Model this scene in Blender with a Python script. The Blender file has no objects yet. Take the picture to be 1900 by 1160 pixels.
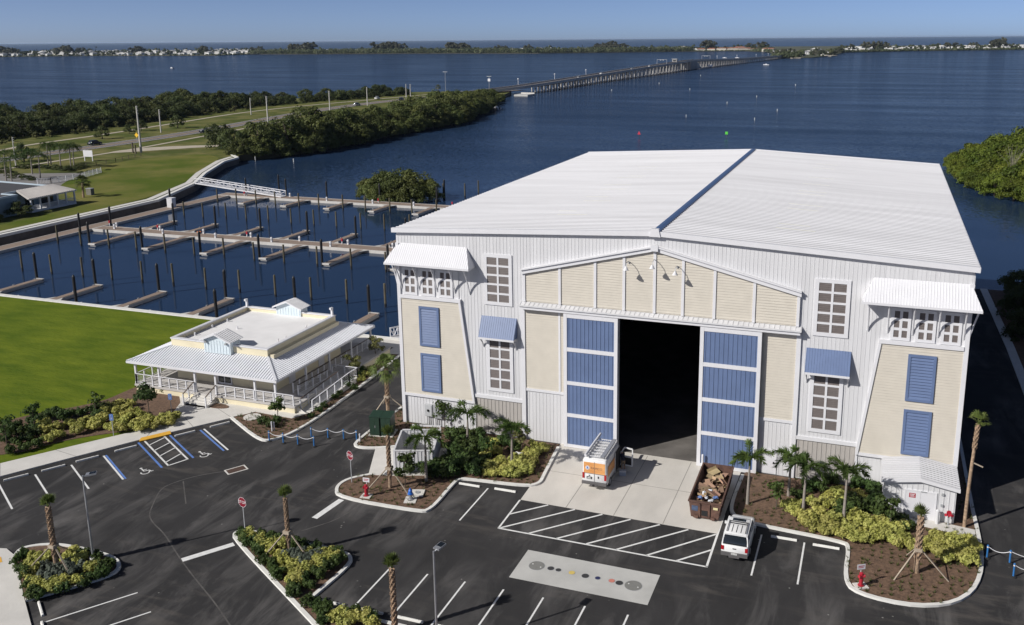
import bpy, math, random
from math import sin, cos, pi, radians, sqrt, atan2, hypot
from mathutils import Vector as V, Matrix
sc = bpy.context.scene
COL = sc.collection
rnd = random.Random(7)
U = rnd.uniform
WATER = -1.9          # water level; the land stands at 0
# ---------------------------------------------------------------- camera (solved from the photograph)
F_, CX, CY = 1715.14, 1022.40, 463.07
YAW, PIT, ROL = -0.3435, 0.2241, -0.0077
CP = V((39.6268, -70.4026, 34.2835))
_fw = V((sin(YAW)*cos(PIT), cos(YAW)*cos(PIT), -sin(PIT)))
_r0 = V((cos(YAW), -sin(YAW), 0)); _u0 = _r0.cross(_fw)
_r = _r0*cos(ROL)+_u0*sin(ROL); _u = -_r0*sin(ROL)+_u0*cos(ROL)
def G(px, py, z=0.0):
    """survey helper: world point at height z seen at a photo position"""
    d = _fw+_r*((px-CX)/F_)-_u*((py-CY)/F_)
    return CP+d*((z-CP.z)/d.z)
cd = bpy.data.cameras.new('camera'); cam = bpy.data.objects.new('camera', cd); COL.objects.link(cam)
M3 = Matrix((_r, _u, -_fw)).transposed()
cam.matrix_world = Matrix.Translation(CP) @ M3.to_4x4()
cd.sensor_fit = 'HORIZONTAL'; cd.sensor_width = 36; cd.lens = F_/1900*36
cd.shift_x = -(CX-950)/1900; cd.shift_y = (CY-580)/1900
cd.clip_start = 1; cd.clip_end = 400000
sc.camera = cam
# ---------------------------------------------------------------- light
SUN_EL = radians(34.5); sd = V((-.68, -.735, 0)).normalized()      # horizontal direction towards the sun
w = bpy.data.worlds.new('World'); sc.world = w; w.use_nodes = True
nt = w.node_tree; bg = nt.nodes['Background']
sky = nt.nodes.new('ShaderNodeTexSky'); sky.sky_type = 'NISHITA'; sky.sun_disc = False
sky.sun_elevation = SUN_EL; sky.sun_rotation = atan2(sd.x, sd.y)
sky.altitude = 30; sky.air_density = 0.2; sky.dust_density = 0.55; sky.ozone_density = 1.5
nt.links.new(sky.outputs[0], bg.inputs[0]); bg.inputs[1].default_value = SKY_STRENGTH = 0.105
sl = bpy.data.lights.new('sun', 'SUN'); sl.energy = 4.2; sl.angle = radians(.53); sl.color = (1, .965, .915)
so = bpy.data.objects.new('sun', sl); COL.objects.link(so)
tosun = (sd*cos(SUN_EL)+V((0, 0, sin(SUN_EL)))).normalized()
so.rotation_euler = tosun.to_track_quat('Z', 'Y').to_euler(); so.location = tosun*300
vs = sc.view_settings; vs.view_transform = 'Standard'; vs.look = 'None'; vs.gamma = 1; vs.exposure = 0.18
# ---------------------------------------------------------------- mesh builder
class MB:
    def __init__(s): s.v = []; s.f = []; s.m = []
    def poly(s, pts, m=0):
        b = len(s.v); s.v += [tuple(p) for p in pts]; s.f.append(tuple(range(b, b+len(pts)))); s.m.append(m); return s
    def box(s, x0, y0, z0, x1, y1, z1, m=0):
        b = len(s.v)
        s.v += [(x0,y0,z0),(x1,y0,z0),(x1,y1,z0),(x0,y1,z0),(x0,y0,z1),(x1,y0,z1),(x1,y1,z1),(x0,y1,z1)]
        for q in ((3,2,1,0),(4,5,6,7),(0,1,5,4),(1,2,6,5),(2,3,7,6),(3,0,4,7)):
            s.f.append(tuple(b+i for i in q)); s.m.append(m)
        return s
    def prism(s, pts, z0, z1, m=0, ms=None, bottom=True):
        n = len(pts); b = len(s.v)
        s.v += [(p[0],p[1],z0) for p in pts]+[(p[0],p[1],z1) for p in pts]
        s.f.append(tuple(range(b+n, b+2*n))); s.m.append(m)
        if bottom: s.f.append(tuple(range(b+n-1, b-1, -1))); s.m.append(m)
        for i in range(n):
            j = (i+1) % n; s.f.append((b+i, b+j, b+n+j, b+n+i)); s.m.append(m if ms is None else ms)
        return s
    def xprism(s, pts, y0, y1, m=0):                 # polygon in x,z extruded along y
        n = len(pts); b = len(s.v)
        s.v += [(p[0],y0,p[1]) for p in pts]+[(p[0],y1,p[1]) for p in pts]
        s.f.append(tuple(range(b, b+n))); s.m.append(m)
        s.f.append(tuple(range(b+2*n-1, b+n-1, -1))); s.m.append(m)
        for i in range(n):
            j = (i+1) % n; s.f.append((b+j, b+i, b+n+i, b+n+j)); s.m.append(m)
        return s
    def bar(s, p0, p1, w, h, m=0, up=(0,0,1)):       # square bar between two points
        p0 = V(p0); p1 = V(p1); d = (p1-p0).normalized(); up = V(up)
        if abs(d.dot(up)) > .98: up = V((0,1,0))
        a = d.cross(up).normalized()*(w/2); c = a.cross(d).normalized()*(h/2)
        b = len(s.v)
        for p in (p0, p1): s.v += [tuple(p-a-c), tuple(p+a-c), tuple(p+a+c), tuple(p-a+c)]
        for q in ((3,2,1,0),(4,5,6,7),(0,1,5,4),(1,2,6,5),(2,3,7,6),(3,0,4,7)):
            s.f.append(tuple(b+i for i in q)); s.m.append(m)
        return s
    def tube(s, pts, rs, n=8, m=0, cap=True):
        pts = [V(p) for p in pts]
        if not hasattr(rs, '__len__'): rs = [rs]*len(pts)
        b = len(s.v)
        for i, p in enumerate(pts):
            d = (pts[min(i+1, len(pts)-1)]-pts[max(i-1, 0)]).normalized()
            a = d.cross(V((0,1,0)) if abs(d.z) > .9 else V((0,0,1))).normalized(); c = d.cross(a)
            for k in range(n):
                t = 2*pi*k/n; s.v.append(tuple(p+(a*cos(t)+c*sin(t))*rs[i]))
        for i in range(len(pts)-1):
            for k in range(n):
                k2 = (k+1) % n; s.f.append((b+i*n+k, b+i*n+k2, b+(i+1)*n+k2, b+(i+1)*n+k)); s.m.append(m)
        if cap:
            s.f.append(tuple(b+k for k in range(n))[::-1]); s.m.append(m)
            e = b+(len(pts)-1)*n; s.f.append(tuple(e+k for k in range(n))); s.m.append(m)
        return s
    def cyl(s, x, y, z0, z1, r, n=12, m=0, r2=None): return s.tube([(x,y,z0),(x,y,z1)], [r, r if r2 is None else r2], n, m)
    def loft(s, rings, m=0, cap=True):
        b = len(s.v); n = len(rings[0])
        for r in rings: s.v += [tuple(p) for p in r]
        for i in range(len(rings)-1):
            for k in range(n):
                k2 = (k+1) % n; s.f.append((b+i*n+k, b+i*n+k2, b+(i+1)*n+k2, b+(i+1)*n+k)); s.m.append(m)
        if cap:
            s.f.append(tuple(b+k for k in range(n))[::-1]); s.m.append(m)
            e = b+(len(rings)-1)*n; s.f.append(tuple(e+k for k in range(n))); s.m.append(m)
        return s
    def ico(s, c, rx, ry, rz, seed=0, m=0, jit=.15, n=8, h=5):
        r = random.Random(seed); b = len(s.v)
        for i in range(h+1):
            a = -pi/2+pi*i/h
            for k in range(n):
                t = 2*pi*k/n; q = 1+r.uniform(-jit, jit)
                s.v.append((c[0]+rx*cos(a)*cos(t)*q, c[1]+ry*cos(a)*sin(t)*q, c[2]+rz*sin(a)*q))
        for i in range(h):
            for k in range(n):
                k2 = (k+1) % n; s.f.append((b+i*n+k, b+i*n+k2, b+(i+1)*n+k2, b+(i+1)*n+k)); s.m.append(m)
        return s
    def ribbon(s, pts, w, z0, z1, m=0, closed=False, off=0.0):   # strip following a line on the ground (kerbs, paths)
        pts = [V((p[0], p[1])) for p in pts]; n = len(pts); L = []; R = []
        for i in range(n):
            a = pts[(i-1) % n] if (closed or i > 0) else None
            c = pts[(i+1) % n] if (closed or i < n-1) else None
            d1 = (pts[i]-a).normalized() if a is not None else None
            d2 = (c-pts[i]).normalized() if c is not None else None
            d1 = d1 or d2; d2 = d2 or d1
            nn = V((-(d1.y+d2.y), d1.x+d2.x))
            if nn.length < 1e-6: nn = V((-d1.y, d1.x))
            nn.normalize(); k = 1/max(.4, nn.dot(V((-d1.y, d1.x))))
            L.append(pts[i]+nn*k*(off+w/2)); R.append(pts[i]+nn*k*(off-w/2))
        b = len(s.v)
        for i in range(n): s.v += [(R[i].x,R[i].y,z0),(L[i].x,L[i].y,z0),(L[i].x,L[i].y,z1),(R[i].x,R[i].y,z1)]
        for i in range(n if closed else n-1):
            j = (i+1) % n; a, c = b+4*i, b+4*j
            for q in ((a+3,c+3,c+2,a+2),(a,a+3,a+2,a+1)[:0] or (a,c,c+3,a+3),(a+2,c+2,c+1,a+1)): s.f.append(q); s.m.append(m)
        if not closed:
            s.f.append((b,b+1,b+2,b+3)); s.m.append(m); e = b+4*(n-1); s.f.append((e+3,e+2,e+1,e)); s.m.append(m)
        return s
    def disc(s, x, y, z, r, n=20, m=0):
        return s.poly([(x+r*cos(2*pi*k/n), y+r*sin(2*pi*k/n), z) for k in range(n)], m)
    def mesh(s, name, mats, smooth=False):
        me = bpy.data.meshes.new(name); me.from_pydata(s.v, [], s.f)
        for mt in (mats if isinstance(mats, (list, tuple)) else [mats]): me.materials.append(mt)
        me.polygons.foreach_set('material_index', s.m)
        if smooth: me.polygons.foreach_set('use_smooth', [True]*len(s.f))
        me.update(); return me
    def build(s, name, mats, parent=None, loc=(0,0,0), smooth=False):
        return link(name, s.mesh(name, mats, smooth), parent, loc)
def link(name, data, parent=None, loc=(0,0,0)):
    o = bpy.data.objects.new(name, data); COL.objects.link(o); o.location = loc
    if parent is not None: o.parent = parent
    return o
def tag(o, label, cat, group=None):
    o['label'] = label; o['category'] = cat
    if group: o['group'] = group
    return o
def thing(name, label, cat, loc=(0,0,0), rz=0, group=None):
    o = bpy.data.objects.new(name, None); o.empty_display_size = .2; COL.objects.link(o)
    o.location = loc; o.rotation_euler = (0,0,rz); return tag(o, label, cat, group)
def struct(mb, name, mats, kind='structure'):
    o = mb.build(name, mats); o['kind'] = kind; return o
KIDS = {}
def dup(root, loc, rz=0, label=None, sc_=1, group=None):
    def cp(o, par):
        c = o.copy(); COL.objects.link(c)
        if par is not None: c.parent = par
        for k in o.children: cp(k, c)
        return c
    r = cp(root, None); r.location = loc; r.rotation_euler = (0,0,rz)
    r.scale = (sc_,)*3 if not hasattr(sc_, '__len__') else sc_
    if label: r['label'] = label
    if group: r['group'] = group
    return r
ORD = ['first','second','third','fourth','fifth','sixth','seventh','eighth','ninth','tenth','eleventh','twelfth','thirteenth','fourteenth','fifteenth','sixteenth','seventeenth','eighteenth','nineteenth','twentieth','twenty-first','twenty-second','twenty-third','twenty-fourth','twenty-fifth','twenty-sixth','twenty-seventh','twenty-eighth','twenty-ninth','thirtieth']
def chaikin(pts, it=2, closed=True):
    pts = [(p[0], p[1]) for p in pts]
    for _ in range(it):
        q = []; n = len(pts)
        for i in range(n if closed else n-1):
            a = pts[i]; b = pts[(i+1) % n]
            q += [(a[0]*.75+b[0]*.25, a[1]*.75+b[1]*.25), (a[0]*.25+b[0]*.75, a[1]*.25+b[1]*.75)]
        pts = q if closed else [pts[0]]+q+[pts[-1]]
    return pts
def text_mesh(txt, size, mat, name='lettering'):
    cu = bpy.data.curves.new('t', 'FONT'); cu.body = txt; cu.size = size; cu.extrude = .004; cu.align_x = 'CENTER'; cu.align_y = 'CENTER'
    o = bpy.data.objects.new('t', cu); COL.objects.link(o)
    dg = bpy.context.evaluated_depsgraph_get(); me = bpy.data.meshes.new_from_object(o.evaluated_get(dg))
    bpy.data.objects.remove(o); me.name = name; me.materials.clear(); me.materials.append(mat); return me
# ---------------------------------------------------------------- materials
def _n(nt, t, **kw):
    n = nt.nodes.new(t)
    for k, v in kw.items(): setattr(n, k, v)
    return n
def mat(name, col, rough=.6, var=.12, scale=2.0, metal=0, bump=0, bscale=20, spec=.5, rand=0.0, stretch=None, obj=False, trans=0, col2=None, thr=None):
    """principled material; colour broken up by noise (wear, dirt, leaf-to-leaf differences)"""
    m = bpy.data.materials.new(name); m.use_nodes = True; nt = m.node_tree; b = nt.nodes['Principled BSDF']
    L = nt.links.new
    b.inputs['Roughness'].default_value = rough; b.inputs['Metallic'].default_value = metal
    b.inputs['Specular IOR Level'].default_value = spec
    src = _n(nt, 'ShaderNodeTexCoord').outputs['Object'] if obj else _n(nt, 'ShaderNodeNewGeometry').outputs['Position']
    if stretch:
        mp = _n(nt, 'ShaderNodeMapping'); mp.inputs['Scale'].default_value = stretch; L(src, mp.inputs['Vector']); src = mp.outputs[0]
    nz = _n(nt, 'ShaderNodeTexNoise'); nz.inputs['Scale'].default_value = scale; nz.inputs['Detail'].default_value = 5; nz.inputs['Roughness'].default_value = .6
    L(src, nz.inputs['Vector'])
    rp = _n(nt, 'ShaderNodeValToRGB'); e = rp.color_ramp.elements
    lo, hi = thr or (.3, .7)
    e[0].position = lo; e[1].position = hi
    e[0].color = tuple(c*(1-var) for c in col[:3])+(1,)
    c2 = col2 or tuple(min(.95, c*(1+var)) for c in col[:3])
    e[1].color = tuple(c2[:3])+(1,)
    L(nz.outputs['Fac'], rp.inputs[0]); out = rp.outputs[0]
    if rand:
        oi = _n(nt, 'ShaderNodeObjectInfo'); hs = _n(nt, 'ShaderNodeHueSaturation')
        mr = _n(nt, 'ShaderNodeMapRange'); mr.inputs[3].default_value = 1-rand; mr.inputs[4].default_value = 1+rand
        L(oi.outputs['Random'], mr.inputs[0]); L(mr.outputs[0], hs.inputs['Value']); L(out, hs.inputs['Color']); out = hs.outputs[0]
        m2 = _n(nt, 'ShaderNodeMapRange'); m2.inputs[3].default_value = .5-rand*.06; m2.inputs[4].default_value = .5+rand*.06
        mu = _n(nt, 'ShaderNodeMath', operation='FRACT'); m7 = _n(nt, 'ShaderNodeMath', operation='MULTIPLY'); m7.inputs[1].default_value = 7.3
        L(oi.outputs['Random'], m7.inputs[0]); L(m7.outputs[0], mu.inputs[0]); L(mu.outputs[0], m2.inputs[0]); L(m2.outputs[0], hs.inputs['Hue'])
    L(out, b.inputs['Base Color'])
    if bump:
        n2 = _n(nt, 'ShaderNodeTexNoise'); n2.inputs['Scale'].default_value = bscale; n2.inputs['Detail'].default_value = 4; L(src, n2.inputs['Vector'])
        bp = _n(nt, 'ShaderNodeBump'); bp.inputs['Strength'].default_value = bump; bp.inputs['Distance'].default_value = .05
        L(n2.outputs['Fac'], bp.inputs['Height']); L(bp.outputs[0], b.inputs['Normal'])
    if trans:
        tr = _n(nt, 'ShaderNodeBsdfTranslucent'); mx = _n(nt, 'ShaderNodeMixShader'); mx.inputs[0].default_value = trans
        L(out, tr.inputs[0]); L(b.outputs[0], mx.inputs[1]); L(tr.outputs[0], mx.inputs[2]); L(mx.outputs[0], nt.nodes['Material Output'].inputs[0])
    return m
WHITE = mat('white_metal', (.61,.61,.62), .5, .07, .9, stretch=(2,1,.12))
WHITE2 = mat('white_trim', (.66,.66,.68), .5, .03, 1.2)
ROOFW = mat('white_roof_sheet', (.575,.575,.59), .75, .09, spec=.12, scale= .35, stretch=(.15,1.6,1))
CREAM = mat('cream_siding', (.555,.515,.44), .6, .05, 1.0)
GREYP = mat('beige_grey_panel', (.41,.385,.36), .6, .05, 1.0)
BLUE = mat('blue_paint', (.118,.168,.298), .45, .07, 1.0)
BLUED = mat('ridge_blue', (.065,.11,.22), .4, .1, 1.0)
BROWN = mat('brown_louvre', (.125,.105,.098), .6, .1, 3)
DARK = mat('interior_shade', (.012,.012,.013), .8, .1, 1)  # near-black; puts the shade of unlit insides into the colour
SKYL = mat('skylight_panel', (.74,.73,.62), .3, .04, 1)
STEEL = mat('galvanised_steel', (.42,.43,.45), .4, .1, 4, metal=.6)
GREYM = mat('grey_paint', (.33,.34,.35), .5, .06, 3)
BLACKP = mat('black_plastic', (.015,.015,.016), .5, .1, 3)
RUB = mat('rubber', (.018,.018,.018), .85, .1, 8)
GLASS = mat('dark_glass', (.012,.016,.02), .06, .05, 2, spec=.6)
RED = mat('red_paint', (.36,.015,.03), .45, .08, 4)
YEL = mat('yellow_paint', (.72,.40,.05), .6, .1, 4)
PAINT = mat('road_paint_white', (.72,.72,.70), .7, .10, 3)
PBLUE = mat('road_paint_blue', (.10,.20,.50), .7, .14, 3)
KERB = mat('kerb_concrete', (.70,.69,.65), .8, .08, 1.5, bump=.2)
CONC = mat('concrete', (.60,.58,.54), .85, .09, .45, bump=.15, bscale=6)
CONC2 = mat('apron_concrete', (.58,.55,.50), .85, .13, .30, bump=.15, bscale=6, stretch=(1,.5,1))
SLAB = mat('tank_slab_concrete', (.47,.465,.44), .85, .10, .5, bump=.1, bscale=6)
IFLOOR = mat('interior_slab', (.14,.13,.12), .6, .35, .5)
MULCH = mat('mulch', (.135,.082,.052), .95, .45, 5, bump=.9, bscale=9)
LAWN = mat('lawn_grass', (.060,.108,.007), .95, .10, .55, bump=1.0, bscale=5, stretch=(.3,1,1), spec=.1, col2=(.155,.190,.016), thr=(.25,.75))
VERGE = mat('verge_grass', (.085,.108,.024), .95, .15, .09, bump=.8, bscale=3, spec=.1, col2=(.18,.165,.062), thr=(.42,.66))
BANK = mat('bank_lawn', (.085,.120,.014), .95, .1, .05, bump=.8, bscale=3, spec=.1, col2=(.17,.16,.045), thr=(.40,.62))
SAND = mat('sand_path', (.42,.37,.29), .95, .12, .3)
ROADM = mat('old_asphalt', (.16,.145,.14), .9, .12, .2)
SHORE = mat('shore_soil', (.07,.06,.035), .95, .3, .2)
DECKW = mat('dock_decking', (.25,.19,.15), .85, .14, 2.5, stretch=(1,1,1))
DOCKE = mat('dock_float', (.50,.48,.45), .8, .1, 1)
PILE = mat('timber_pile', (.095,.082,.052), .9, .25, 2, rand=.15)
PILEB = mat('black_pile', (.010,.010,.011), .6, .2, 2)
WALLD = mat('seawall_face', (.10,.085,.075), .9, .3, .6)
RUST = mat('rusty_steel', (.085,.045,.035), .75, .3, 2.2, bump=.3, bscale=8, col2=(.16,.085,.06))
CARD = mat('cardboard', (.27,.185,.115), .9, .2, 3, rand=.5)
BAGW = mat('plastic_bag', (.60,.62,.66), .4, .1, 5, rand=.15)
TRUNKG = mat('palm_trunk_grey', (.26,.23,.20), .9, .25, 6, stretch=(1,1,4))
TRUNKB = mat('palm_trunk_boots', (.32,.225,.15), .95, .4, 5, bump=.5, bscale=14)
BARK = mat('bark', (.10,.08,.06), .95, .3, 4)
LUMB = mat('brace_lumber', (.36,.30,.23), .9, .15, 4)
def leaf(name, c, c2, rand=.2, scale=1.5, tr=.34, thr=(.35,.65)): return mat(name, c, .6, .0, scale, rand=rand, trans=tr, col2=c2, thr=thr, spec=.25)
LGOLD = leaf('golden_leaf', (.27,.28,.055), (.60,.585,.19), .18, 3)
LDARK = leaf('dark_green_leaf', (.040,.070,.018), (.09,.135,.036), .25, 2)
LSILV = leaf('silver_leaf', (.11,.135,.10), (.18,.205,.165), .15, 3)
LPALM = leaf('palm_frond', (.045,.085,.018), (.11,.16,.04), .2, 2)
LFAN = leaf('fan_frond', (.09,.13,.03), (.20,.24,.07), .15, 2)
LMANG = leaf('mangrove_leaf', (.066,.086,.024), (.145,.165,.048), .2, .22)
LOAK = leaf('evergreen_leaf', (.048,.066,.022), (.110,.130,.042), .24, .3)
LBRT = leaf('bright_mangrove_leaf', (.066,.096,.012), (.155,.185,.026), .22, .25)
LYEL = leaf('yellowish_leaf', (.09,.10,.03), (.17,.17,.06), .2, .4)
LFAR = leaf('far_leaf', (.060,.076,.036), (.13,.145,.072), .3, .02)
LPINE = leaf('far_pine_needle', (.062,.068,.044), (.12,.12,.08), .2, .03)
LTUFT = leaf('grass_tuft_blade', (.05,.07,.015), (.12,.13,.04), .2, 3)
LRED = leaf('red_leaf', (.30,.02,.03), (.45,.05,.05), .1, 3)
def asphalt():
    m = bpy.data.materials.new('asphalt'); m.use_nodes = True; nt = m.node_tree; b = nt.nodes['Principled BSDF']; L = nt.links.new
    b.inputs['Roughness'].default_value = .88; b.inputs['Specular IOR Level'].default_value = .25
    pos = _n(nt, 'ShaderNodeNewGeometry').outputs['Position']
    def noise(scale, stretch, rot=0, det=6, dist=0):
        mp = _n(nt, 'ShaderNodeMapping'); mp.inputs['Scale'].default_value = stretch; mp.inputs['Rotation'].default_value = (0,0,rot); L(pos, mp.inputs[0])
        n = _n(nt, 'ShaderNodeTexNoise'); n.inputs['Scale'].default_value = scale; n.inputs['Detail'].default_value = det; n.inputs['Roughness'].default_value = .65; n.inputs['Distortion'].default_value = dist
        L(mp.outputs[0], n.inputs[0]); return n.outputs['Fac']
    def ramp(f, lo, hi, a, c):
        r = _n(nt, 'ShaderNodeValToRGB'); r.color_ramp.elements[0].position = lo; r.color_ramp.elements[1].position = hi
        r.color_ramp.elements[0].color = (*a,1); r.color_ramp.elements[1].color = (*c,1); L(f, r.inputs[0]); return r.outputs[0]
    def mix(fac, a, c):
        x = _n(nt, 'ShaderNodeMix', data_type='RGBA'); L(fac, x.inputs[0]); L(a, x.inputs[6]); 
        if isinstance(c, tuple): x.inputs[7].default_value = (*c,1)
        else: L(c, x.inputs[7])
        return x.outputs[2]
    def mul(a, c):
        x = _n(nt, 'ShaderNodeMath', operation='MULTIPLY'); L(a, x.inputs[0])
        if isinstance(c, float): x.inputs[1].default_value = c
        else: L(c, x.inputs[1])
        return x.outputs[0]
    base = ramp(noise(.30, (1,.45,1), .5), .34, .68, (.022,.0215,.022), (.038,.0365,.037))
    fine = ramp(noise(14, (1,1,1)), .3, .75, (0,0,0), (1,1,1))
    base = mix(mul(fine, .35), base, (.052,.050,.050))
    smear = ramp(noise(.5, (1,.28,1), .55, 7, .6), .46, .70, (0,0,0), (1,1,1))
    patch = ramp(noise(.10, (1,1,1), 1.1, 2), .38, .60, (0,0,0), (1,1,1))
    base = mix(mul(mul(smear, patch), .85), base, (.14,.133,.128))
    smear2 = ramp(noise(.9, (.25,1,1), .25, 7, .4), .50, .74, (0,0,0), (1,1,1))
    patch2 = ramp(noise(.08, (1,1,1), 2.3, 2), .42, .62, (0,0,0), (1,1,1))
    base = mix(mul(mul(smear2, patch2), .6), base, (.13,.115,.10))
    sp = _n(nt, 'ShaderNodeTexVoronoi'); sp.inputs['Scale'].default_value = 1.1; L(pos, sp.inputs[0])
    spot = ramp(sp.outputs['Distance'], .035, .08, (1,1,1), (0,0,0)); p3 = ramp(noise(.16, (1,1,1), .8, 2), .52, .62, (0,0,0), (1,1,1))
    base = mix(mul(mul(spot, p3), .8), base, (.30,.29,.27))
    L(base, b.inputs[0])
    n2 = _n(nt, 'ShaderNodeTexNoise'); n2.inputs['Scale'].default_value = 40; L(pos, n2.inputs[0])
    bp = _n(nt, 'ShaderNodeBump'); bp.inputs['Strength'].default_value = .25; bp.inputs['Distance'].default_value = .02; L(n2.outputs[0], bp.inputs['Height']); L(bp.outputs[0], b.inputs['Normal'])
    return m
ASPH = asphalt()
WAVE = 1.25; MIRROR = .31
def water_mat():
    m = bpy.data.materials.new('water'); m.use_nodes = True; nt = m.node_tree; b = nt.nodes['Principled BSDF']; L = nt.links.new
    b.inputs['Roughness'].default_value = .12; b.inputs['IOR'].default_value = 1.33
    pos = _n(nt, 'ShaderNodeNewGeometry').outputs['Position']
    def noise(scale, stretch, rot, det=4, rough=.55):
        mp = _n(nt, 'ShaderNodeMapping'); mp.inputs['Scale'].default_value = stretch; mp.inputs['Rotation'].default_value = (0,0,rot); L(pos, mp.inputs[0])
        n = _n(nt, 'ShaderNodeTexNoise'); n.inputs['Scale'].default_value = scale; n.inputs['Detail'].default_value = det; n.inputs['Roughness'].default_value = rough; L(mp.outputs[0], n.inputs[0]); return n.outputs['Fac']
    # body colour: slow patches of deeper and shallower water
    r = _n(nt, 'ShaderNodeValToRGB'); r.color_ramp.elements[0].position = .3; r.color_ramp.elements[1].position = .7
    r.color_ramp.elements[0].color = (.012,.028,.062,1); r.color_ramp.elements[1].color = (.018,.039,.086,1)
    L(noise(.006, (1,2.5,1), .3, 4), r.inputs[0]); L(r.outputs[0], b.inputs[0])
    # ripples as facet normals: calm inside the basin, windblown on the open bay
    sep = _n(nt, 'ShaderNodeSeparateXYZ'); L(pos, sep.inputs[0])
    mr = _n(nt, 'ShaderNodeMapRange'); mr.inputs[1].default_value = 100; mr.inputs[2].default_value = 210; mr.inputs[3].default_value = .035; mr.inputs[4].default_value = WAVE; L(sep.outputs[1], mr.inputs[0])
    big = noise(.012, (1,3.0,1), .35, 3, .5)
    mg = _n(nt, 'ShaderNodeMapRange'); mg.inputs[1].default_value = .3; mg.inputs[2].default_value = .7; mg.inputs[3].default_value = .55; mg.inputs[4].default_value = 1.3; L(big, mg.inputs[0])
    kk = _n(nt, 'ShaderNodeMath', operation='MULTIPLY'); L(mr.outputs[0], kk.inputs[0]); L(mg.outputs[0], kk.inputs[1])
    mp = _n(nt, 'ShaderNodeMapping'); mp.inputs['Scale'].default_value = (1,2.0,1); mp.inputs['Rotation'].default_value = (0,0,.3); L(pos, mp.inputs[0])
    nz = _n(nt, 'ShaderNodeTexNoise'); nz.inputs['Scale'].default_value = 1.05; nz.inputs['Detail'].default_value = 5; nz.inputs['Roughness'].default_value = .65; L(mp.outputs[0], nz.inputs['Vector'])
    sb = _n(nt, 'ShaderNodeVectorMath', operation='SUBTRACT'); L(nz.outputs['Color'], sb.inputs[0]); sb.inputs[1].default_value = (.5,.5,.5)
    fl = _n(nt, 'ShaderNodeVectorMath', operation='MULTIPLY'); L(sb.outputs[0], fl.inputs[0]); fl.inputs[1].default_value = (1,1,0)
    sc_ = _n(nt, 'ShaderNodeVectorMath', operation='SCALE'); L(fl.outputs[0], sc_.inputs[0]); L(kk.outputs[0], sc_.inputs['Scale'])
    ad = _n(nt, 'ShaderNodeVectorMath', operation='ADD'); L(sc_.outputs[0], ad.inputs[0]); ad.inputs[1].default_value = (0,0,1)
    nm = _n(nt, 'ShaderNodeVectorMath', operation='NORMALIZE'); L(ad.outputs[0], nm.inputs[0]); L(nm.outputs[0], b.inputs['Normal'])
    # body light plus mirror light; waves hide each other at grazing view, so the mirror share levels off
    b.inputs['Specular IOR Level'].default_value = 0; b.inputs['Roughness'].default_value = 1
    fr = _n(nt, 'ShaderNodeFresnel'); fr.inputs['IOR'].default_value = 1.33; L(nm.outputs[0], fr.inputs['Normal'])
    mn = _n(nt, 'ShaderNodeMath', operation='MINIMUM'); L(fr.outputs[0], mn.inputs[0]); mc = _n(nt, 'ShaderNodeMapRange'); mc.inputs[1].default_value = .32; mc.inputs[2].default_value = .68; mc.inputs[3].default_value = MIRROR*.6; mc.inputs[4].default_value = MIRROR*1.45; L(noise(.02, (.35,1.4,1), .3, 5, .6), mc.inputs[0]); L(mc.outputs[0], mn.inputs[1])
    gl = _n(nt, 'ShaderNodeBsdfGlossy'); gl.inputs['Roughness'].default_value = .08; L(nm.outputs[0], gl.inputs['Normal'])
    mx = _n(nt, 'ShaderNodeMixShader'); L(mn.outputs[0], mx.inputs[0]); L(b.outputs[0], mx.inputs[1]); L(gl.outputs[0], mx.inputs[2]); L(mx.outputs[0], nt.nodes['Material Output'].inputs[0])
    return m
WATERM = water_mat()
# ================================================================ SETTING
R_ = 38000
struct(MB().poly([(-R_,-R_,WATER),(R_,-R_,WATER),(R_,R_,WATER),(-R_,R_,WATER)]), 'water', WATERM)
# near land: asphalt lot around the building
land = [(-125,-90),(90,-90),(90,40),(72,48),(60,66),(-9.3,66),(-9.3,20.9),(-125,20.9)]
struct(MB().prism(land, -4, 0, 0, 1), 'parking_lot', [ASPH, WALLD])
# lawn on the left
lawn = [(-124,20.3),(-30.5,20.3),(-30.3,-1.2),(-24,-1.9),(-22.8,-3.2),(-21.3,-6.5),(-20.9,-8.5),(-23.35,-12.0),(-27.8,-18.8),(-34,-29.5),(-44,-46),(-124,-60)]
struct(MB().prism(lawn, -.05, .05), 'lawn', LAWN)
bedL = chaikin([G(*q).xy for q in ((-60,852),(50,840),(90,826),(150,813),(240,801),(330,784),(352,768),(338,752),(346,737),(310,728),(285,722),(262,716),(236,726),(192,746),(120,760),(60,770),(-60,800))], 2)
struct(MB().prism(bedL, 0, .09), 'mulch_bed', MULCH)
# footpath along the stalls and the forecourt of the clubhouse
walk = [(-34,-34),(-30,-27.6),(-25.73,-20.56),(-19.93,-10.86),(-15.61,-4.64),(-14.4,-2.7),(-10.2,-2.9),(-9.3,-1.2),(-9.25,6.2),(-10.4,6.4),(-10.4,-1.9),(-24,-1.9),(-22.75,-3.2),(-21.3,-6.3),(-20.9,-8.5),(-23.35,-12.0),(-27.8,-18.8),(-37,-33.4)]
struct(MB().prism(walk, -.05, .10), 'footpath', CONC)
j = MB()
for a, b in (((-19.93,-10.86),(-20.9,-8.5)),((-25.73,-20.56),(-27.8,-18.8)),((-22.8,-15.7),(-25.5,-15.3)),((-17.6,-7.5),(-20.4,-5.6)),((-15.6,-4.64),(-18.8,-3.0))): j.ribbon([a,b], .05, .10, .104)
struct(j, 'footpath_joint', mat('joint_grey', (.26,.25,.23), .9))  # joints drawn as thin darker grey strips
struct(MB().prism([(-11.2,15.9),(-8.2,16.4),(-8.2,20.4),(-30.4,20.4),(-30.4,18.2),(-11.2,18.2)], -.05, .08), 'walkway', CONC)
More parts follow.
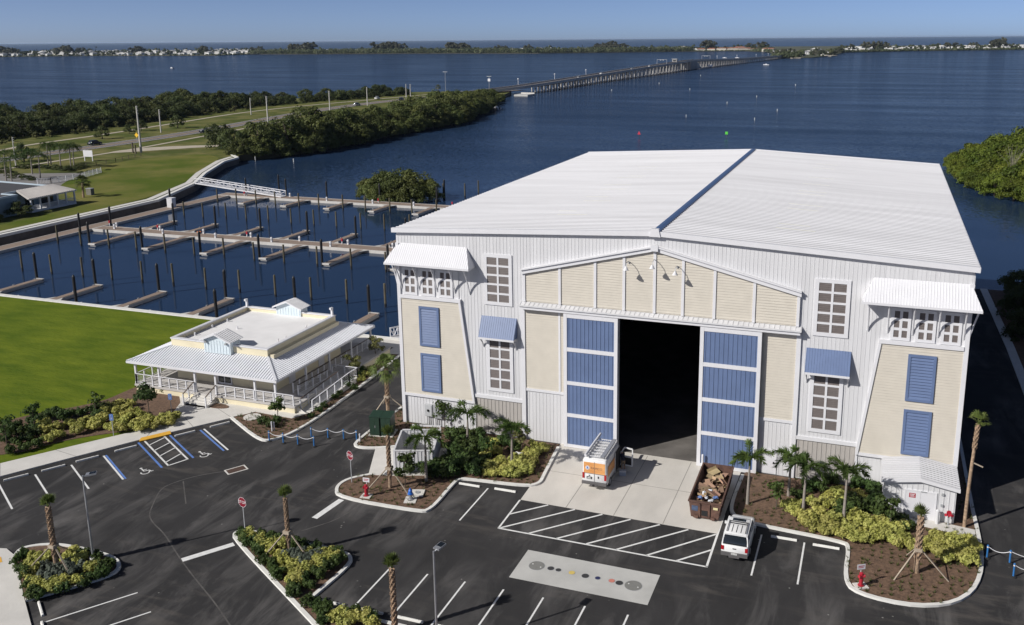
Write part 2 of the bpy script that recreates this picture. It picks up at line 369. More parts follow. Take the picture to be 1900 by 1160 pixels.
struct(MB().prism([(-19.95,-11.6),(-20.35,-10.95),(-18.95,-8.9),(-18.4,-9.4)], .03, .115), 'ramp_plate', YEL)
# raised planting beds with kerbs
def bed(pts, kerb=None, z=.10, name='planting_bed', open_=True):
    struct(MB().prism(pts, -.02, z), name, MULCH)
    if kerb: struct(MB().ribbon(kerb, .26, -.02, .15, off=.0), 'kerb', KERB)
kc = chaikin([(-15.75,-4.55),(-10.3,-7.85),(-9.0,-7.75),(-8.0,-5.0),(-8.15,3),(-9.25,16)], 2, False)
bed(kc+[(-10.2,16),(-10.5,7.2),(-9.15,6.4),(-9.15,-1.0),(-10.1,-3.0),(-14.3,-2.8)], kc)
kl = chaikin([(-14.3,-29.0),(-14.7,-28.2),(-13.6,-27.3),(-12.0,-26.9),(-8.6,-26.9),(-7.0,-27.3),(-6.1,-28.2),(-6.5,-29.4),(-9.15,-32.75)], 2, False)
bed(kl, kl)
struct(MB().prism([(-14.35,-29.05),(-9.15,-32.8),(-4,-36.4),(-10,-46),(-22,-34),(-19.5,-29.6),(-15.6,-28.6)], -.02, .11), 'footpath', CONC)
struct(MB().prism([(-15.0,-29.55),(-14.35,-30.0),(-16.4,-31.6),(-17.1,-31.1)], .05, .122), 'ramp_plate', YEL)
kt = chaikin([(7.70,-27.35),(8.1,-22.6),(7.5,-21.6),(6.4,-21.35),(-1.2,-21.05),(-2.0,-21.6),(-1.4,-22.4),(9.6,-28.95),(17,-33.4)], 2, False)
kt2 = [(7.60,-27.35),(33,-27.5)]
struct(MB().prism(kt+[(35,-33.4),(33,-27.5)], -.02, .10), 'planting_bed', MULCH)
struct(MB().ribbon(kt, .26, -.02, .15), 'kerb', KERB); struct(MB().ribbon(kt2, .26, -.02, .148), 'kerb', KERB)
kh = chaikin([(2.7,-10.5),(1.2,-11.9),(1.15,-13.5),(2.3,-14.75),(9.0,-14.7),(9.85,-14.3),(9.6,-9.9),(9.7,-8.95),(10.6,-8.75),(15.2,-8.4),(16.1,-7.7),(15.9,-6.2),(15.3,-.9)], 2, False)
bed(kh+[(15.2,-.35),(3.0,-.35),(2.7,-5),(4.2,-10.2)], kh)
ke = chaikin([(2.5,-4.9),(.5,-6.1),(-1.2,-6.5),(-1.9,-5.6),(-1.75,2.6),(-1.75,22)], 2, False)
bed(ke+[(-.3,22),(-.3,-.35),(2.9,-.35)], ke)
kr = chaikin([(31.0,-1.1),(30.85,-6.4),(31.3,-7.9),(33.0,-8.55),(39.1,-8.95),(39.45,-9.6),(39.3,-13.5),(40.0,-15.1),(43.8,-15.4),(46.6,-13.6),(47.9,-9.6),(47.95,-4.2),(47.8,0),(47.8,61)], 2, False)
bed(kr+[(46.75,61),(46.75,-.35),(31.2,-.35)], kr)
# concrete aprons and pads
struct(MB().prism([(15.2,.2),(15.55,-10.45),(30.6,-10.6),(30.75,-.6),(30.9,.2)], -.02, .008), 'concrete_apron', CONC2)
j = MB()
for x in (19.2, 22.9, 26.6): j.box(x,-10.5,.008,x+.05,0,.012)
j.box(15.6,-5.2,.008,30.6,-5.15,.0125)
struct(j, 'apron_joint', mat('apron_joint_dirt', (.27,.255,.23), .9))
struct(MB().prism([(.5,-6.15),(2.5,-10.75),(4.6,-10.2),(8.2,-8.9),(6.7,-4.2),(3.2,-5.0)], -.02, .13), 'enclosure_pad', CONC)
struct(MB().prism([(42.3,-4.0),(45.3,-4.0),(47.75,-4.4),(47.75,-5.6),(43.6,-4.9)], .0, .14), 'walkway', CONC)
struct(MB().prism([(18.65,-16.9),(18.65,-20.4),(27.93,-20.45),(27.93,-17.0)], -.02, .008), 'tank_slab', SLAB)
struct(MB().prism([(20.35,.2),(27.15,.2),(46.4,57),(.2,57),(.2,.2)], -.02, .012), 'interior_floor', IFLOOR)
# far side of the right-hand drive
struct(MB().ribbon([(54.9,-25),(54.9,40),(54.4,66)], .9, -.02, .12), 'kerb', KERB)
struct(MB().prism([(55.4,-40),(90,-40),(90,40),(72,48),(60,65.9),(55,65.9)], -.02, .06), 'mulch_bed', MULCH)  # dark mulch in place of grass, so the shaded verge looks darker
# painted markings
pm = MB(); Z = .004
def line(a, b, w=.12, m=0, mb=None, z=Z):
    a = V((a[0],a[1])); b = V((b[0],b[1])); n = V((-(b-a).y, (b-a).x)).normalized()*w/2
    (mb or pm).poly([(*(a+n),z),(*(a-n),z),(*(b-n),z),(*(b+n),z)], m)
ld = V((4.6,-2.72)).normalized()                     # direction of the stall lines at the footpath
def stall(p, L=5.3, w=.14, m=0, off=0):
    n = V((-ld.y, ld.x)); a = V(p)+n*off; line(a, a+ld*L, w, m)
stall((-24.9,-21.4), 5.4); stall((-23.45,-19.25), 5.5); stall((-22.05,-16.95), 5.5)
stall((-20.84,-14.72), 5.7, .15); stall((-20.84,-14.72), 5.7, .15, 1, .19)
stall((-19.9,-11.1), 6.6, .15, 0, 0); stall((-19.9,-11.5), 6.4, .17, 1, -.18)
stall((-18.95,-9.75), 6.3, .15, 0, 0); stall((-18.7,-9.6), 6.2, .17, 1, .2)
stall((-16.5,-7.4), 5.8, .15, 0, 0); stall((-16.55,-7.55), 5.7, .17, 1, -.18)
e1 = V((-19.9,-11.1))+ld*6.55; e2 = V((-18.95,-9.75))+ld*6.25; line(e1, e2, .14)
for t in (.12,.34,.56,.80): line(V((-19.9,-11.1))+ld*(6.5*t+.6), V((-18.95,-9.75))+ld*(6.3*t-.3), .12)
for x in (10.75,13.45,16.15,18.85,21.55,24.3,27.05): line((x,-21.8),(x,-26.7))
line((12.47,-9.55),(12.47,-14.8)); line((33.56,-9.7),(33.56,-15.1)); line((36.5,-9.8),(36.5,-15.15))
for a, b in (((-3.12,-25.7),(-1.1,-22.85)),((2.2,-17.95),(2.55,-14.85))): line(a, b, .5)
for a, b in (((-6.2,-34.0),(-3.15,-29.7)),((-2.6,-33.5),(-.85,-31.05)),((-4.4,-36.6),(-2.0,-33.2))): line(a, b, .11)
line((15.53,-10.5),(15.59,-14.9),.14); line((15.55,-14.88),(30.7,-15.02),.15); line((30.62,-15.05),(30.60,-7.8),.15)
for a, b in (((15.6,-12.75),(17.83,-10.55)),((15.7,-14.8),(19.95,-10.55)),((17.9,-14.85),(22.1,-10.58)),((20.0,-14.88),(24.26,-10.62)),((22.2,-14.86),(26.44,-10.66)),((24.35,-14.92),(28.53,-10.68)),((26.5,-14.95),(30.5,-10.7)),((28.58,-14.95),(30.55,-12.85))): line(a, b, .15)
def wheelchair(p, ang, s=1.0):
    ax = V((cos(ang), sin(ang))); ay = V((-ax.y, ax.x)); P = lambda x, y: V(p)+ax*x*s+ay*y*s
    n = 14; arc = [P(.38*cos(t), .38*sin(t)-.3) for t in [radians(150+220*k/n) for k in range(n+1)]]
    for a, b in zip(arc, arc[1:]): line(a, b, .11*s)
    line(P(-.08,.62), P(-.02,-.05), .13*s); line(P(-.04,.0), P(.42,-.02), .12*s); line(P(.42,.0), P(.56,-.45), .12*s); line(P(.56,-.42), P(.74,-.36), .1*s); line(P(-.03,.32), P(.3,.3), .1*s)
    c = P(-.1,.82); pm.disc(c.x, c.y, Z, .13*s, 12)
wheelchair((-15.4,-15.9), radians(57), .85); wheelchair((-12.95,-11.75), radians(57), .85)
struct(pm, 'road_markings', [PAINT, PBLUE])
sm_ = MB()
for L_ in (((438,873),(405,876),(360,884),(318,897),(297,908),(284,935),(276,955),(283,970),(305,990),(322,1018),(345,1052),(372,1086),(400,1120),(430,1165)),((340,893),(345,935)),((700,905),(640,960),(560,985))): sm_.ribbon(chaikin([G(*q).xy for q in L_],2,False), .09, .0, .0035)
struct(sm_, 'pavement_seam', mat('seam_dust', (.085,.08,.075), .9, .4, 1.5))
# drain grate, tank lids
dg_ = MB(); 
gx, gy = -8.4,-13.25
def rot(p, a, c): return (c[0]+p[0]*cos(a)-p[1]*sin(a), c[1]+p[0]*sin(a)+p[1]*cos(a))
a_ = radians(57)
dg_.prism([rot(p, a_, (gx,gy)) for p in ((-.85,-.5),(.85,-.5),(.85,.5),(-.85,.5))], -.02, .006, 0)
dg_.prism([rot(p, a_, (gx,gy)) for p in ((-.72,-.38),(.72,-.38),(.72,.38),(-.72,.38))], .0, .012, 1)
for k in range(14):
    x = -.65+k*.1; dg_.prism([rot(p, a_, (gx,gy)) for p in ((x,-.36),(x+.04,-.36),(x+.04,.36),(x,.36))], .012, .02, 2)
tag(dg_.build('drain_grate', [CONC, mat('drain_dark', (.06,.04,.03), .9), RUST]), 'rusty drain grate in a pale frame in the asphalt', 'drain')
LIDG = mat('lid_grey', (.20,.20,.185), .6, .08, 3); LIDD = mat('lid_dark', (.035,.035,.037), .5, .1, 4)
LIDY = mat('lid_yellow', (.62,.47,.13), .6, .1, 4); LIDR = mat('lid_red', (.55,.20,.15), .6, .12, 4); LIDB = mat('lid_blue', (.02,.025,.09), .5, .1, 4)
for px, py, r, mt, lb in ((996,1050,.52,LIDG,'large grey round tank lid at the left end of the slab'),(1022,1055,.22,LIDD,'dark lid beside the left large lid on the slab'),(1036,1058,.18,LIDD,'smaller dark lid left of the yellow lid on the slab'),(1061,1063,.21,LIDY,'yellow round lid set in the slab'),(1086,1069,.24,LIDD,'dark lid between the yellow and the blue lid'),(1109,1073,.17,LIDB,'small dark blue lid in the middle of the slab'),(1135,1078,.20,LIDR,'faded red lid set in the slab'),(1149,1082,.24,LIDD,'dark lid beside the right large lid on the slab'),(1175,1087,.55,LIDG,'large grey round tank lid at the right end of the slab')):
    p = G(px, py); t = thing('tank_lid', lb, 'manhole lid', (p.x,p.y,0), 0, 'lids on the tank slab')
    MB().cyl(0,0,0,.016,r+.03,22).build('rim', GREYM, t); MB().cyl(0,0,.0,.022,r,22).build('cover', mt, t)
    if r > .4:
        
        for s_ in (-1,1): MB().cyl(s_*r*.6,-.1*s_,.022,.03,.05,8).build('lifting_hole', PAINT, t)
# ---------------------------------------------------------------- left bank, causeway
left = [(-111.4,-20),(-111.4,91.0),(-120.7,114.1),(-130,129),(-141.5,151),(-143.5,160),(-147,166),(-143,171),(-140,182),(-138,198),(-139,229),(-139,271),(-138,305),(-158,378),(-178,437),(-188,480),(-196,512),(-215,520),(-240,505),(-280,480),(-305,390),(-300,320),(-320,285),(-420,285),(-460,200),(-460,-20)]
struct(MB().prism(left, -4, 0, 0, 1), 'ground', [VERGE, SHORE])
struct(MB().prism(chaikin([(-113.6,40),(-113.6,90.5),(-122.5,113.5),(-131.5,128),(-142.5,149),(-149,160),(-163,165),(-172,140),(-160,118),(-150,100),(-133,88),(-120,84),(-119,40)], 2), -.05, .06), 'lawn', BANK)
struct(MB().ribbon([(-113.2,20),(-113.2,91.2),(-122.2,114.3),(-131.6,129.2),(-143.2,151.5),(-146,161)], 1.5, -.02, .09), 'footpath', CONC)
cen = [(-206,60),(-208,110),(-209.5,150),(-209,190),(-212,230),(-222,285),(-230,340),(-231,380),(-227,430),(-217,475),(-203,510),(-196,530)]
cen = chaikin(cen, 2, False)
struct(MB().ribbon(cen, 9.5, -.02, .07), 'road', ROADM)
rm = MB(); rm.ribbon(cen, .18, .07, .078, off=4.2); rm.ribbon(cen, .18, .07, .078, off=-4.2)
struct(rm, 'road_markings', PAINT)
struct(MB().ribbon(cen, .28, .07, .079), 'road_centre_line', YEL)
struct(MB().ribbon(chaikin([(-228,120),(-231,153),(-237,168),(-238.6,201),(-248,255),(-258,308),(-255.5,358),(-246,410),(-236,470)],2,False), 2.2, -.02, .06), 'footpath', SAND)
struct(MB().ribbon(chaikin([(-189.5,100),(-190.3,140),(-191,169),(-195.3,197),(-199,222),(-207,270)],2,False), 1.8, -.02, .06), 'footpath', SAND)
struct(MB().prism(chaikin([(-193,160),(-189,158),(-176,176),(-166,186),(-168,189),(-182,182),(-192,172)],1), -.02, .05), 'sandy_track', SAND)
struct(MB().prism([(-182,86),(-150,86),(-150,118),(-160,121),(-184,112)], -.02, .045), 'paved_yard', mat('yard_paving', (.20,.19,.18), .9, .15, .3))
# seawalls
t = thing('seawall', 'concrete seawall with a pale cap along the far grassy bank', 'seawall', (-111.4,60,0))
sw = [(-111.1,-20),(-111.1,91.1),(-120.4,114.3),(-129.7,129.2),(-141.2,151.2),(-143.2,160),(-149,165)]
MB().ribbon([(x-0+111.4,y-60) for x,y in sw], .9, -.35, .16).build('cap', KERB, t)
MB().ribbon([(x+111.75,y-60) for x,y in sw], .3, -4, -.35).build('wall_face', WALLD, t)
t = thing('seawall', 'straight seawall with a pale cap at the edge of the large lawn', 'seawall', (-60,20.9,0))
MB().box(-65,-.45,-.4,50.5,.25,.14).build('cap', KERB, t); MB().box(-65,-.1,-4,50.5,.12,-.4).build('wall_face', WALLD, t)
t = thing('seawall', 'seawall running along the basin beside the big boat barn', 'seawall', (-9.3,43,0))
MB().box(-.3,-22,-.4,.3,23,.12).build('cap', KERB, t); MB().box(-.14,-22,-4,.1,23,-.4).build('wall_face', WALLD, t)
# ================================================================ BOAT STORAGE BUILDING
W, D, HE, HR = 46.6, 57.6, 18.05, 19.2
top = lambda x: HE+(HR-HE)*(1-abs(x-W/2)/(W/2))
B = thing('boat_storage_building', 'huge white metal boat barn with blue sliding doors and cream panels', 'boat barn')
def ribs(mb, x0, x1, z0f, z1f, y, step=.305, w=.032, d=.017, m=0):
    n = max(1, int(round((x1-x0)/step)))
    for i in range(n+1):
        x = x0+(x1-x0)*i/n; a = z0f(x) if callable(z0f) else z0f; b = z1f(x) if callable(z1f) else z1f
        if b-a > .05: mb.box(x-w/2, y-d, a, x+w/2, y+.01, b, m)
def laps(mb, xl, xr, z0, z1, y, step=.22, d=.036, m=0):      # lap siding between slanted edges xl(z), xr(z)
    n = max(1, int(round((z1-z0)/step))); h = (z1-z0)/n
    for i in range(n):
        a, b = z0+i*h, z0+(i+1)*h
        p = [(xl(a),y-d,a),(xr(a),y-d,a),(xr(b),y-.004,b),(xl(b),y-.004,b)]
        mb.poly(p, m); mb.poly([(xl(a),y+.02,a),(xr(a),y+.02,a),(xr(a),y-d,a),(xl(a),y-d,a)], m)
cst = lambda c: (lambda z: c)
MX = lambda x, s: x if s > 0 else W-x
# walls
wl = MB()
wl.xprism([(0,0),(20.35,0),(20.35,top(20.35)),(0,top(0))], 0, .2)
wl.xprism([(27.15,0),(W,0),(W,top(0)),(27.15,top(27.15))], 0, .2)
wl.xprism([(20.35,11.96),(27.15,11.96),(27.15,top(27.15)),(W/2,HR),(20.35,top(20.35))], 0, .2)
wl.box(0,.2,0,.2,D,HE); wl.box(W-.2,.2,0,W,D,HE); wl.xprism([(.2,0),(W-.2,0),(W-.2,HE),(W/2,HR),(.2,HE)], D-.2, D)
for s in (1,-1):
    def rb(a, b, z0, z1):
        x0, x1 = sorted((MX(a,s), MX(b,s))); ribs(wl, x0, x1, z0, z1, 0)
    rb(.15, 6.0, 14.95, lambda x: top(x)-.05); rb(6.1, 11.7, 3.7, lambda x: top(x)-.05)
    rb(.15, 6.9, .05, 2.7)
    rb(12.0, 15.5, .05, 4.55); rb(11.95, 23.2, lambda x: 15.2+2.75*(min(x,W-x)-11.95)/11.35+.3, lambda x: top(x)-.05)
for k in range(0, 190):
    y = .3+k*.305
    if y < D: wl.box(-.035,y,.05,0,y+.04,HE-.2); wl.box(W,y,.05,W+.035,y+.04,HE-.2)
wl.build('wall', WHITE, B)
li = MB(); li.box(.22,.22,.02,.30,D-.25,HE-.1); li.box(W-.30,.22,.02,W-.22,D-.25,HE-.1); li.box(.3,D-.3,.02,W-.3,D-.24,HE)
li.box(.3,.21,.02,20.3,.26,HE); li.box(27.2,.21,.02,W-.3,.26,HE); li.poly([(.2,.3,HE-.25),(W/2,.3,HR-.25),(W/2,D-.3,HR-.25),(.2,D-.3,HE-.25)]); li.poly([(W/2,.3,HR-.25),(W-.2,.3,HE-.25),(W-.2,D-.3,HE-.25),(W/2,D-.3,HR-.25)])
li.build('added_dark_lining', DARK, B)  # lining added inside the walls, near-black so bounced light stays low
rk = MB()                                           # unseen storage racks, coloured near-black to keep the interior dark
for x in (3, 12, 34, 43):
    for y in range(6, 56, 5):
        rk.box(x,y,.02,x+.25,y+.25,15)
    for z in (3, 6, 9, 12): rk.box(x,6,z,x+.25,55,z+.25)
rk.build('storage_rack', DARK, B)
# roof: two sheeted slopes with standing ribs running from ridge to eave
for s in (1,-1):
    r = MB(); o = .32
    xe = MX(-o, s); ze = HE-o*(HR-HE)/(W/2)+.10; zr = HR+.10; xm = W/2
    r.poly([(xe,-.22,ze),(xm,-.22,zr),(xm,D+.2,zr),(xe,D+.2,ze)] if s > 0 else [(xm,-.22,zr),(xe,-.22,ze),(xe,D+.2,ze),(xm,D+.2,zr)])
    r.poly([(xe,-.22,ze-.1),(xm,-.22,zr-.1),(xm,D+.2,zr-.1),(xe,D+.2,ze-.1)])
    n = 92
    for i in range(n):
        y = -.1+(D+.2)*i/n; h = .052
        r.v += [(xe,y,ze),(xe,y+.15,ze),(xe,y+.11,ze+h),(xe,y+.04,ze+h),(xm,y,zr),(xm,y+.15,zr),(xm,y+.11,zr+h),(xm,y+.04,zr+h)]
        b = len(r.v)-8
        for q in ((b,b+4,b+7,b+3),(b+3,b+7,b+6,b+2),(b+2,b+6,b+5,b+1),(b,b+3,b+2,b+1)): r.f.append(q); r.m.append(0)
    rf = r.build('roof', ROOFW, B)
    t = MB()                                        # rake trim (front and back) and eave gutter
    for y0, y1 in ((-.34,-.04),(D+.02,D+.3)):
        t.xprism([(xe,ze-.30),(xm,zr-.30),(xm,zr+.10),(xe,ze+.10)], y0, y1)
    t.box(min(xe,xe+.0)-.06, -.04, ze-.26, xe+.06, D, ze-.02)
    t.build('roof_trim', WHITE2, rf)
    def on(x): return zr-(zr-ze)*abs(x-xm)/abs(xe-xm)+.085
    if s > 0: L = [(1035,398,1095),(1040,390,1075),(1085,372,1140),(1090,364,1135),(1120,343,1175),(1115,350,1170),(1145,329,1195),(1165,327,1200),(1185,309,1225),(1190,315,1215),(1210,296,1262),(1215,291,1255)]
    else: L = [(1440,424,1515),(1445,416,1505),(1462,388,1520),(1464,380,1528),(1478,361,1532),(1482,355,1536),(1490,342,1540),(1500,330,1548),(1508,313,1550),(1515,305,1555)]
    for px, py, px2 in L:
        a = G(px, py, 18.75); c = G(px2, py, 18.75); x0, x1 = a.x, c.x; y = a.y; y = round((y+.1)/((D+.2)/n))*((D+.2)/n)-.1
        if x1-x0 > 6: x1 = x0+5.5
        sk = MB(); sk.poly([(x0,y-.47,on(x0)-.077),(x1,y-.47,on(x1)-.077),(x1,y-.01,on(x1)-.077),(x0,y-.01,on(x0)-.077)]); sk.build('skylight', SKYL, rf)
    if False:
        a = G(1560,292,18.6); x0 = 34.6
        MB().box(x0,-.2,on(x0)-.06,x0+.05,D+.15,on(x0)-.01).build('sheet_joint', WHITE, rf)
rc = MB()
zr = HR+.10
rc.xprism([(W/2-.30,zr-.02),(W/2,zr+.05),(W/2+.30,zr-.02),(W/2+.30,zr+.08),(W/2,zr+.12),(W/2-.30,zr+.08)], -.1, D+.15)
rc.build('ridge_cap', BLUED, B)
MB().xprism([(W/2-.45,HR-.25),(W/2+.45,HR-.25),(W/2+.3,zr+.3),(W/2-.3,zr+.3)], -.42, -.1).build('ridge_end_cap', WHITE2, B)
# corner boards
for s in (1,-1):
    x0, x1 = sorted((MX(-.06,s), MX(.26,s))); MB().box(x0,-.20,0,x1,.02,16.9).box(*( (x0,.02,0,x0+.06,.3,HE-.4) if s>0 else (x1-.06,.02,0,x1,.3,HE-.4))).build('corner_trim', WHITE2, B)
def louvre_window(x0, z0, x1, z1, cols, rows, y=0, fr=.20, mun=.12, name='window'):
    f = MB()
    f.box(x0,y-.09,z0,x0+fr,y+.0,z1); f.box(x1-fr,y-.09,z0,x1,y+.0,z1); f.box(x0+fr,y-.09,z0,x1-fr,y+.0,z0+fr); f.box(x0+fr,y-.09,z1-fr,x1-fr,y,z1)
    cw = (x1-x0-2*fr-mun*(cols-1))/cols; rh = (z1-z0-2*fr-mun*(rows-1))/rows
    for c in range(1, cols): x = x0+fr+c*cw+(c-1)*mun; f.box(x,y-.085,z0+fr,x+mun,y,z1-fr)
    for r in range(1, rows):
        z = z0+fr+r*rh+(r-1)*mun
        for c in range(cols): xx = x0+fr+c*(cw+mun); f.box(xx,y-.08,z,xx+cw,y,z+mun)
    w_ = f.build(name, WHITE2, B)
    for r in range(rows):
        for c in range(cols):
            l = MB(); xx = x0+fr+c*(cw+mun); zz = z0+fr+r*(rh+mun)
            laps(l, cst(xx), cst(xx+cw), zz, zz+rh, y-.012, .15, .05); l.build('louvre', BROWN, w_)
def shutter(x0, z0, x1, z1, y):
    f = MB(); fr = .20
    f.box(x0,y-.1,z0,x0+fr,y,z1); f.box(x1-fr,y-.1,z0,x1,y,z1); f.box(x0+fr,y-.1,z0,x1-fr,y,z0+fr); f.box(x0+fr,y-.1,z1-fr,x1-fr,y,z1)
    laps(f, cst(x0+fr), cst(x1-fr), z0+fr, z1-fr, y-.01, .24, .085)
    f.build('shutter', BLUE, B)
def awning(x0, x1, zt, zb, depth, m, side, hip=.75, step=.16, soffit=True):
    a = MB(); y1 = -depth
    P = [(x0+hip,-.02,zt),(x1-hip,-.02,zt),(x1,y1,zb),(x0,y1,zb)]
    a.poly(P); a.poly([(x0+hip,-.02,zt),(x0,y1,zb),(x0,-.02,zb)]); a.poly([(x1-hip,-.02,zt),(x1,-.02,zb),(x1,y1,zb)])
    n = int((x1-x0)/step)
    for i in range(n+1):
        x = x0+.04+(x1-x0-.08)*i/n
        t = min(1, (x-x0)/hip if hip > 0 else 1, (x1-x)/hip if hip > 0 else 1)     # how far up the slope the rib runs
        yy = y1+(depth-.02)*t; zz = zb+(zt-zb)*t
        a.bar((x,y1,zb+.01),(x,yy,zz+.01),.03,.03)
    a.box(x0,y1-.03,zb-.16,x1,y1+.03,zb+.015,1); a.box(x0,y1+.03,zb-.16,x0+.05,-.02,zb-.0,1); a.box(x1-.05,y1+.03,zb-.16,x1,-.02,zb-.0,1)
    a.poly([(x0,y1,zb-.05),(x1,y1,zb-.05),(x1,-.02,zb-.05),(x0,-.02,zb-.05)],1)
    return a.build('awning', [m, WHITE2], B)
def bracket(parent, x, zw, y1, zb, xt=None, yw=-.03):
    b = MB(); pts = []
    xt = x if xt is None else xt
    for k in range(9):
        t = k/8; c = sin(t*pi)*.12
        pts.append((x+(xt-x)*t, yw+(y1-yw)*t+c, zw+(zb-zw)*t+c*.2))
    b.tube(pts, .065, 6); b.bar((xt,y1,zb),(xt,-.03,zb),.08,.10); b.build('bracket', WHITE2, parent)
for s in (1,-1):
    X = lambda a, b: tuple(sorted((MX(a,s), MX(b,s))))
    # corner tower: cream trapezoid, sill band, three small windows, hipped awning on brackets
    el = lambda z: .20; er = lambda z: 5.9+(12.0-z)*(1.12/9.05)
    c = MB()
    if s > 0: laps(c, el, er, 2.95, 11.95, -.127)
    else: laps(c, lambda z: W-er(z), lambda z: W-el(z), 2.95, 11.95, -.13)
    pl = [(.2,2.95),(er(2.95),2.95),(er(11.95),11.95),(.2,11.95)]
    c.xprism([(MX(a,s),z) for a, z in pl], -.126, 0); c.build('cream_siding', CREAM, B)
    e = MB(); e.xprism([(MX(a,s),z) for a, z in ((er(2.75),2.75),(er(2.75)+.2,2.75),(er(12.0)+.2,12.0),(er(12.0),12.0))], -.24, -.001)
    x0, x1 = X(.26, er(12)+.2); e.box(x0,-.26,11.92,x1,-.001,12.22)
    x0, x1 = X(.26, er(2.9)); e.box(x0,-.19,2.70,x1,-.001,2.96)
    e.build('tower_trim', WHITE2, B)
    f = MB(); x0, x1 = X(.26, 5.9); f.box(x0,-.06,12.22,x1,-.001,16.2); f.build('tower_panel', WHITE, B)
    for a in (.52, 2.25, 3.98):
        x0, x1 = X(a, a+1.38); louvre_window(x0, 12.26, x1, 14.72, 2, 3, -.06, .22, .20)
    x0, x1 = X(-.62, 7.50)
    aw = awning(x0, x1, 16.9, 15.32, 1.38, WHITE2, s, .75, .2)
    for a in (.35, 2.08, 3.82, 5.56, 6.95): bracket(aw, MX(a,s), 12.75, -1.28, 15.2, None, -.06 if a < 6 else -.03)
    bracket(aw, MX(.0,s), 12.9, -.25, 15.2, MX(-.58,s), -.12)
    # shutters
    x0, x1 = X(2.02, 3.98); shutter(x0,7.62,x1,11.28,-.16); shutter(x0,3.32,x1,6.92,-.16)
    # recessed beige panel
    g_ = MB(); x0, x1 = X(7.22, 11.62); g_.box(x0,-.012,.1,x1,-.001,3.34); ribs(g_, x0+.1, x1-.1, .1, 3.34, -.012, .34, .05, .03); g_.build('beige_panel', GREYP, B)
    e = MB(); x0, x1 = X(7.05, 11.72); e.box(x0,-.12,3.34,x1,-.001,3.64); x0, x1 = X(7.05,7.22); e.box(x0,-.08,.05,x1,-.001,3.34); e.build('panel_trim', WHITE2, B)
    # tall windows, blue awning
    x0, x1 = X(8.33, 10.93); louvre_window(x0, 12.0, x1, 16.5, 2, 5, 0, .30, .17)
    x0, x1 = X(8.43, 10.90); louvre_window(x0, 4.12, x1, 9.2, 2, 5, 0, .30, .17)
    x0, x1 = X(8.0, 11.3); aw = awning(x0, x1, 10.95, 9.22, .85, BLUE, s, .0, .2)
    for a in (8.12, 11.18): bracket(aw, MX(a,s), 8.15, -.76, 9.08)
    # door bay side: white base, cream field, pilaster
    e = MB(); x0, x1 = X(11.72, 12.06); e.box(x0,-.14,0,x1,-.001,12.0); x0, x1 = X(12.06,15.6); e.box(x0,-.10,4.56,x1,-.001,4.80); x0, x1 = X(15.08,15.26); e.box(x0,-.10,4.80,x1,-.001,12.0); e.build('bay_trim', WHITE2, B)
    c = MB(); x0, x1 = X(12.06,15.08); laps(c, cst(x0), cst(x1), 4.80, 12.04, -.03); x2, x3 = X(15.26,15.75); laps(c, cst(x2), cst(x3), 4.80, 12.04, -.03); c.build('cream_siding', CREAM, B)
    # sliding door leaf
    d0 = (15.66, 20.36) if s > 0 else (15.66-1.0, 19.44)
    x0, x1 = (15.66, 20.36) if s > 0 else (27.14, 31.95)
    zb = [.05,.34]+[]; dd = MB(); st = .30
    dd.box(x0,-.50,.04,x0+st,-.24,11.98); dd.box(x1-st,-.50,.04,x1,-.24,11.98)
    rails = [(.04,.32),(2.82,3.14),(5.72,6.04),(8.68,9.02),(11.62,11.98)]
    for a, b in rails: dd.box(x0+st,-.49,a,x1-st,-.25,b)
    dl = dd.build('sliding_door', WHITE2, B)
    for (a, b), (a2, b2) in zip(rails, rails[1:]):
        p = MB(); p.box(x0+st,-.44,b,x1-st,-.28,a2); ribs(p, x0+st+.15, x1-st-.15, b, a2, -.44, .345, .03, .03); p.build('door_panel', BLUE, dl)
# gable over the doors
gz = lambda x: 15.12+2.72*(1-abs(x-W/2)/11.35)
c = MB()
xs = [12.06,15.24,18.32,20.76,23.3,25.6,28.12,31.2,34.54]
for a, b in zip(xs, xs[1:]):
    n = 36; z0 = 12.7; zt = max(gz(a), gz(b)); h = .22; z = z0
    while z < zt-.02:
        z2 = min(z+h, zt)
        def clip(xa, xb, zz):                         # part of the bay under the rake at height zz
            lo, hi = xa, xb
            if gz(lo) < zz: lo = W/2-11.35*(1-(zz-15.12)/2.72)
            if gz(hi) < zz: hi = W/2+11.35*(1-(zz-15.12)/2.72)
            return lo, hi
        l0, h0 = clip(a, b, z); l1, h1 = clip(a, b, z2)
        if h0 > l0: c.poly([(l0,-.14,z),(h0,-.14,z),(max(h1,l1),-.104,z2),(l1,-.104,z2)]); c.poly([(l0,-.09,z),(h0,-.09,z),(h0,-.14,z),(l0,-.14,z)])
        z = z2
c.xprism([(12.06,12.6),(34.54,12.6),(34.54,gz(34.54)),(W/2,gz(W/2)),(12.06,gz(12.06))], -.10, 0)
c.build('gable_siding', CREAM, B)
for x in xs: MB().box(x-.11,-.2,12.6,x+.11,-.001,gz(x)-.0).build('gable_batten', WHITE2, B)
e = MB()
for s in (1,-1):
    xa, xb = MX(11.86,s), W/2
    e.xprism([(xa,15.0),(xb,17.78),(xb,18.16),(xa,15.40)], -.34, -.001); e.xprism([(xa,15.34),(xb,18.1),(xb,18.22),(xa,15.46)], -.46, -.34)
e.box(W/2-.3,-.5,17.8,W/2+.3,-.34,18.3); e.build('gable_trim', WHITE2, B)
e = MB(); e.box(11.8,-.56,12.02,34.8,-.001,12.36); e.build('door_header', WHITE2, B)
e = MB(); e.poly([(11.7,-.64,12.37),(34.9,-.64,12.37),(34.9,-.02,12.58),(11.7,-.02,12.58)]); e.box(11.7,-.67,12.28,34.9,-.64,12.40)
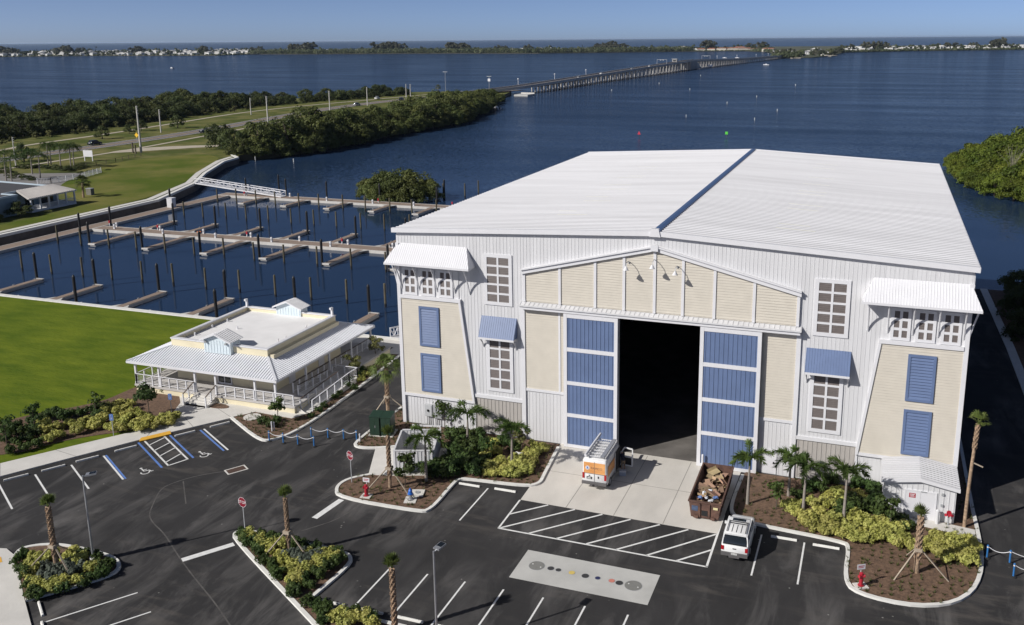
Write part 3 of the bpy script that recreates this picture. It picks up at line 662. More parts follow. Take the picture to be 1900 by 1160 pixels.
for i in range(59): x = 11.78+i*.397; e.bar((x,-.64,12.37),(x,-.03,12.58),.07,.06)
e.build('header_roof', WHITE, B)
for x, z in ((21.17,16.66),(23.3,16.95),(25.14,16.58)):
    g_ = MB(); pts = [(x,-.1,z),(x,-.25,z+.12),(x-.0,-.6,z+.2),(x,-.95,z+.1),(x,-1.08,z-.12)]; g_.tube(pts, .03, 6); g_.cyl(x,-.12,z-.08,z+.08,.08,8); L = g_.build('gooseneck_lamp', STEEL, B)
    MB().tube([(x,-1.08,z-.1),(x,-1.1,z-.2),(x,-1.14,z-.42)], [.06,.12,.24], 12).build('lamp_shade', WHITE, L)
# side door right of the doors, meter boxes left
e = MB(); e.box(32.28,-.06,.05,32.38,-.001,2.15); e.box(33.38,-.06,.05,33.48,-.001,2.15); e.box(32.38,-.06,2.05,33.38,-.001,2.15); e.box(32.38,-.045,.05,33.38,-.001,2.05)
d_ = e.build('side_door', WHITE2, B); MB().box(33.2,-.12,.95,33.28,-.045,1.1).build('door_handle', BLACKP, d_)
for x0, x1, z0, z1 in ((2.25,2.98,.95,2.05),(3.1,3.95,.85,2.1)):
    e = MB(); e.box(x0,-.28,z0,x1,-.036,z1); e.box(x0+.04,-.30,z0+.05,x1-.04,-.28,z1-.05); m_ = e.build('meter_box', GREYM if x0 > 3 else mat('meter_grey',(.45,.46,.47),.5,.05,2), B)
    e = MB()
    for k in range(3): e.cyl(x0+.15+k*.2,-.12,.02,z0,.035,8)
    e.build('conduit', STEEL, m_)
MB().cyl(2.6,-.33,1.45,1.62,.09,10).build('meter_dial', BLACKP, B)
# entrance annex at the right corner
A0, A1, AY = 41.55, 46.40, -3.95; xm = (A0+A1)/2; za, zp = 2.82, 3.22
a = MB(); a.xprism([(A0,.02),(A1,.02),(A1,za),(xm,zp),(A0,za)], AY, AY+.15); a.box(A0,AY+.15,.02,A0+.15,0,za); a.box(A1-.15,AY+.15,.02,A1,0,za)
ribs(a, A0+.1, A1-.1, .05, lambda x: zp-(zp-za)*abs(x-xm)/(xm-A0)-.03, AY, .36, .045, .03)
for k in range(11): y = AY+.2+k*.36; a.box(A1-.005,y,.05,A1+.03,y+.045,za-.02); a.box(A0-.03,y,.05,A0+.005,y+.045,za-.02)
an = a.build('annex_wall', WHITE, B)
r = MB(); ov = .22
for s in (1,-1):
    xe = xm-s*(xm-A0+ov); ze = za-.03
    r.poly([(xe,AY-ov,ze+.06),(xm,AY-ov,zp+.08),(xm,-.13,zp+.08),(xe,-.13,ze+.06)]); 
    for i in range(12):
        y = AY-.1+i*.335; r.bar((xe,y,ze+.08),(xm,y,zp+.10),.12,.07)
    r.xprism([(xe,ze-.14),(xm,zp-.12),(xm,zp+.13),(xe,ze+.11)], AY-ov-.05, AY-ov+.05, 1); r.box(min(xe,xe+s*.08),AY-ov+.05,ze-.12,max(xe,xe+s*.08),-.13,ze+.05,1)
r.build('annex_roof', [ROOFW, WHITE2], B)
e = MB(); e.box(42.95,AY-.07,.1,43.05,AY-.001,2.32); e.box(45.05,AY-.07,.1,45.15,AY-.001,2.32); e.box(43.05,AY-.07,2.22,45.05,AY-.001,2.32); e.box(43.05,AY-.055,.1,44.045,AY-.001,2.22); e.box(44.055,AY-.055,.1,45.05,AY-.001,2.22)
dd = e.build('entrance_door', WHITE2, B)
MB().box(44.0,AY-.10,.98,44.08,AY-.055,1.16).box(44.05,AY-.1,2.24,44.45,AY-.07,2.30).build('door_handle', GREYM, dd)
MB().box(43.28,AY-.064,1.72,43.72,AY-.056,2.06).build('door_notice', RED, dd)
MB().box(43.34,AY-.068,1.95,43.66,AY-.064,2.0).box(43.34,AY-.068,1.86,43.62,AY-.064,1.9).box(43.34,AY-.068,1.78,43.66,AY-.064,1.81).build('notice_lines', WHITE2, dd)
for z in (2.2, 1.35): MB().box(45.42,AY-.12,z,45.6,AY-.03,z+.16).build('wall_lamp', GREYM, B)
# fire connection: steel cylinder and red valve beside the annex door
t = thing('vent_pipe', 'squat white capped pipe standing beside the annex door', 'pipe', (45.25,-4.35,.1)); MB().cyl(0,0,0,1.05,.13,12).build('body', WHITE, t); MB().tube([(0,0,1.05),(0,0,1.15)], [.15,.03], 12).build('cap', WHITE, t)
t = thing('fire_valve', 'red fire valve with two hose outlets against the annex wall', 'fire valve', (46.0,-4.3,.1))
v = MB(); v.cyl(0,0,0,.8,.06,10); v.tube([(0,.35,.8),(0,-.1,.85)], .09, 10); v.build('body', GREYM, t)
for a in (-.22, 0.0, .22): MB().tube([(a*.4,-.05,.85),(a,-.22,.9)], [.08,.11], 10).build('outlet', RED, t)
MB().tube([(0,.0,1.0),(0,-.04,1.0)], .17, 12).tube([(0,0,.8),(0,0,1.0)], .03, 6).build('hand_wheel', RED, t)
# steel guard post by the right door leaf
t = thing('guard_post', 'white steel guard post before the right blue sliding door', 'post', (27.68,-.72,0)); MB().cyl(0,0,0,1.15,.09,12).build('pipe', WHITE2, t); MB().tube([(0,0,1.15),(0,0,1.2),(0,0,1.22)], [.09,.06,.01], 12).build('cap', WHITE2, t)
# ================================================================ CLUBHOUSE
LCREAM = mat('clubhouse_cream', (.70,.63,.45), .6, .05, 1); MEMB = mat('roof_membrane', (.78,.77,.76), .7, .06, .5); PALEB = mat('pale_blue_board', (.60,.68,.72), .5, .05, 1); PORCHF = mat('porch_boards', (.46,.44,.42), .8, .1, 1.5); HAND = mat('dark_handrail', (.10,.075,.06), .6, .1, 3)
c = thing('clubhouse', 'single storey cream clubhouse with white wraparound porch and flat roof', 'clubhouse')
DZ = .8; ex0, ex1, ey0, ey1 = -29.95, -12.25, -2.15, 15.9; EZ = 3.22
px0, px1, py0, py1 = -26.7, -15.2, .75, 12.7; PZ0, PZ1 = 4.3, 5.0
b = MB(); b.box(-29.3,-1.9,-.1,-10.6,16.2,.62); b.build('base', LCREAM, c)
b = MB(); b.box(-29.4,-2.0,.62,-10.5,16.3,DZ); b.build('porch_floor', PORCHF, c)
b = MB(); b.box(-26.5,.9,DZ,-14.6,12.5,4.5); wl = b.build('wall', LCREAM, c)
b = MB(); b.box(-21.5,.80,DZ,-19.75,.899,2.95); d = b.build('entrance_door', WHITE2, c); MB().box(-21.35,.77,1.0,-20.7,.80,2.7).box(-20.55,.77,1.0,-19.9,.80,2.7).build('glazing', GLASS, d)
for y in (3.0, 8.2): b = MB(); b.box(-14.6,y,DZ,-14.52,y+1.0,2.85); b.build('side_door', WHITE2, c)
for x, y in ((-17.3,.8),(-24.8,.8)): MB().box(x-.09,y-.06,1.7,x+.09,y+.1,1.95).build('wall_lamp', BLACKP, c)
for y in (1.2,6.5): MB().box(-14.6,y,1.7,-14.42,y+.2,1.95).build('wall_lamp', BLACKP, c)
# porch roof: four sloped sheets with standing ribs
r = MB(); E = [(ex0,ey0,EZ),(ex1,ey0,EZ),(ex1,ey1,EZ),(ex0,ey1,EZ)]; I = [(px0,py0,PZ0),(px1,py0,PZ0),(px1,py1,PZ0),(px0,py1,PZ0)]
for k in range(4):
    k2 = (k+1) % 4; r.poly([E[k],E[k2],I[k2],I[k]]); a0, a1, b0, b1 = V(E[k]), V(E[k2]), V(I[k]), V(I[k2])
    d = (a1-a0).normalized(); L = (a1-a0).length; s0 = (b0-a0).dot(d); s1 = L-(b1-a1).dot(-d); s1 = (b1-a0).dot(d); n = int(L/.3)
    perp = (b0-a0)-d*s0
    for i in range(1, n):
        t = L*i/n; f = min(1, t/s0 if s0 > .01 else 1, (L-t)/(L-s1) if L-s1 > .01 else 1); p = a0+d*t
        r.bar(p+V((0,0,.03)), p+perp*f+V((0,0,.03)), .05, .06)
    r.bar(a0+V((0,0,.04)), b0+V((0,0,.04)), .22, .05)
r.build('porch_roof', mat('porch_roof_sheet', (.68,.69,.72), .5, .05, .6), c)
s = MB(); s.poly([(ex0+.05,ey0+.05,EZ-.1),(ex1-.05,ey0+.05,EZ-.1),(ex1-.05,ey1-.05,EZ-.1),(ex0+.05,ey1-.05,EZ-.1)]); s.build('porch_ceiling', WHITE2, c)
f = MB(); f.ribbon([(ex0,ey0),(ex1,ey0),(ex1,ey1),(ex0,ey1)], .1, EZ-.22, EZ+.0, closed=True); f.build('fascia', WHITE2, c)
# parapet and flat roof
q = MB(); q.ribbon([(px0+.1,py0+.1),(px1-.1,py0+.1),(px1-.1,py1-.1),(px0+.1,py1-.1)], .28, PZ0-.1, PZ1, closed=True); q.build('parapet', LCREAM, c)
q = MB(); q.ribbon([(px0+.1,py0+.1),(px1-.1,py0+.1),(px1-.1,py1-.1),(px0+.1,py1-.1)], .40, PZ1, PZ1+.12, closed=True); q.build('parapet_cap', WHITE2, c)
MB().poly([(px0+.2,py0+.2,4.62),(px1-.2,py0+.2,4.62),(px1-.2,py1-.2,4.62),(px0+.2,py1-.2,4.62)]).build('flat_roof', MEMB, c)
for x, y, dy in ((-22.3,.72,1.5),(-22.45,12.75,1.3)):          # two little gabled dormer boxes
    w_ = 3.15; x1 = x+w_; xm_ = x+w_/2; k = MB(); k.xprism([(x,4.2),(x1,4.2),(x1,5.6),(xm_,6.2),(x,5.6)], y-.45, y+dy-.45)
    for i in range(9): xx = x+.15+i*.356; k.box(xx-.02,y-.48,4.25,xx+.02,y-.45,5.55)
    cu = k.build('dormer', PALEB, c)
    k = MB(); o = .3
    for s_ in (1,-1):
        xe = xm_-s_*(w_/2+o); k.poly([(xe,y-.75,5.53),(xm_,y-.75,6.28),(xm_,y+dy-.2,6.28),(xe,y+dy-.2,5.53)]); k.xprism([(xe,5.41),(xm_,6.16),(xm_,6.30),(xe,5.55)], y-.80, y-.74, 1)
        for i in range(7): yy = y-.65+i*(dy+.3)/6.5; k.bar((xe,yy,5.56),(xm_,yy,6.31),.05,.06)
    k.build('dormer_roof', [WHITE, WHITE2], cu)
    if dy == 1.5:
        for xx in (x+.35, x1-.4): MB().box(xx-.1,y-.7,5.25,xx+.1,y-.48,5.42).build('flood_lamp', GREYM, cu)
for x, y in ((-26.5,12.5),(-15.4,12.5)): k = MB(); k.box(x-.1,y-.1,PZ1+.12,x+.1,y+.1,6.0); k.box(x-.1,y-.32,5.8,x+.1,y-.1,6.02); k.build('chimney_pipe', WHITE2, c)
for x, y, h in ((-25.9,3.2,.35),(-26,6,.3),(-25.8,8.2,.35),(-23.1,6.4,.3),(-16.3,4.0,.4),(-16.0,4.9,.4),(-15.9,8.2,.4),(-16.2,8.8,.4)): k = MB(); k.cyl(x,y,4.62,4.62+h,.08,8); k.build('roof_vent', WHITE2, c)
# posts
PX = [-29.3,-26.4,-22.0,-19.55,-15.0,-12.7]
posts = [(x,-1.75) for x in PX]+[(-12.7,y) for y in (3.2,7.4,11.6,15.7)]+[(-29.3,y) for y in (3,8,12,15.7)]
for x, y in posts: MB().box(x-.09,y-.09,DZ,x+.09,y+.09,EZ-.1).box(x-.12,y-.12,DZ,x+.12,y+.12,DZ+.2).build('porch_post', WHITE2, c)
# railings: white posts, pale mesh of balusters, rails
def rail(pts, post=1.1, h=1.05, zf=DZ, cap=None):
    k = MB(); hd = MB()
    for (a, za_), (b_, zb_) in zip(pts, pts[1:]):
        a = V((a[0],a[1],za_)); b_ = V((b_[0],b_[1],zb_)); L = (b_-a).length; n = max(1, round(L/post))
        for i in range(n+1):
            p = a+(b_-a)*i/n; k.box(p.x-.055,p.y-.055,p.z-.05,p.x+.055,p.y+.055,p.z+h)
        k.bar(a+V((0,0,.18)), b_+V((0,0,.18)), .04, .05); hd.bar(a+V((0,0,h)), b_+V((0,0,h)), .11, .05)
        for q in (.36,.52,.68,.84): k.bar(a+V((0,0,q)), b_+V((0,0,q)), .012, .012)
    o = k.build('railing', WHITE2, c); hd.build('handrail', cap or WHITE2, o)
e_ = lambda *p: [((x,y),z) for x,y,z in p]
rail(e_((-29.25,16,DZ),(-29.25,-1.85,DZ),(-22.05,-1.85,DZ))); rail(e_((-19.5,-1.85,DZ),(-10.7,-1.85,DZ)))
rail(e_((-12.7,16,DZ),(-12.7,1.0,DZ)), cap=HAND)
# switchback ramp beside the porch
rp = MB()
rp.poly([(-10.75,-1.6,DZ-.02),(-9.5,-1.6,.12),(-9.5,-1.6,.0),(-10.75,-1.6,.0)])
rp.v += []; 
rp.prism([(-10.65,-1.2),(-9.35,-1.2),(-9.35,6.4),(-10.65,6.4)], 0, .14)
def slope(x0, x1, y0, z0, y1, z1):
    b = len(rp.v); rp.v += [(x0,y0,0),(x1,y0,0),(x1,y1,0),(x0,y1,0),(x0,y0,z0),(x1,y0,z0),(x1,y1,z1),(x0,y1,z1)]
    for q in ((4,5,6,7),(0,1,5,4),(1,2,6,5),(2,3,7,6),(3,0,4,7)): rp.f.append(tuple(b+i for i in q)); rp.m.append(0)
slope(-10.45,-9.3,-.8,.14,5.6,.58); rp.box(-12.3,5.6,0,-9.3,7.2,.58); slope(-11.8,-10.6,.6,1.0,5.6,.60)
rp.build('ramp', CONC, c)
rail(e_((-9.3,-.9,.14),(-9.3,5.6,.58),(-9.3,7.2,.58),(-12.3,7.2,.58)), 1.2); rail(e_((-10.55,-1.0,.16),(-10.55,5.5,.6)), 1.2, cap=HAND); rail(e_((-11.85,.6,DZ),(-11.85,5.6,.62)), 1.2, cap=HAND)
# front steps
st = MB()
for i in range(5): st.box(-22.0,-1.9-.32*(i+1),-.02,-19.5,-1.9-.32*i-.002,DZ-.14*(i+1)+.0)
for x in (-22.15,-19.5): st.prism([(x,-3.5),(x+.16,-3.5),(x+.16,-2.0),(x,-2.0)], 0, .3)
st.build('steps', CONC, c)
rail(e_((-22.1,-1.9,DZ),(-22.1,-3.5,.12)), .9, cap=HAND); rail(e_((-19.45,-1.9,DZ),(-19.45,-3.5,.12)), .9, cap=HAND)
# small mulch pocket beside the steps
struct(MB().prism([(-18.9+1.6*cos(t)*.9,-2.75+.55*sin(t)) for t in [2*pi*k/16 for k in range(16)]], .0, .13), 'mulch_bed', MULCH)
# ================================================================ MARINA
DK = WATER+.5
def dock(name, label, x0, y0, x1, y1):
    t = thing(name, label, 'dock', ((x0+x1)/2,(y0+y1)/2,DK)); hx, hy = (x1-x0)/2, (y1-y0)/2
    MB().box(-hx+.22,-hy+.22,-.06,hx-.22,hy-.22,.0).build('decking', DECKW, t)
    MB().box(-hx,-hy,-.75,hx,hy,-.07).box(-hx,-hy,-.07,hx,-hy+.2,.03).box(-hx,hy-.2,-.07,hx,hy,.03).box(-hx,-hy+.2,-.07,-hx+.2,hy-.2,.03).box(hx-.2,-hy+.2,-.07,hx,hy-.2,.03).build('float', DOCKE, t)
    return t
def finger(t, x, ya, yb, w=1.25):                      # finger pier as part of its dock
    cx, cy = t.location.x, t.location.y; y0, y1 = min(ya,yb)-cy, max(ya,yb)-cy; x -= cx
    f = MB().box(x-w/2+.1,y0,-.06,x+w/2-.1,y1,.004).build('finger_pier', DECKW, t)
    tip = y0 if ya < yb else y1; base = y1 if ya < yb else y0; s = 1 if base > tip else -1
    g = MB(); g.box(x-w/2,y0,-.6,x+w/2,y1,-.065); g.prism([(x-w/2,base),(x-w/2-1.1,base),(x-w/2,base-s*1.6)], -.1, .0); g.prism([(x+w/2,base),(x+w/2+1.1,base),(x+w/2,base-s*1.6)], -.1, .0); g.box(x-w/2-.25,tip-.2,-.25,x+w/2,tip+.2,.02)
    g.build('float', DOCKE, f)
    g = MB()
    for yy in (tip+s*.6, (tip+base)/2): g.box(x-w/2+.02,yy,.0,x-w/2+.12,yy+.3,.12)
    g.build('cleat', GREYM, f)
tA = dock('dock', 'long floating dock lying along the far seawall', -108.6, 38, -105.2, 108)
tB = dock('dock', 'middle floating dock with fingers on both of its sides', -105.1, 66.8, -20, 70.0)
tC = dock('dock', 'farthest floating dock, reached by the white gangway, fingers on near side', -108.6, 108.1, -45, 111.4)
tD = dock('dock', 'nearest floating dock tucked under the lawn seawall', -90, 22.3, -13, 24.9)
FB = [-94.2,-82.1,-69.4,-57.2,-44.9,-32.5]; FBB = [-95.2,-85.0,-74.3,-63.6,-53.0,-42.4]; FC = [-95.7,-84.4,-73.3,-62.2,-51.6]; FD = [-81.8,-70.1,-58.1,-46.2,-34.5,-22.8]
for x in FB: finger(tB, x, 56.2, 66.8)
for x in FBB: finger(tB, x, 78.4, 70.0)
for x in FC: finger(tC, x, 100.3, 108.1)
for x in FD: finger(tD, x, 33.7, 24.9)
# piles
pp = thing('mooring_pile', '', 'mooring pile', (0,0,0), 0, 'brown mooring piles standing in the basin')
MB().tube([(0,0,-3),(0,0,.6)], .17, 9).build('wet_foot', PILEB, pp); MB().tube([(0,0,.55),(0,0,3.45),(0,0,3.5)], [.165,.155,.1], 9).build('shaft', PILE, pp)
pb = thing('guide_pile', '', 'dock pile', (0,0,0), 0, 'black guide piles holding the docks')
MB().tube([(0,0,-3),(0,0,4.2)], .21, 10).build('shaft', PILEB, pb); MB().tube([(0,0,4.2),(0,0,4.5)], [.215,.03], 10).build('cap', PILEB, pb)
first = [True, True]
def pile(proto, k, x, y, label):
    if first[k]: first[k] = False; proto.location = (x,y,WATER); proto['label'] = label
    else:
        o = dup(proto, (x,y,WATER+U(-.25,.15)), U(0,6), label); o.rotation_euler.x = U(-.012,.012)
rows = [(38.0,[-96.4,-90.3,-84.1,-77.7,-71.9,-66,-59.9,-53.9,-47.9,-41.6,-35.6,-29.7,-23.6],'in the row nearest the lawn'),
 (55.6,[-101.7,-96.3,-89.8,-83.5,-77.2,-71,-64.8,-58.6,-52.6,-46.2,-39.8,-33.5,-27.2],'in the row before the middle dock'),
 (84.6,[-98.1,-93.2,-87.4,-82.4,-77,-71.5,-66.1,-60.9,-55.4,-50.1,-44.6],'in the row behind the middle dock'),
 (101.1,[-102.9,-97.6,-92.4,-87.1,-81,-75.9,-69.7,-64.2,-58.2,-52.9,-47.1],'in the row before the far dock')]
for y, xs_, lb in rows:
    for i, x in enumerate(xs_): pile(pp, 0, x, y+U(-.1,.1), f'weathered brown pile, {ORD[i]} from the left {lb}')
bl = [([x-1.0 for x in FB], 56.5, 'at a near-side fingertip of the middle dock'), ([x+.95 for x in FBB], 77.2, 'at a finger tip behind the middle dock'), ([x-1 for x in FD], 34.0, 'at a finger tip of the nearest dock'), ([-103.2,-91.9,-80.8,-66.8,-52.4], 111.9, 'along the far dock')]
for xs_, y, lb in bl:
    for i, x in enumerate(xs_): pile(pb, 1, x, y, f'black guide pile, {ORD[i]} from the left {lb}')
for x, y, lb in ((-104.9,63.8,'black guide pile beside the left end of the middle dock'),(-104.9,71.4,'black guide pile just behind the left end of the middle dock'),(-108.9,92.8,'black guide pile by the white cabinet on the seawall dock'),(-65.8,25.3,'left black guide pile on the nearest dock above the lawn edge'),(-41.7,25.3,'right black guide pile on the nearest dock above the lawn edge'),(-98,117.6,'black pile standing beyond the gangway'),(-55.5,122,'lone dark pile standing in the water right of the mangrove islet')): pile(pb, 1, x, y, lb)
# power pedestals
ped = thing('power_pedestal', 'x', 'power pedestal', (0,0,0), 0, 'white power pedestals on the docks')
MB().box(-.15,-.15,0,.15,.15,.7).build('body', WHITE2, ped); MB().box(-.19,-.19,.7,.19,.19,.82).box(-.11,-.11,.82,.11,.11,.92).build('cap', WHITE2, ped); MB().box(-.11,-.17,.3,.11,-.15,.6).build('socket_panel', GREYM, ped)
P_ = [(-100.8,68.2,'first from the left on the middle dock'),(-101.8,69.8,'at the back of the left end of the middle dock'),(-91,69.7,'beside the first red fire box on the middle dock'),(-88.2,67.3,'third along the near edge of the middle dock'),(-80.7,69.7,'next to the orange float on the middle dock'),(-76.0,67.3,'fourth along the near edge of the middle dock'),(-69.9,69.7,'beside the second red fire box on the middle dock'),(-63.6,67.3,'fifth along the near edge of the middle dock'),(-59.2,69.6,'behind the fifth near-edge pedestal of the middle dock'),(-51.2,67.3,'at the near edge close to the third red fire box'),(-49.1,69.7,'beside the third red fire box on the middle dock'),(-40,69.6,'on the middle dock closest to the barn'),(-90.1,110.8,'at the foot of the gangway'),(-78.6,108.5,'second along the far dock'),(-66.7,108.5,'before the mangrove islet on the far dock'),(-56.4,108.5,'right of the mangrove islet on the far dock'),(-101.2,109.3,'beneath the gangway on the far dock'),(-73.8,22.9,'leftmost above the lawn edge'),(-62.3,22.9,'second above the lawn edge'),(-50.5,22.9,'third above the lawn edge')]
for i, (x, y, lb) in enumerate(P_):
    if i == 0: ped.location = (x,y,DK); ped['label'] = 'white power pedestal '+lb
    else: dup(ped, (x,y,DK), 0, 'white power pedestal '+lb)
fx = thing('fire_box', '', 'fire box', (0,0,0), 0, 'red fire extinguisher boxes on the docks')
MB().box(-.06,-.06,0,.06,.06,.7).build('post', WHITE2, fx); MB().box(-.14,-.10,.5,.14,.10,.95).prism([(-.17,-.13),(.17,-.13),(.17,.13),(-.17,.13)],.95,1.0).build('cabinet', RED, fx)
for i, (x, y, lb) in enumerate(((-91.7,69.8,'leftmost red fire box on the middle dock'),(-70.9,69.8,'central red fire box on the middle dock'),(-50.4,69.8,'red fire box on the middle dock nearest the barn'),(-104.4,70.6,'red fire box where the middle dock meets the seawall dock'),(-101.5,108.9,'red fire box on the far dock left of the gangway foot'),(-65.9,109.6,'red fire box on the far dock before the islet'),(-48,110.5,'red fire box at the right end of the far dock'))):
    if i == 0: fx.location = (x,y,DK); fx['label'] = lb
    else: dup(fx, (x,y,DK), 0, lb)
t = thing('life_float', 'orange life float lying on the middle dock', 'life float', (-81.6,69.5,DK+.02))
MB().tube([(.32*cos(k*pi/6),.32*sin(k*pi/6),.3+.0*k) for k in range(13)], .11, 8).build('ring', mat('orange', (.62,.20,.06), .5, .1, 3), t); MB().box(-.06,-.3,0,.06,.3,.22).build('stand', GREYM, t)
t = thing('pump_cabinet', 'white cabinet on the seawall dock before the grassy bank', 'cabinet', (-107.2,91.2,DK)); MB().box(-.7,-.6,0,.7,.6,2.0).build('body', WHITE2, t); MB().box(-.78,-.68,2.0,.78,.68,2.12).build('lid', WHITE2, t); MB().box(-.5,-.63,.2,.5,-.6,1.8).build('door', WHITE, t)
# truss gangways
def gangway(label, a, b, w=1.7, h=1.25, n=14):
    a = V(a); b = V(b); t = thing('gangway', label, 'gangway', a); d = b-a; s = V((-d.y,d.x,0)).normalized()*w/2; up = V((0,0,h)); O = V((0,0,0))
    k = MB(); k.poly([O-s,O+s,d+s,d-s]); k.poly([O-s-V((0,0,.08)),d-s-V((0,0,.08)),d+s-V((0,0,.08)),O+s-V((0,0,.08))]); k.build('walkway', WHITE, t)
    for e in (s,-s):
        m = MB(); m.bar(O+e,d+e,.14,.22); m.bar(O+e+up,d+e+up,.12,.14); m.bar(O+e+up*.55,d+e+up*.55,.05,.05)
        for i in range(n+1): p = d*i/n+e; m.bar(p,p+up,.07,.07,up=(1,0,0))
        for i in range(n): p = d*i/n+e; q = d*(i+1)/n+e; (m.bar(p,q+up,.06,.06) if i % 2 else m.bar(p+up,q,.06,.06))
        m.build('truss', WHITE2, t)
gangway('long white truss gangway from the grassy bank down to the far dock', (-119.2,114,.15), (-91.5,110.2,DK+.1))
gangway('short white gangway by the left wall of the barn', (-12.6,21.2,.1), (-12.6,28.5,DK+.1), 1.5, 1.1, 8)
# ================================================================ MANGROVES AND TREES (meshes shared by copies)
def leaf_cards(mb, c, r, n, size, rg, shell=.75, flat=.0, m=0, zmin=-.6):
    for _ in range(n):
        while True:
            d = V((rg.gauss(0,1), rg.gauss(0,1), rg.gauss(0,1)))
            if d.length > .01:
                d.normalize()
                if d.z > zmin: break
        q = shell+(1.12-shell)*rg.random()**.6; p = V((c[0]+d.x*r[0]*q, c[1]+d.y*r[1]*q, c[2]+d.z*r[2]*q))
        nrm = (d+V((rg.uniform(-.7,.7),rg.uniform(-.7,.7),rg.uniform(-.3,.9)))).normalized()
        a = nrm.cross(V((rg.uniform(-1,1),rg.uniform(-1,1),rg.uniform(-1,1)))).normalized(); b = nrm.cross(a); s = size*rg.uniform(.6,1.3)
        mb.poly([p-a*s*.5-b*s*.35, p+a*s*.15-b*s*.4, p+a*s*.55, p+a*s*.1+b*s*.42, p-a*s*.45+b*s*.3], m)
def crown(seed, R, H, zb, blobs, n, size, top_=.5, dome=True):
    """lumpy crown: many small clumps spread through a dome, each a shell of leaf clusters"""
    rg = random.Random(seed); mb = MB()
    for i in range(blobs):
        a = rg.uniform(0, 2*pi); rr = R*sqrt(rg.random())*.88; f = 1-(rr/R)**2.4*.72
        z = zb+(H-zb)*(rg.uniform(.15,.84) if i % 3 else rg.uniform(.74,.88))*f; br = R*rg.uniform(.15,.33)
        z = max(z, zb+br*.5)
        leaf_cards(mb, (rr*cos(a), rr*sin(a), z), (br, br, br*.8), n//blobs, size*rg.uniform(.75,1.1), rg, .42)
    return mb
def limbs(seed, R, H, n=5, r=.16, m=0, lean=.0):
    rg = random.Random(seed+99); mb = MB(); f = H*.35
    mb.tube([(0,0,-.3),(lean*.3,0,f*.6),(lean*.6,.1,f)], [r*1.4,r*1.1,r], 7)
    for i in range(n):
        a = 2*pi*i/n+rg.uniform(-.4,.4); q = R*rg.uniform(.4,.7); mb.tube([(lean*.6,.1,f*.9),(q*.5*cos(a),q*.5*sin(a),H*.55),(q*cos(a),q*sin(a),H*.78)], [r*.8,r*.5,r*.2], 5)
    return mb
def tree_proto(name, cat, seed, R, H, zb, blobs, n, size, lm, r=.2):
    t = thing(name, 'x', cat); crown(seed, R, H, zb, blobs, n, size).build('crown', lm, t); limbs(seed, R*.8, H, 5, r).build('trunk', BARK, t); return t
class Kind:                                              # first call places the prototype itself, later ones copy it
    def __init__(s, protos): s.p = protos; s.used = [False]*len(protos)
    def put(s, loc, sc_, label, group=None, rz=None, rg=rnd):
        i = rg.randrange(len(s.p)); rz = rg.uniform(0,6.28) if rz is None else rz
        if not s.used[i]:
            s.used[i] = True; o = s.p[i]; o.location = loc; o.rotation_euler = (0,0,rz); o.scale = (sc_,)*3 if not hasattr(sc_,'__len__') else sc_; o['label'] = label
            if group: o['group'] = group
            return o
        o = dup(s.p[i], loc, rz, label, sc_)
        if group: o['group'] = group
        elif 'group' in o: del o['group']
        return o
MG = Kind([tree_proto('mangrove_tree','mangrove',s,5.4,8.3,.0,48,4600,.42,LMANG) for s in (1,2,3)])
EV = Kind([tree_proto('evergreen_tree','tree',s,5.2,8.3,.2,44,4000,.42,LOAK) for s in (11,12,13)])
BM = Kind([tree_proto('mangrove_tree','mangrove',s,5.4,8.0,.0,46,5200,.42,LBRT) for s in (21,22,23)])
YB = Kind([tree_proto('scrub_bush','bush',s,3.0,3.6,.1,10,900,.42,LYEL,.1) for s in (31,32)])
RB = Kind([tree_proto('round_tree','tree',s,3.6,6.4,.3,26,2400,.36,LOAK) for s in (41,42)])
# belt along the bay shore left of the bridge
sh = [(-146,168),(-139.7,175),(-136,185),(-134,198),(-135,228),(-135,271),(-133,300),(-152,372),(-169,425),(-176,455)]
def along(pl, s):
    L = [hypot(b[0]-a[0], b[1]-a[1]) for a, b in zip(pl, pl[1:])]; T = sum(L)*s
    for (a, b), l in zip(zip(pl, pl[1:]), L):
        if T <= l: f = T/l; return (a[0]+(b[0]-a[0])*f, a[1]+(b[1]-a[1])*f)
        T -= l
    return pl[-1]
GB = 'mangroves crowding the bay shore before the causeway'
for r_, n_, off, s_ in ((0,58,2.5,.80),(1,52,8,1.0),(2,46,15,1.12),(3,34,23,1.1)):
    for i in range(n_):
        q = (i+U(-.3,.3))/(n_-1); q = min(max(q,0),1)
        if r_ == 3 and q > .72: continue
        if q < (0,.03,.085,.15)[r_]: continue
        x, y = along(sh, q); k = 1-.25*(q > .85)
        if r_ == 3 and (.12 < q < .2 or .34 < q < .40): continue
        k = 1-.42*max(0,q-.62)/.38; MG.put((x-off+U(-1.5,1.5), y+U(-2,2), -1.6 if r_ == 0 else -.3), s_*U(.72,1.25)*k*(1.18 if .03 < q < .2 and r_ else 1), 'bushy mangrove in the dense belt between the causeway road and the bay' if r_ < 2 else 'taller mangrove at the back of the bay-shore belt beside the road', GB)
_p = G(410,276); EV.put((_p.x,_p.y,-.2), 1.12, 'dark evergreen tree at the end of the grassy bank, left of the mangroves'); _p = G(432,282); EV.put((_p.x,_p.y,-.2), .98, 'dark round evergreen standing on the bank beside the sandy track')
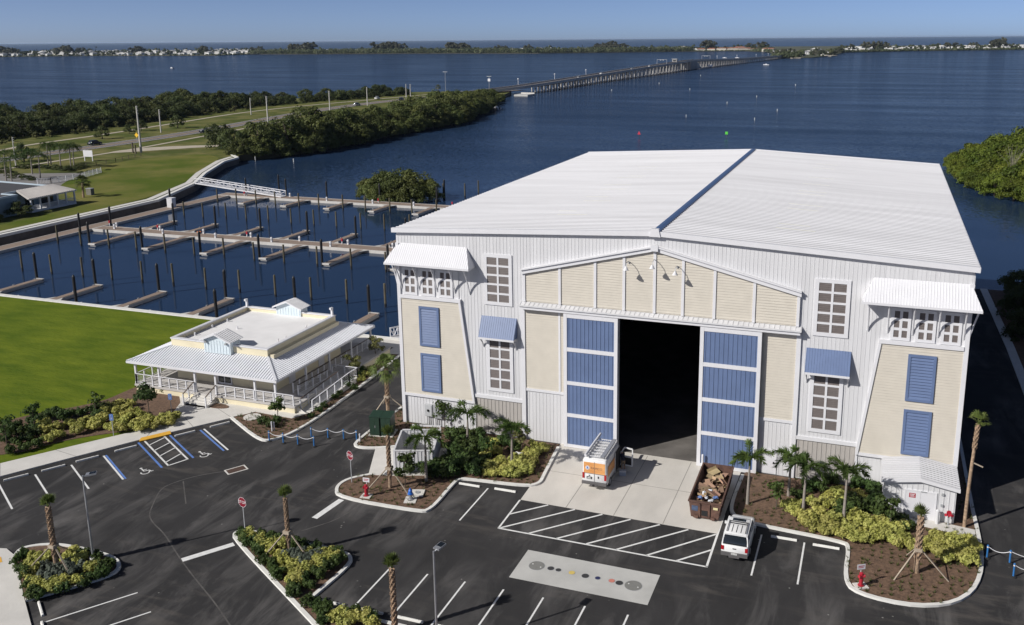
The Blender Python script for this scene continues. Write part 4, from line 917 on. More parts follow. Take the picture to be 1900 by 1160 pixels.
# belt behind the causeway road
GN = 'trees of the wood behind the causeway road'
nb = [(-268,150),(-262,175),(-256,200),(-262,240),(-272,290),(-282,330),(-272,380),(-258,430),(-250,468)]
for r_, n_, off, s_ in ((0,58,0,.80),(1,54,8,1.0),(2,50,17,1.12),(3,44,27,1.15)):
    for i in range(n_):
        q = (i+U(-.3,.3))/(n_-1); q = min(max(q,0),1); x, y = along(nb, q)
        if q > .68 and r_ > 1: continue
        if q < .35: x -= 4
        EV.put((x-off+U(-2,2), y+U(-2,2), -.3), s_*U(.68,1.25)*(.82 if q > .6 else 1), 'dark evergreen in the wood between the causeway path and the far water', GN)
for x, y in ((-330,200),(-345,215),(-318,190),(-305,182),(-295,175),(-335,235),(-315,225),(-300,215),(-290,205),(-300,240),(-285,232),(-355,240),(-365,225),(-310,260),(-292,150),(-305,160),(-320,170),(-278,140),(-290,130)):
    EV.put((x,y,-.3), U(1.05,1.35), 'dark evergreen in the thick of the wood at the left edge', GN)
for px, py, s_ in ((45,300,.9),(190,258,.8),(330,238,.9),(262,243,.75),(240,248,.6)):
    p = G(px,py); RB.put((p.x,p.y,0), s_*1.0, {45:'rounded palm-like tree beside a grey post at the far left',190:'round tree alone on the verge above the dark car',330:'broad round tree on the verge of the causeway path',262:'round tree behind the tall utility pole',240:'small round tree next to the tall utility pole'}[px])
for i in range(26):
    q = i/25; x, y = along([(-245,150),(-250,185),(-256,225),(-266,280),(-268,330)], q); YB.put((x+U(-3,2), y+U(-3,3), -.1), U(.5,.95), 'brownish scrub bush along the causeway path', 'scrub along the edge of the wood')
# islet and right bank
GI = 'bushes of the mangrove islet'
for x, y, s_ in ((-68,116.5,.80),(-64.5,116,.84),(-60.8,116.5,.80),(-64.5,120,.95),(-68,119.5,.85),(-60.5,120,.85),(-72,117.5,.62),(-57,119,.62),(-66.3,114.6,.60),(-62.2,114.6,.60),(-70,115.4,.58),(-58.5,116,.58)):
    MG.put((x-1.0,y,WATER), s_*.97, 'rounded mangrove of the small islet behind the far dock', GI)
GR = 'bright mangroves on the right bank'
rb = [(57,214),(56.5,200),(57,186),(58.5,173),(61,163),(66,154.5),(72,149),(82,144)]
for r_, n_, off, s_ in ((0,15,3.0,.62),(1,14,8,.92),(2,14,15,1.15),(3,13,23,1.3),(4,12,32,1.35)):
    for i in range(n_):
        x, y = along(rb, (i+U(-.2,.2)+.2)/n_); BM.put((x+off, y+off*.65+U(-1,1), WATER+.1), s_*U(.9,1.12), 'yellow-green mangrove on the right-hand bank', GR)
sn = thing('dead_branches', 'grey bare branches sticking out of the right-hand mangroves', 'dead tree', (69,168,2)); k = MB(); rg = random.Random(5)
for i in range(20): a = U(0,6.28); q = U(.5,2.6); k.tube([(0,0,0),(q*.5*cos(a),q*.5*sin(a),3.5),(q*cos(a)*1.5,q*sin(a)*1.5,U(5.5,8))], [.06,.035,.015], 4)
k.build('twig', mat('dead_wood', (.22,.20,.16), .9, .2, 2), sn); MB().tube([(0,0,-3),(0,0,.5)], .25, 6).build('trunk', BARK, sn)
EV.put((57.2,52,-.1), .5, 'low dark bush against the kerb in the barn shadow', 'dark bushes in the barn shadow beyond the right kerb')
EV.put((57.0,44,-.1), .5, 'low dark bush against the kerb in the barn shadow', 'dark bushes in the barn shadow beyond the right kerb')
GS = 'dark bushes in the barn shadow beyond the right kerb'
for x, y, s_ in ((58.5,62,.55),(59.5,55,.6),(60.5,48,.65),(61.5,40,.7),(63,33,.7),(64,26,.7),(66,55,.9),(67,46,.9),(68,36,.95),(73,44,1),(74,30,1),(59.8,18,.6),(65,14,.8)):
    EV.put((x,y,-.1), s_, 'dark bush in shade beyond the kerb right of the barn', GS)
# ================================================================ PLANTING IN THE LOT
def shrub_proto(name, seed, R, H, n, size, lm, blobs=7):
    rg = random.Random(seed); mb = MB()
    for i in range(blobs):
        a = rg.uniform(0,2*pi); rr = R*.72*sqrt(rg.random()); br = R*rg.uniform(.28,.48)
        leaf_cards(mb, (rr*cos(a), rr*sin(a), H*rg.uniform(.35,.68)), (br,br,H*.30), n//blobs, size, rg, .35, zmin=-.8)
    for i in range(4): a = rg.uniform(0,6.28); mb.tube([(0,0,-.05),(.3*R*cos(a),.3*R*sin(a),H*.6)], [.03,.015], 4, 1)
    t = tag(mb.build(name, [lm, BARK]), 'x', 'shrub'); return t
SG = Kind([shrub_proto('golden_shrub', s, .60, .80, 950, .115, LGOLD, 13) for s in (51,52,53)])
SD = Kind([shrub_proto('dark_shrub', s, .60, .85, 800, .12, LDARK, 12) for s in (61,62)])
SS = Kind([shrub_proto('silver_shrub', s, .55, .75, 480, .14, LSILV) for s in (71,72)])
BZ = .1
def scatter(kind, px, z, sc_, label, group, jit=.15, sub=None):
    for q in px:
        p = G(q[0], q[1], z); s_ = (q[2] if len(q) > 2 else 1)*sc_*U(.88,1.12); kind.put((p.x+U(-jit,jit), p.y+U(-jit,jit), z-.02), s_, label, group)
# left bed beside the footpath
gl = [(86,800),(100,792),(112,806),(112,790),(130,785),(140,800),(150,790),(160,782),(172,792),(182,785),(192,778),(205,790),(215,780),(222,795),(232,785),(240,775),(245,792),(255,783),(262,795),(270,785),(280,778),(285,790),(297,783),(305,775),(312,785),(322,775),(196,762),(210,756),(222,750),(232,758),(240,748),(250,765),(262,770),(218,765),(238,768),(90,815),(84,788)]
scatter(SG, [(a,b+6) for a,b in gl], BZ, 1.1, 'golden shrub in the long bed between lawn and footpath', 'golden shrubs of the lawn-side bed')
dl = [(10,815),(18,800),(28,790),(40,800),(30,822),(48,815),(58,795),(66,808),(74,795),(62,780),(80,775),(95,770),(105,765),(125,768),(150,765),(168,762),(180,770),(190,755),(120,775),(70,822),(50,830),(20,835),(5,798)]
scatter(SD, [(a,b+6) for a,b in dl], BZ, 1.1, 'dark green shrub in the bed at the lawn edge', 'dark shrubs of the lawn-side bed')
# left island
li_ = [(57,1046),(68,1052),(60,1065),(80,1038),(92,1033),(62,1078),(66,1090),(98,1030),(122,1036),(135,1030),(145,1040),(152,1036),(170,1058),(178,1050),(118,1082),(135,1080),(100,1098),(96,1086),(150,1078),(70,1035),(85,1092)]
scatter(SG, [(a,b+5) for a,b in li_], BZ, .92, 'golden shrub around the palm in the left kerbed island', 'golden shrubs of the left island')
scatter(SD, [(a,b+5) for a,b in ((35,1040),(42,1055),(45,1070),(50,1085),(58,1100),(62,1108),(75,1103),(190,1052),(200,1062),(188,1068),(165,1072),(205,1050),(180,1038),(48,1030),(160,1028),(120,1096),(155,1086))], BZ, .85, 'dark green shrub along the rim of the left island', 'dark shrubs of the left island')
scatter(SS, [(a,b+5) for a,b in ((85,1052),(92,1062),(100,1050),(82,1068),(128,1058),(136,1062),(150,1055),(128,1046),(98,1075),(112,1070))], BZ, .95, 'silver-leaved shrub at the foot of the left island palm', 'silver shrubs of the left island')
# triangular island
tg = [(463,992),(470,1000),(480,1002),(488,1008),(495,1015),(500,1024),(510,1010),(522,1015),(520,1035),(527,1048),(535,1058),(545,1064),(553,1072),(562,1066),(570,1058),(580,1052),(590,1045),(600,1036),(610,1030),(572,1026),(598,1048),(545,1050),(540,1075),(556,1082),(610,1042),(620,1034)]
scatter(SG, [(a,b+4) for a,b in tg], BZ, .92, 'golden shrub in the triangular island', 'golden shrubs of the triangular island')
scatter(SD, [(a,b+4) for a,b in ((452,990),(458,1002),(466,1012),(475,1018),(482,1028),(490,1040),(500,1050),(508,1062),(515,1070),(490,994),(502,999),(516,1005),(545,1012),(560,1014),(588,1018),(595,1026),(626,1026),(632,1036),(622,1046),(608,1056),(595,1066),(572,1088),(552,1098),(540,1092),(545,1106),(560,1078))], BZ, .85, 'dark green shrub edging the triangular island', 'dark shrubs of the triangular island')
scatter(SS, [(a,b+4) for a,b in ((545,1030),(556,1036),(565,1044),(558,1052),(548,1040),(580,1040),(535,1032),(560,1028),(590,1034))], BZ, 1.0, 'silver-leaved shrub in the triangular island', 'silver shrubs of the triangular island')
scatter(SG, [(620,1150),(632,1146),(646,1152),(660,1158),(672,1154),(686,1160),(700,1164),(640,1166)], BZ, .92, 'golden shrub in the strip at the bottom edge', 'golden shrubs of the bottom strip')
scatter(SD, [(572,1126),(585,1132),(600,1138),(612,1135),(596,1150),(650,1142),(604,1160),(690,1150)], BZ, .8, 'dark shrub in the strip at the bottom edge', 'dark shrubs of the bottom strip')
# bed left of the apron
hg = [(908,880),(918,872),(925,880),(935,870),(945,876),(955,868),(962,872),(970,862),(978,866),(985,858),(990,848),(998,840),(1000,832),(1008,836),(985,838),(992,830),(975,846),(965,855),(952,858),(940,862),(930,862),(918,866),(905,868),(900,850),(912,842),(903,835),(915,828),(925,838),(908,822),(940,882),(955,884),(975,875)]
scatter(SG, [(a,b+3) for a,b in hg], BZ, .98, 'golden shrub in the bed left of the concrete apron', 'golden shrubs left of the apron')
scatter(SD, [(840,880,1.3),(850,870,1.4),(858,860,1.4),(846,850,1.4),(838,838,1.3),(850,828,1.3),(860,840,1.4),(866,872,1.3),(875,880,1.2),(880,860,1.2),(870,850,1.3),(842,815,1.2),(855,812,1.2),(880,830,1.1),(890,845,1.1),(895,865,1.1),(810,880,1.2),(800,870,1.2),(785,872,1.2),(775,865,1.1),(765,875,1.0),(820,872,1.3),(832,868,1.3),(825,888,1.1),(795,885,1.1),(948,832,1.1),(935,825,1.1),(960,835,1.0),(890,812,1),(870,815,1.1)], BZ, 1.1, 'tall dark green shrub around the white enclosure', 'dark shrubs around the enclosure')
# bed right of the apron
rg_ = [(1465,945),(1478,940),(1472,952),(1490,962),(1500,970),(1510,960),(1520,955),(1512,980),(1525,988),(1535,975),(1545,965),(1548,985),(1555,992),(1568,998),(1575,985),(1582,970),(1590,960),(1600,965),(1605,980),(1595,992),(1585,1000),(1600,1002),(1612,1000),(1620,985),(1615,970),(1628,992),(1640,1000),(1648,990),(1655,1005),(1662,1012),(1672,1000),(1680,1010),(1690,1018),(1705,1018),(1715,1008),(1722,1020),(1735,1026),(1742,1015),(1752,1030),(1760,1018),(1768,1030),(1778,1020),(1785,1036),(1790,1025),(1800,1030),(1803,1044),(1795,1008),(1808,1022),(1780,1008),(1765,1005),(1538,925),(1550,918),(1560,930),(1530,938),(1545,940),(1575,925),(1590,922),(1500,935),(1515,940),(1605,930),(1640,975),(1655,985),(1668,985),(1740,1000),(1755,1040),(1790,1046)]
scatter(SG, [(a,b+3) for a,b in rg_], BZ, 1.05, 'golden shrub in the big bed right of the parked car', 'golden shrubs of the right-hand bed')
scatter(SD, [(1578,940,1.2),(1590,945,1.2),(1600,950,1.2),(1568,950,1.2),(1612,942,1.1),(1622,950,1.2),(1632,960,1.1),(1560,960,1.1),(1528,910,1),(1515,905,1),(1545,900,1),(1500,910,1),(1618,915,1),(1605,905,1),(1625,932,1),(1668,970,1),(1680,985,1),(1660,975,1),(1585,905,1),(1480,925,.9)], BZ, 1.1, 'dark green shrub at the back of the right-hand bed', 'dark shrubs of the right-hand bed')
# cafe bed and drive-side planting
scatter(SD, [(490,785,1.0),(505,792,.9),(640,720,1),(648,712,1),(655,725,.8),(620,740,.7),(632,732,.7),(600,755,.7),(672,690,1),(665,700,1),(590,765,.7),(575,775,.6),(660,685,1),(515,782,.9),(315,722,.8),(300,728,.9),(360,722,.8)], BZ, .95, 'dark shrub in the bed between clubhouse ramp and drive', 'dark shrubs by the clubhouse')
scatter(SG, [(680,700,1),(690,690,1),(670,708,.9),(410,742,.6)], BZ, .95, 'golden shrub beneath the fan palm by the drive', 'golden shrubs by the drive')
# low grass tufts: uncountable
def tufts(pts, name='grass_tufts', z=BZ, hgt=.34):
    mb = MB()
    for x, y in pts:
        for _ in range(9):
            a = U(0,6.28); l = U(.6,1)*hgt; w_ = .035; b = V((x+U(-.06,.06), y+U(-.06,.06), z-.02)); t = b+V((cos(a)*l*.7, sin(a)*l*.7, l*U(.5,1))); s_ = V((-sin(a)*w_, cos(a)*w_, 0)); mb.poly([b-s_,b+s_,t])
    o = mb.build(name, LTUFT); o['kind'] = 'stuff'; tag(o, 'low grassy tufts dotted over the brown mulch', 'grass')
tp = []
def inpoly(x, y, P):
    c_ = False
    for i in range(len(P)):
        a, b = P[i], P[i-1]
        if (a[1] > y) != (b[1] > y) and x < (b[0]-a[0])*(y-a[1])/(b[1]-a[1])+a[0]: c_ = not c_
    return c_
for P, st_ in ((kr+[(46.75,61),(46.75,-.35),(31.2,-.35)], .62), (kh+[(15.2,-.35),(3.0,-.35),(2.7,-5),(4.2,-10.2)], .6), (ke+[(-.3,22),(-.3,-.35),(2.9,-.35)], .45), (kc+[(-10.2,16),(-10.5,7.2),(-9.15,6.4),(-9.15,-1.0),(-10.1,-3.0),(-14.3,-2.8)], .5)):
    x0 = min(p[0] for p in P); x1 = max(p[0] for p in P); y0 = min(p[1] for p in P); y1 = min(4, max(p[1] for p in P)); x = x0
    while x < x1:
        y = y0
        while y < y1:
            if U(0,1) < .8:
                a, b = x+U(-.18,.18), y+U(-.18,.18)
                if inpoly(a, b, P): tp.append((a,b))
            y += st_
        x += st_
tufts(tp)
# ---------------------------------------------------------------- palms
def feather_crown(seed, n=8, L=1.9, droop=1.0, leafl=.42, per=46, up=.9):
    rg = random.Random(seed); mb = MB()
    for i in range(n):
        a = 2*pi*i/n+rg.uniform(-.3,.3); e = rg.uniform(.35,1.15)*up; l = L*rg.uniform(.85,1.1); pts = []
        p = V((0,0,0)); d = V((cos(a)*cos(e), sin(a)*cos(e), sin(e)))
        for k in range(11): pts.append(p.copy()); p = p+d*l/10; d = (d+V((0,0,-.17*droop))).normalized()
        mb.tube(pts[::2]+[pts[-1]], [.03]*6+[.012] if len(pts[::2]) == 6 else .02, 4, 1, False)
        for k in range(per):
            t = .12+.88*k/per; j = min(int(t*10), 9); q = pts[j].lerp(pts[j+1], t*10-j); dr = (pts[j+1]-pts[j]).normalized()
            side = dr.cross(V((0,0,1))).normalized(); upv = side.cross(dr); th = rg.uniform(0,2*pi)
            ln = leafl*(1-.55*abs(t-.45))*rg.uniform(.8,1.15); v = (side*cos(th)+upv*sin(th)*.8+dr*.75+V((0,0,-.15))).normalized()*ln; w_ = v.cross(dr).normalized()*.035
            mb.poly([q-w_, q+w_, q+v*.6+w_*.8, q+v, q+v*.6-w_*.8])
    return mb
def fan_crown(seed, n=14, L=.8, fan=.75, up=.3, droop=.3, el=(.1,1.3)):
    rg = random.Random(seed); mb = MB()
    for i in range(n):
        a = rg.uniform(0,2*pi); e = rg.uniform(*el); d = V((cos(a)*cos(e), sin(a)*cos(e), sin(e))); b = d*L; mb.bar((0,0,0), b, .03, .02, 1)
        s_ = d.cross(V((0,0,1)) if abs(d.z) < .95 else V((1,0,0))).normalized(); u_ = s_.cross(d)
        m_ = 13
        for k in range(m_):
            t = -1.25+2.5*k/(m_-1); v = (d*cos(t)+s_*sin(t)+u_*rg.uniform(-.1,.1)).normalized()*fan*(1-.2*abs(t)); w_ = (s_*cos(t)-d*sin(t))*.045
            mb.poly([b, b+v*.55+w_, b+v+V((0,0,-droop*fan*.6*rg.uniform(.5,1))), b+v*.55-w_])
    return mb
def boots(h, r0, r1, seed, y0=0.0, lean=(0,0), m0=0):
    rg = random.Random(seed); mb = MB(); N = 8; X = lambda t: V((lean[0]*t*t, lean[1]*t*t, h*t))
    mb.tube([X(k/N)-V((0,0,.2 if k == 0 else 0)) for k in range(N+1)], [r0+(r1-r0)*k/N for k in range(N+1)], 10)
    z = y0
    while z < h-.1:
        t = z/h; c_ = X(t); r = r0+(r1-r0)*t
        for k in range(5):
            a = 2*pi*k/5+z*3.1; p = c_+V((cos(a)*r*.8, sin(a)*r*.8, 0)); q = p+V((cos(a)*r*.5, sin(a)*r*.5, .20)); mb.bar(p, q, .09, .04, 0, (cos(a+1.57),sin(a+1.57),0))
        z += .155
    return mb
def brace(parent, h, spread=1.9, n=3, ph=.5):
    for k in range(n):
        a = ph+2*pi*k/n; MB().bar((cos(a)*.18, sin(a)*.18, h), (cos(a)*spread, sin(a)*spread, 0), .09, .06).build('brace', LUMB, parent)
    MB().box(-.24,-.24,h-.12,.24,.24,h+.1).build('brace_collar', LUMB, parent)
for px, py, h, lb, rx, br in ((105,1055,4.5,'stubby sabal palm trunk with tuft of leaves in the left island',.135,1),(537,1028,4.2,'thin sabal palm trunk with small tuft in the triangular island',.105,1),(733,1172,4.2,'sabal palm trunk with upright leaf tuft at the bottom edge',.125,0),(724,905,4.4,'sabal palm trunk with small tuft in the hydrant island',.12,1),(1700,1062,4.0,'sabal palm trunk with leaf tuft braced by timbers near the right corner',.16,1)):
    p = G(px, py, BZ); t = thing('sabal_palm', lb, 'palm', (p.x,p.y,BZ), U(0,6)*0)
    boots(h, rx*1.1, rx*.95, px, .9 if br else .3).build('trunk', TRUNKB, t)
    q = fan_crown(px+1, 11, .34, .72, el=(1.05,1.55), droop=.12).build('crown', [LFAN, LFAN], t, (0,0,h-.05))
    if br: brace(t, 1.7, 2.0, 3, {105:3.9,537:4.0,724:3.9,1700:3.95}[px])
p = G(1789,978,BZ); t = thing('sabal_palm', 'tall leaning palm trunk with tufted top at the barn right corner', 'palm', (p.x,p.y,BZ))
h = 7.9; k = boots(h, .125, .105, 77, 6.0, (.25,.05)); k.build('trunk', TRUNKB, t); fan_crown(78, 12, .45, .75, el=(.4,1.5), droop=.6).build('crown', [LFAN, LFAN], t, (.25,.05,h)); MB().bar((.15,0,5.0),(.8,-.1,4.8),.1,.06).build('dry_stub', LUMB, t)
p = G(720,765,BZ); t = thing('fan_palm', 'fan palm with full drooping crown beside the drive at the barn left corner', 'palm', (p.x,p.y,BZ))
boots(4.4, .17, .13, 88, .8).build('trunk', TRUNKB, t); fan_crown(89, 30, .85, .95, el=(-.5,1.4), droop=1.0).build('crown', [LFAN, LFAN], t, (0,0,4.4)); brace(t, 1.6, 2.2, 3, .2)
# foxtail palms before the barn
def foxtail(px, py, h, s_, lb, seed, r=.085, L=1.5):
    p = G(px, py, BZ); t = thing('foxtail_palm', lb, 'palm', (p.x,p.y,BZ)); k = MB(); k.tube([(0,0,-.2),(0,0,h*.3),(.03,0,h*.8),(.03,0,h)], [r*1.7,r*1.35,r,r*.75], 9); k.build('trunk', TRUNKG, t)
    MB().tube([(.03,0,h),(.03,0,h+.35),(.03,0,h+.6)], [r*.85,r*.9,r*.3], 8).build('crownshaft', LPALM, t)
    feather_crown(seed, 8, L*s_*1.28, 1.15, .55, 90, 1.0).build('crown', [LPALM, LPALM], t, (.03,0,h+.45))
for a in ((791,893,3.3,1.0,'foxtail palm standing before the white enclosure',101),(868,822,2.2,1.35,'broad low foxtail palm against the barn wall above the bed',102),(950,868,3.0,.85,'foxtail palm in the golden shrubs left of the apron',103),(1387,935,3.1,.95,'foxtail palm right of the debris container',104),(1490,955,3.3,1.1,'left of two foxtail palms in the right-hand bed',105),(1565,970,3.4,1.1,'right of two foxtail palms in the right-hand bed',106),(1463,920,2.6,.9,'foxtail palm at the back of the bed near the side door',107)): foxtail(*a)
# young broad-leaved trees
def young(px, py, h, R, n, size, lb, lm, seed, name='young_tree'):
    p = G(px, py, BZ); t = thing(name, lb, 'tree', (p.x,p.y,BZ)); rg = random.Random(seed); c_ = MB(); w_ = MB(); w_.tube([(0,0,-.1),(.04,0,h*.5),(0,0,h*.85)], [.045,.035,.02], 6)
    for i in range(9):
        a = rg.uniform(0,6.28); z = h*rg.uniform(.4,.9); q = R*rg.uniform(.3,.85); e = (q*cos(a), q*sin(a), z+.25); w_.tube([(0,0,z-.2), e], [.018,.008], 4); leaf_cards(c_, e, (R*.45,R*.45,h*.13), n//9, size, rg, .3)
    w_.build('trunk', BARK, t); c_.build('crown', lm, t)
young(277,772,3.2,1.15,700,.22,'dark-leaved young tree in the bed left of the clubhouse steps', LDARK, 201)
young(516,783,2.3,.75,300,.22,'leafy sapling in the corner bed before the clubhouse ramp', LPALM, 202)
young(655,700,2.2,.9,320,.22,'light green sapling behind the clubhouse ramp', LYEL, 203); young(697,668,2.3,.95,320,.22,'bright sapling at the far end of the drive-side bed', LYEL, 204)
young(825,795,2.3,.9,240,.2,'thin sapling against the white wall by the meter boxes', LPALM, 205); young(752,905,2.8,.9,330,.24,'upright sapling with round leaves left of the enclosure', LDARK, 206)
young(1440,945,2.2,.7,200,.2,'thin sapling in the mulch right of the container', LPALM, 207); young(1650,985,2.2,.85,420,.22,'leafy sapling left of the annex door', LDARK, 208)
young(1750,965,.9,.45,120,.16,'small red-flowered plant beside the annex', LRED, 209, 'flowering_plant'); young(13,828,2.6,.9,260,.2,'sparse sapling at the left edge of the lawn-side bed', LDARK, 210); young(65,800,2.4,.9,300,.2,'dark sapling within the lawn-side bed', LDARK, 211)
young(178,768,1.8,.7,200,.2,'small dark sapling above the golden shrubs on the lawn edge', LDARK, 212)
young(968,838,2.0,.7,200,.2,'sapling among the shrubs beside the barn base', LYEL, 213); young(905,850,2.2,.8,260,.2,'sapling in the middle of the bed left of the apron', LDARK, 214)
# ================================================================ FURNITURE OF THE LOT
ws = thing('wheel_stop', 'x', 'wheel stop', (0,0,0), 0, 'concrete wheel stops at the heads of the stalls')
k = MB(); k.loft([[(x,-.09,0),(x,.09,0),(x,.065,.11),(x,.04,.13),(x,-.04,.13),(x,-.065,.11)] for x in (-.88,.88)]); k.build('block', KERB, ws)
k = MB()
for x in (-.6,.6): k.cyl(x,0,.12,.137,.025,8)
k.build('anchor_pin', RUST, ws)
aL = radians(57.5); n_ = 0
wsl = [((-24.4,-20.2),aL,'leftmost wheel stop along the footpath, beside the first stall line'),((-22.9,-17.95),aL,'second wheel stop from the left along the footpath'),((-21.6,-15.7),aL,'third wheel stop along the footpath, left of the blue line'),((-20.05,-13.05),aL,'wheel stop left of the yellow ramp plate'),((-17.35,-8.85),aL,'wheel stop right of the hatched access aisle'),((-15.7,-6.2),aL,'wheel stop nearest the clubhouse bed corner'),
 ((9.3,-26.66),0,'left of three wheel stops at the bottom, beside the triangular island'),((11.98,-26.63),0,'middle of three wheel stops in the bottom stalls'),((14.7,-26.6),0,'wheel stop beside the bottom palm trunk'),((17.4,-26.6),0,'wheel stop right of the lamp post foot'),
 ((10.9,-9.6),0,'chipped wheel stop beside the hydrant island'),((13.9,-9.5),0,'wheel stop below the golden shrubs left of the apron'),((35.1,-9.78),0,'wheel stop in the stall right of the white car'),((37.95,-9.95),0,'wheel stop in the last stall by the right-hand bed'),((-7.5,-33.1),radians(-35),'wheel stop in the bottom left stall by the left island'),((-5.6,-34.6),radians(-35),'wheel stop at the bottom left frame edge')]
for i, (p, a, lb) in enumerate(wsl):
    if i == 0: ws.location = (*p,.004); ws.rotation_euler = (0,0,a); ws['label'] = lb
    else: dup(ws, (*p,.004), a, lb)
# rope posts
bo = thing('rope_post', 'x', 'bollard', (0,0,0), 0, 'blue rope posts with white chains')
PB = mat('post_blue', (.035,.16,.40), .4, .08, 4)
MB().tube([(0,0,.04),(0,0,.86)], .06, 10).build('post', PB, bo); MB().tube([(0,0,.80),(0,0,.90)], .064, 10).build('band', WHITE2, bo); MB().tube([(0,0,.90),(0,0,.97),(0,0,1.0)], [.075,.06,.02], 10).build('cap', PB, bo); MB().tube([(0,0,0),(0,0,.05),(0,0,.09)], [.22,.2,.08], 14).build('base', RUB, bo)
RL = [G(*q) for q in ((500,819),(526,823),(553,826),(583,829))]; RK = [G(*q) for q in ((578,812),(609,814),(638,816),(662,818))]; RR = [G(*q) for q in ((1831,1036),(1873,1046))]+[G(1880,1071),G(1925,1078)]
i = 0
for L, lb in ((RL,'in the front row before the clubhouse bed'),(RK,'in the back row across the drive'),(RR[:2],'in the back pair at the right edge'),(RR[2:],'in the front pair at the right edge')):
    for n_, p in enumerate(L):
        l_ = f'blue rope post, {ORD[n_]} from the left {lb}'
        if i == 0: bo.location = (p.x,p.y,.004); bo['label'] = l_
        else: dup(bo, (p.x,p.y,.004), U(0,6), l_)
        i += 1
def chain(a, b, lb):
    a = V((a.x,a.y,.9)); b = V((b.x,b.y,.9)); pts = [a.lerp(b,t/10)-V((0,0,.26*(1-(2*t/10-1)**2))) for t in range(11)]
    o = MB().tube([p-a for p in pts], .022, 6).build('chain', WHITE2, None, a); tag(o, lb, 'chain', 'white chains slung between the rope posts')
for L, lb in ((RL,'in the front left row'),(RK,'in the row across the drive'),([RR[0],RR[1],RR[1]+V((3,-.2,0))],'in the back right row'),(RR[2:],'in the front right row')):
    for n_, (a, b) in enumerate(zip(L, L[1:])): chain(a, b, f'white sagging chain, {ORD[n_]} from the left {lb}')
# stop signs
sm = text_mesh('STOP', .30, WHITE2)
SRED = mat('sign_red', (.20,.008,.022), .5, .06, 3)
def stop(px, py, h, rz, lb):
    p = G(px, py); t = thing('stop_sign', lb, 'stop sign', (p.x,p.y,.1), rz); MB().box(-.03,-.02,-.1,.03,.02,h-.1).build('post', GREYM, t)
    k = MB(); P8 = lambda r: [(r*cos(pi/8+k_*pi/4), h-.42+r*sin(pi/8+k_*pi/4)) for k_ in range(8)]
    k.xprism(P8(.40), -.045, -.022); f = k.build('sign_face', SRED, t)
    k = MB(); a, b = P8(.40), P8(.375)
    for q in range(8): q2 = (q+1) % 8; k.poly([(a[q][0],-.047,a[q][1]),(a[q2][0],-.047,a[q2][1]),(b[q2][0],-.047,b[q2][1]),(b[q][0],-.047,b[q][1])])
    k.build('sign_border', WHITE2, f); s = link('lettering', sm, f, (0,-.05,h-.42)); s.rotation_euler = (pi/2,0,0)
stop(455,986,2.62,radians(-8),'red STOP sign at the tip of the triangular island'); stop(653,897,2.72,radians(-20),'red STOP sign at the corner of the hydrant island')
# accessible parking signs
for px, py, lb in ((211,810,'blue parking sign standing on the grass before the golden shrubs'),(319,770,'blue parking sign at the right end of the golden shrubs')):
    p = G(px,py); t = thing('parking_sign', lb, 'sign', (p.x,p.y,.05), radians(20)); MB().box(-.025,-.02,-.1,.025,.02,2.1).build('post', GREYM, t)
    f = MB().box(-.17,-.045,1.5,.17,-.02,2.08).build('sign_face', PBLUE, t); k = MB()
    pts = [(.09*cos(a),-.05,1.72+.09*sin(a)) for a in [radians(130+230*q/10) for q in range(11)]]; k.tube(pts, .013, 5); k.tube([(-.03,-.05,1.93),(-.02,-.05,1.76),(.07,-.05,1.75),(.1,-.05,1.63)], .014, 5); k.tube([(-.035,-.05,1.95),(-.035,-.05,2.0)], .022, 6); k.build('emblem', WHITE2, f)
# lamp posts
def lamp(x, y, h, lb, dx, dy):
    t = thing('lamp_post', lb, 'lamp post', (x,y,.1)); MB().cyl(0,0,-.1,.35,.24,14).build('footing', KERB, t); MB().tube([(0,0,.3),(0,0,h)], [.075,.055], 10).build('pole', STEEL, t)
    d = V((dx,dy,0)).normalized(); e = V((0,0,h-.06)); MB().bar(e-d*.05, e+d*.35, .06,.06).build('arm', STEEL, t)
    hd = MB(); hd.bar(e+d*.2+V((0,0,.08)), e+d*.85+V((0,0,.14)), .42, .10); o = hd.build('lamp_head', STEEL, t); MB().bar(e+d*.42+V((0,0,.155)), e+d*.82+V((0,0,.19)), .34, .02).build('solar_panel', GLASS, o)
lamp(-8.55,-27.9,6.3,'tall grey lamp post rising from the left island',.75,.55); lamp(17.65,-28.8,6.35,'tall pale lamp post at the bottom centre stalls',.2,.8)
# hydrants and standpipes
def standpipe(px, py, lb, rz):
    p = G(px,py,BZ); t = thing('fire_standpipe', lb, 'fire standpipe', (p.x,p.y,BZ), rz); MB().box(-.4,-.35,-.05,.4,.35,.06).build('pad', CONC, t)
    MB().tube([(0,0,.06),(0,0,.12),(0,0,.14),(0,0,.95),(0,0,1.0)], [.2,.2,.13,.13,.05], 12).build('body', RED, t)
    for s_ in (-1,1): MB().tube([(0,0,.72),(.22*s_,-.1,.78)], [.09,.1], 10).build('outlet', RED, t)
    f = MB().box(-.02,.1,.9,.02,.14,1.45).box(-.27,.08,1.15,.27,.10,1.5).build('sign_plate', WHITE2, t); MB().box(-.2,.074,1.36,.2,.08,1.41).box(-.2,.074,1.26,.14,.08,1.3).build('sign_text_line', RED, f)
standpipe(680,921,'red fire standpipe with white plate at the left of the hydrant island',.1); standpipe(1597,1088,'red fire standpipe with white plate in the right-hand bed corner',.5)
p = G(762,928,BZ); t = thing('fire_hydrant', 'grey fire hydrant with blue bonnet on a concrete pad', 'fire hydrant', (p.x,p.y,BZ), .3)
MB().box(-.45,-.5,-.05,.45,.5,.05).build('pad', CONC, t); MB().tube([(0,0,.05),(0,0,.12),(0,0,.13),(0,0,.55)], [.2,.2,.14,.14], 12).build('barrel', STEEL, t); HB = mat('hydrant_blue',(.02,.13,.50),.4,.08,4)
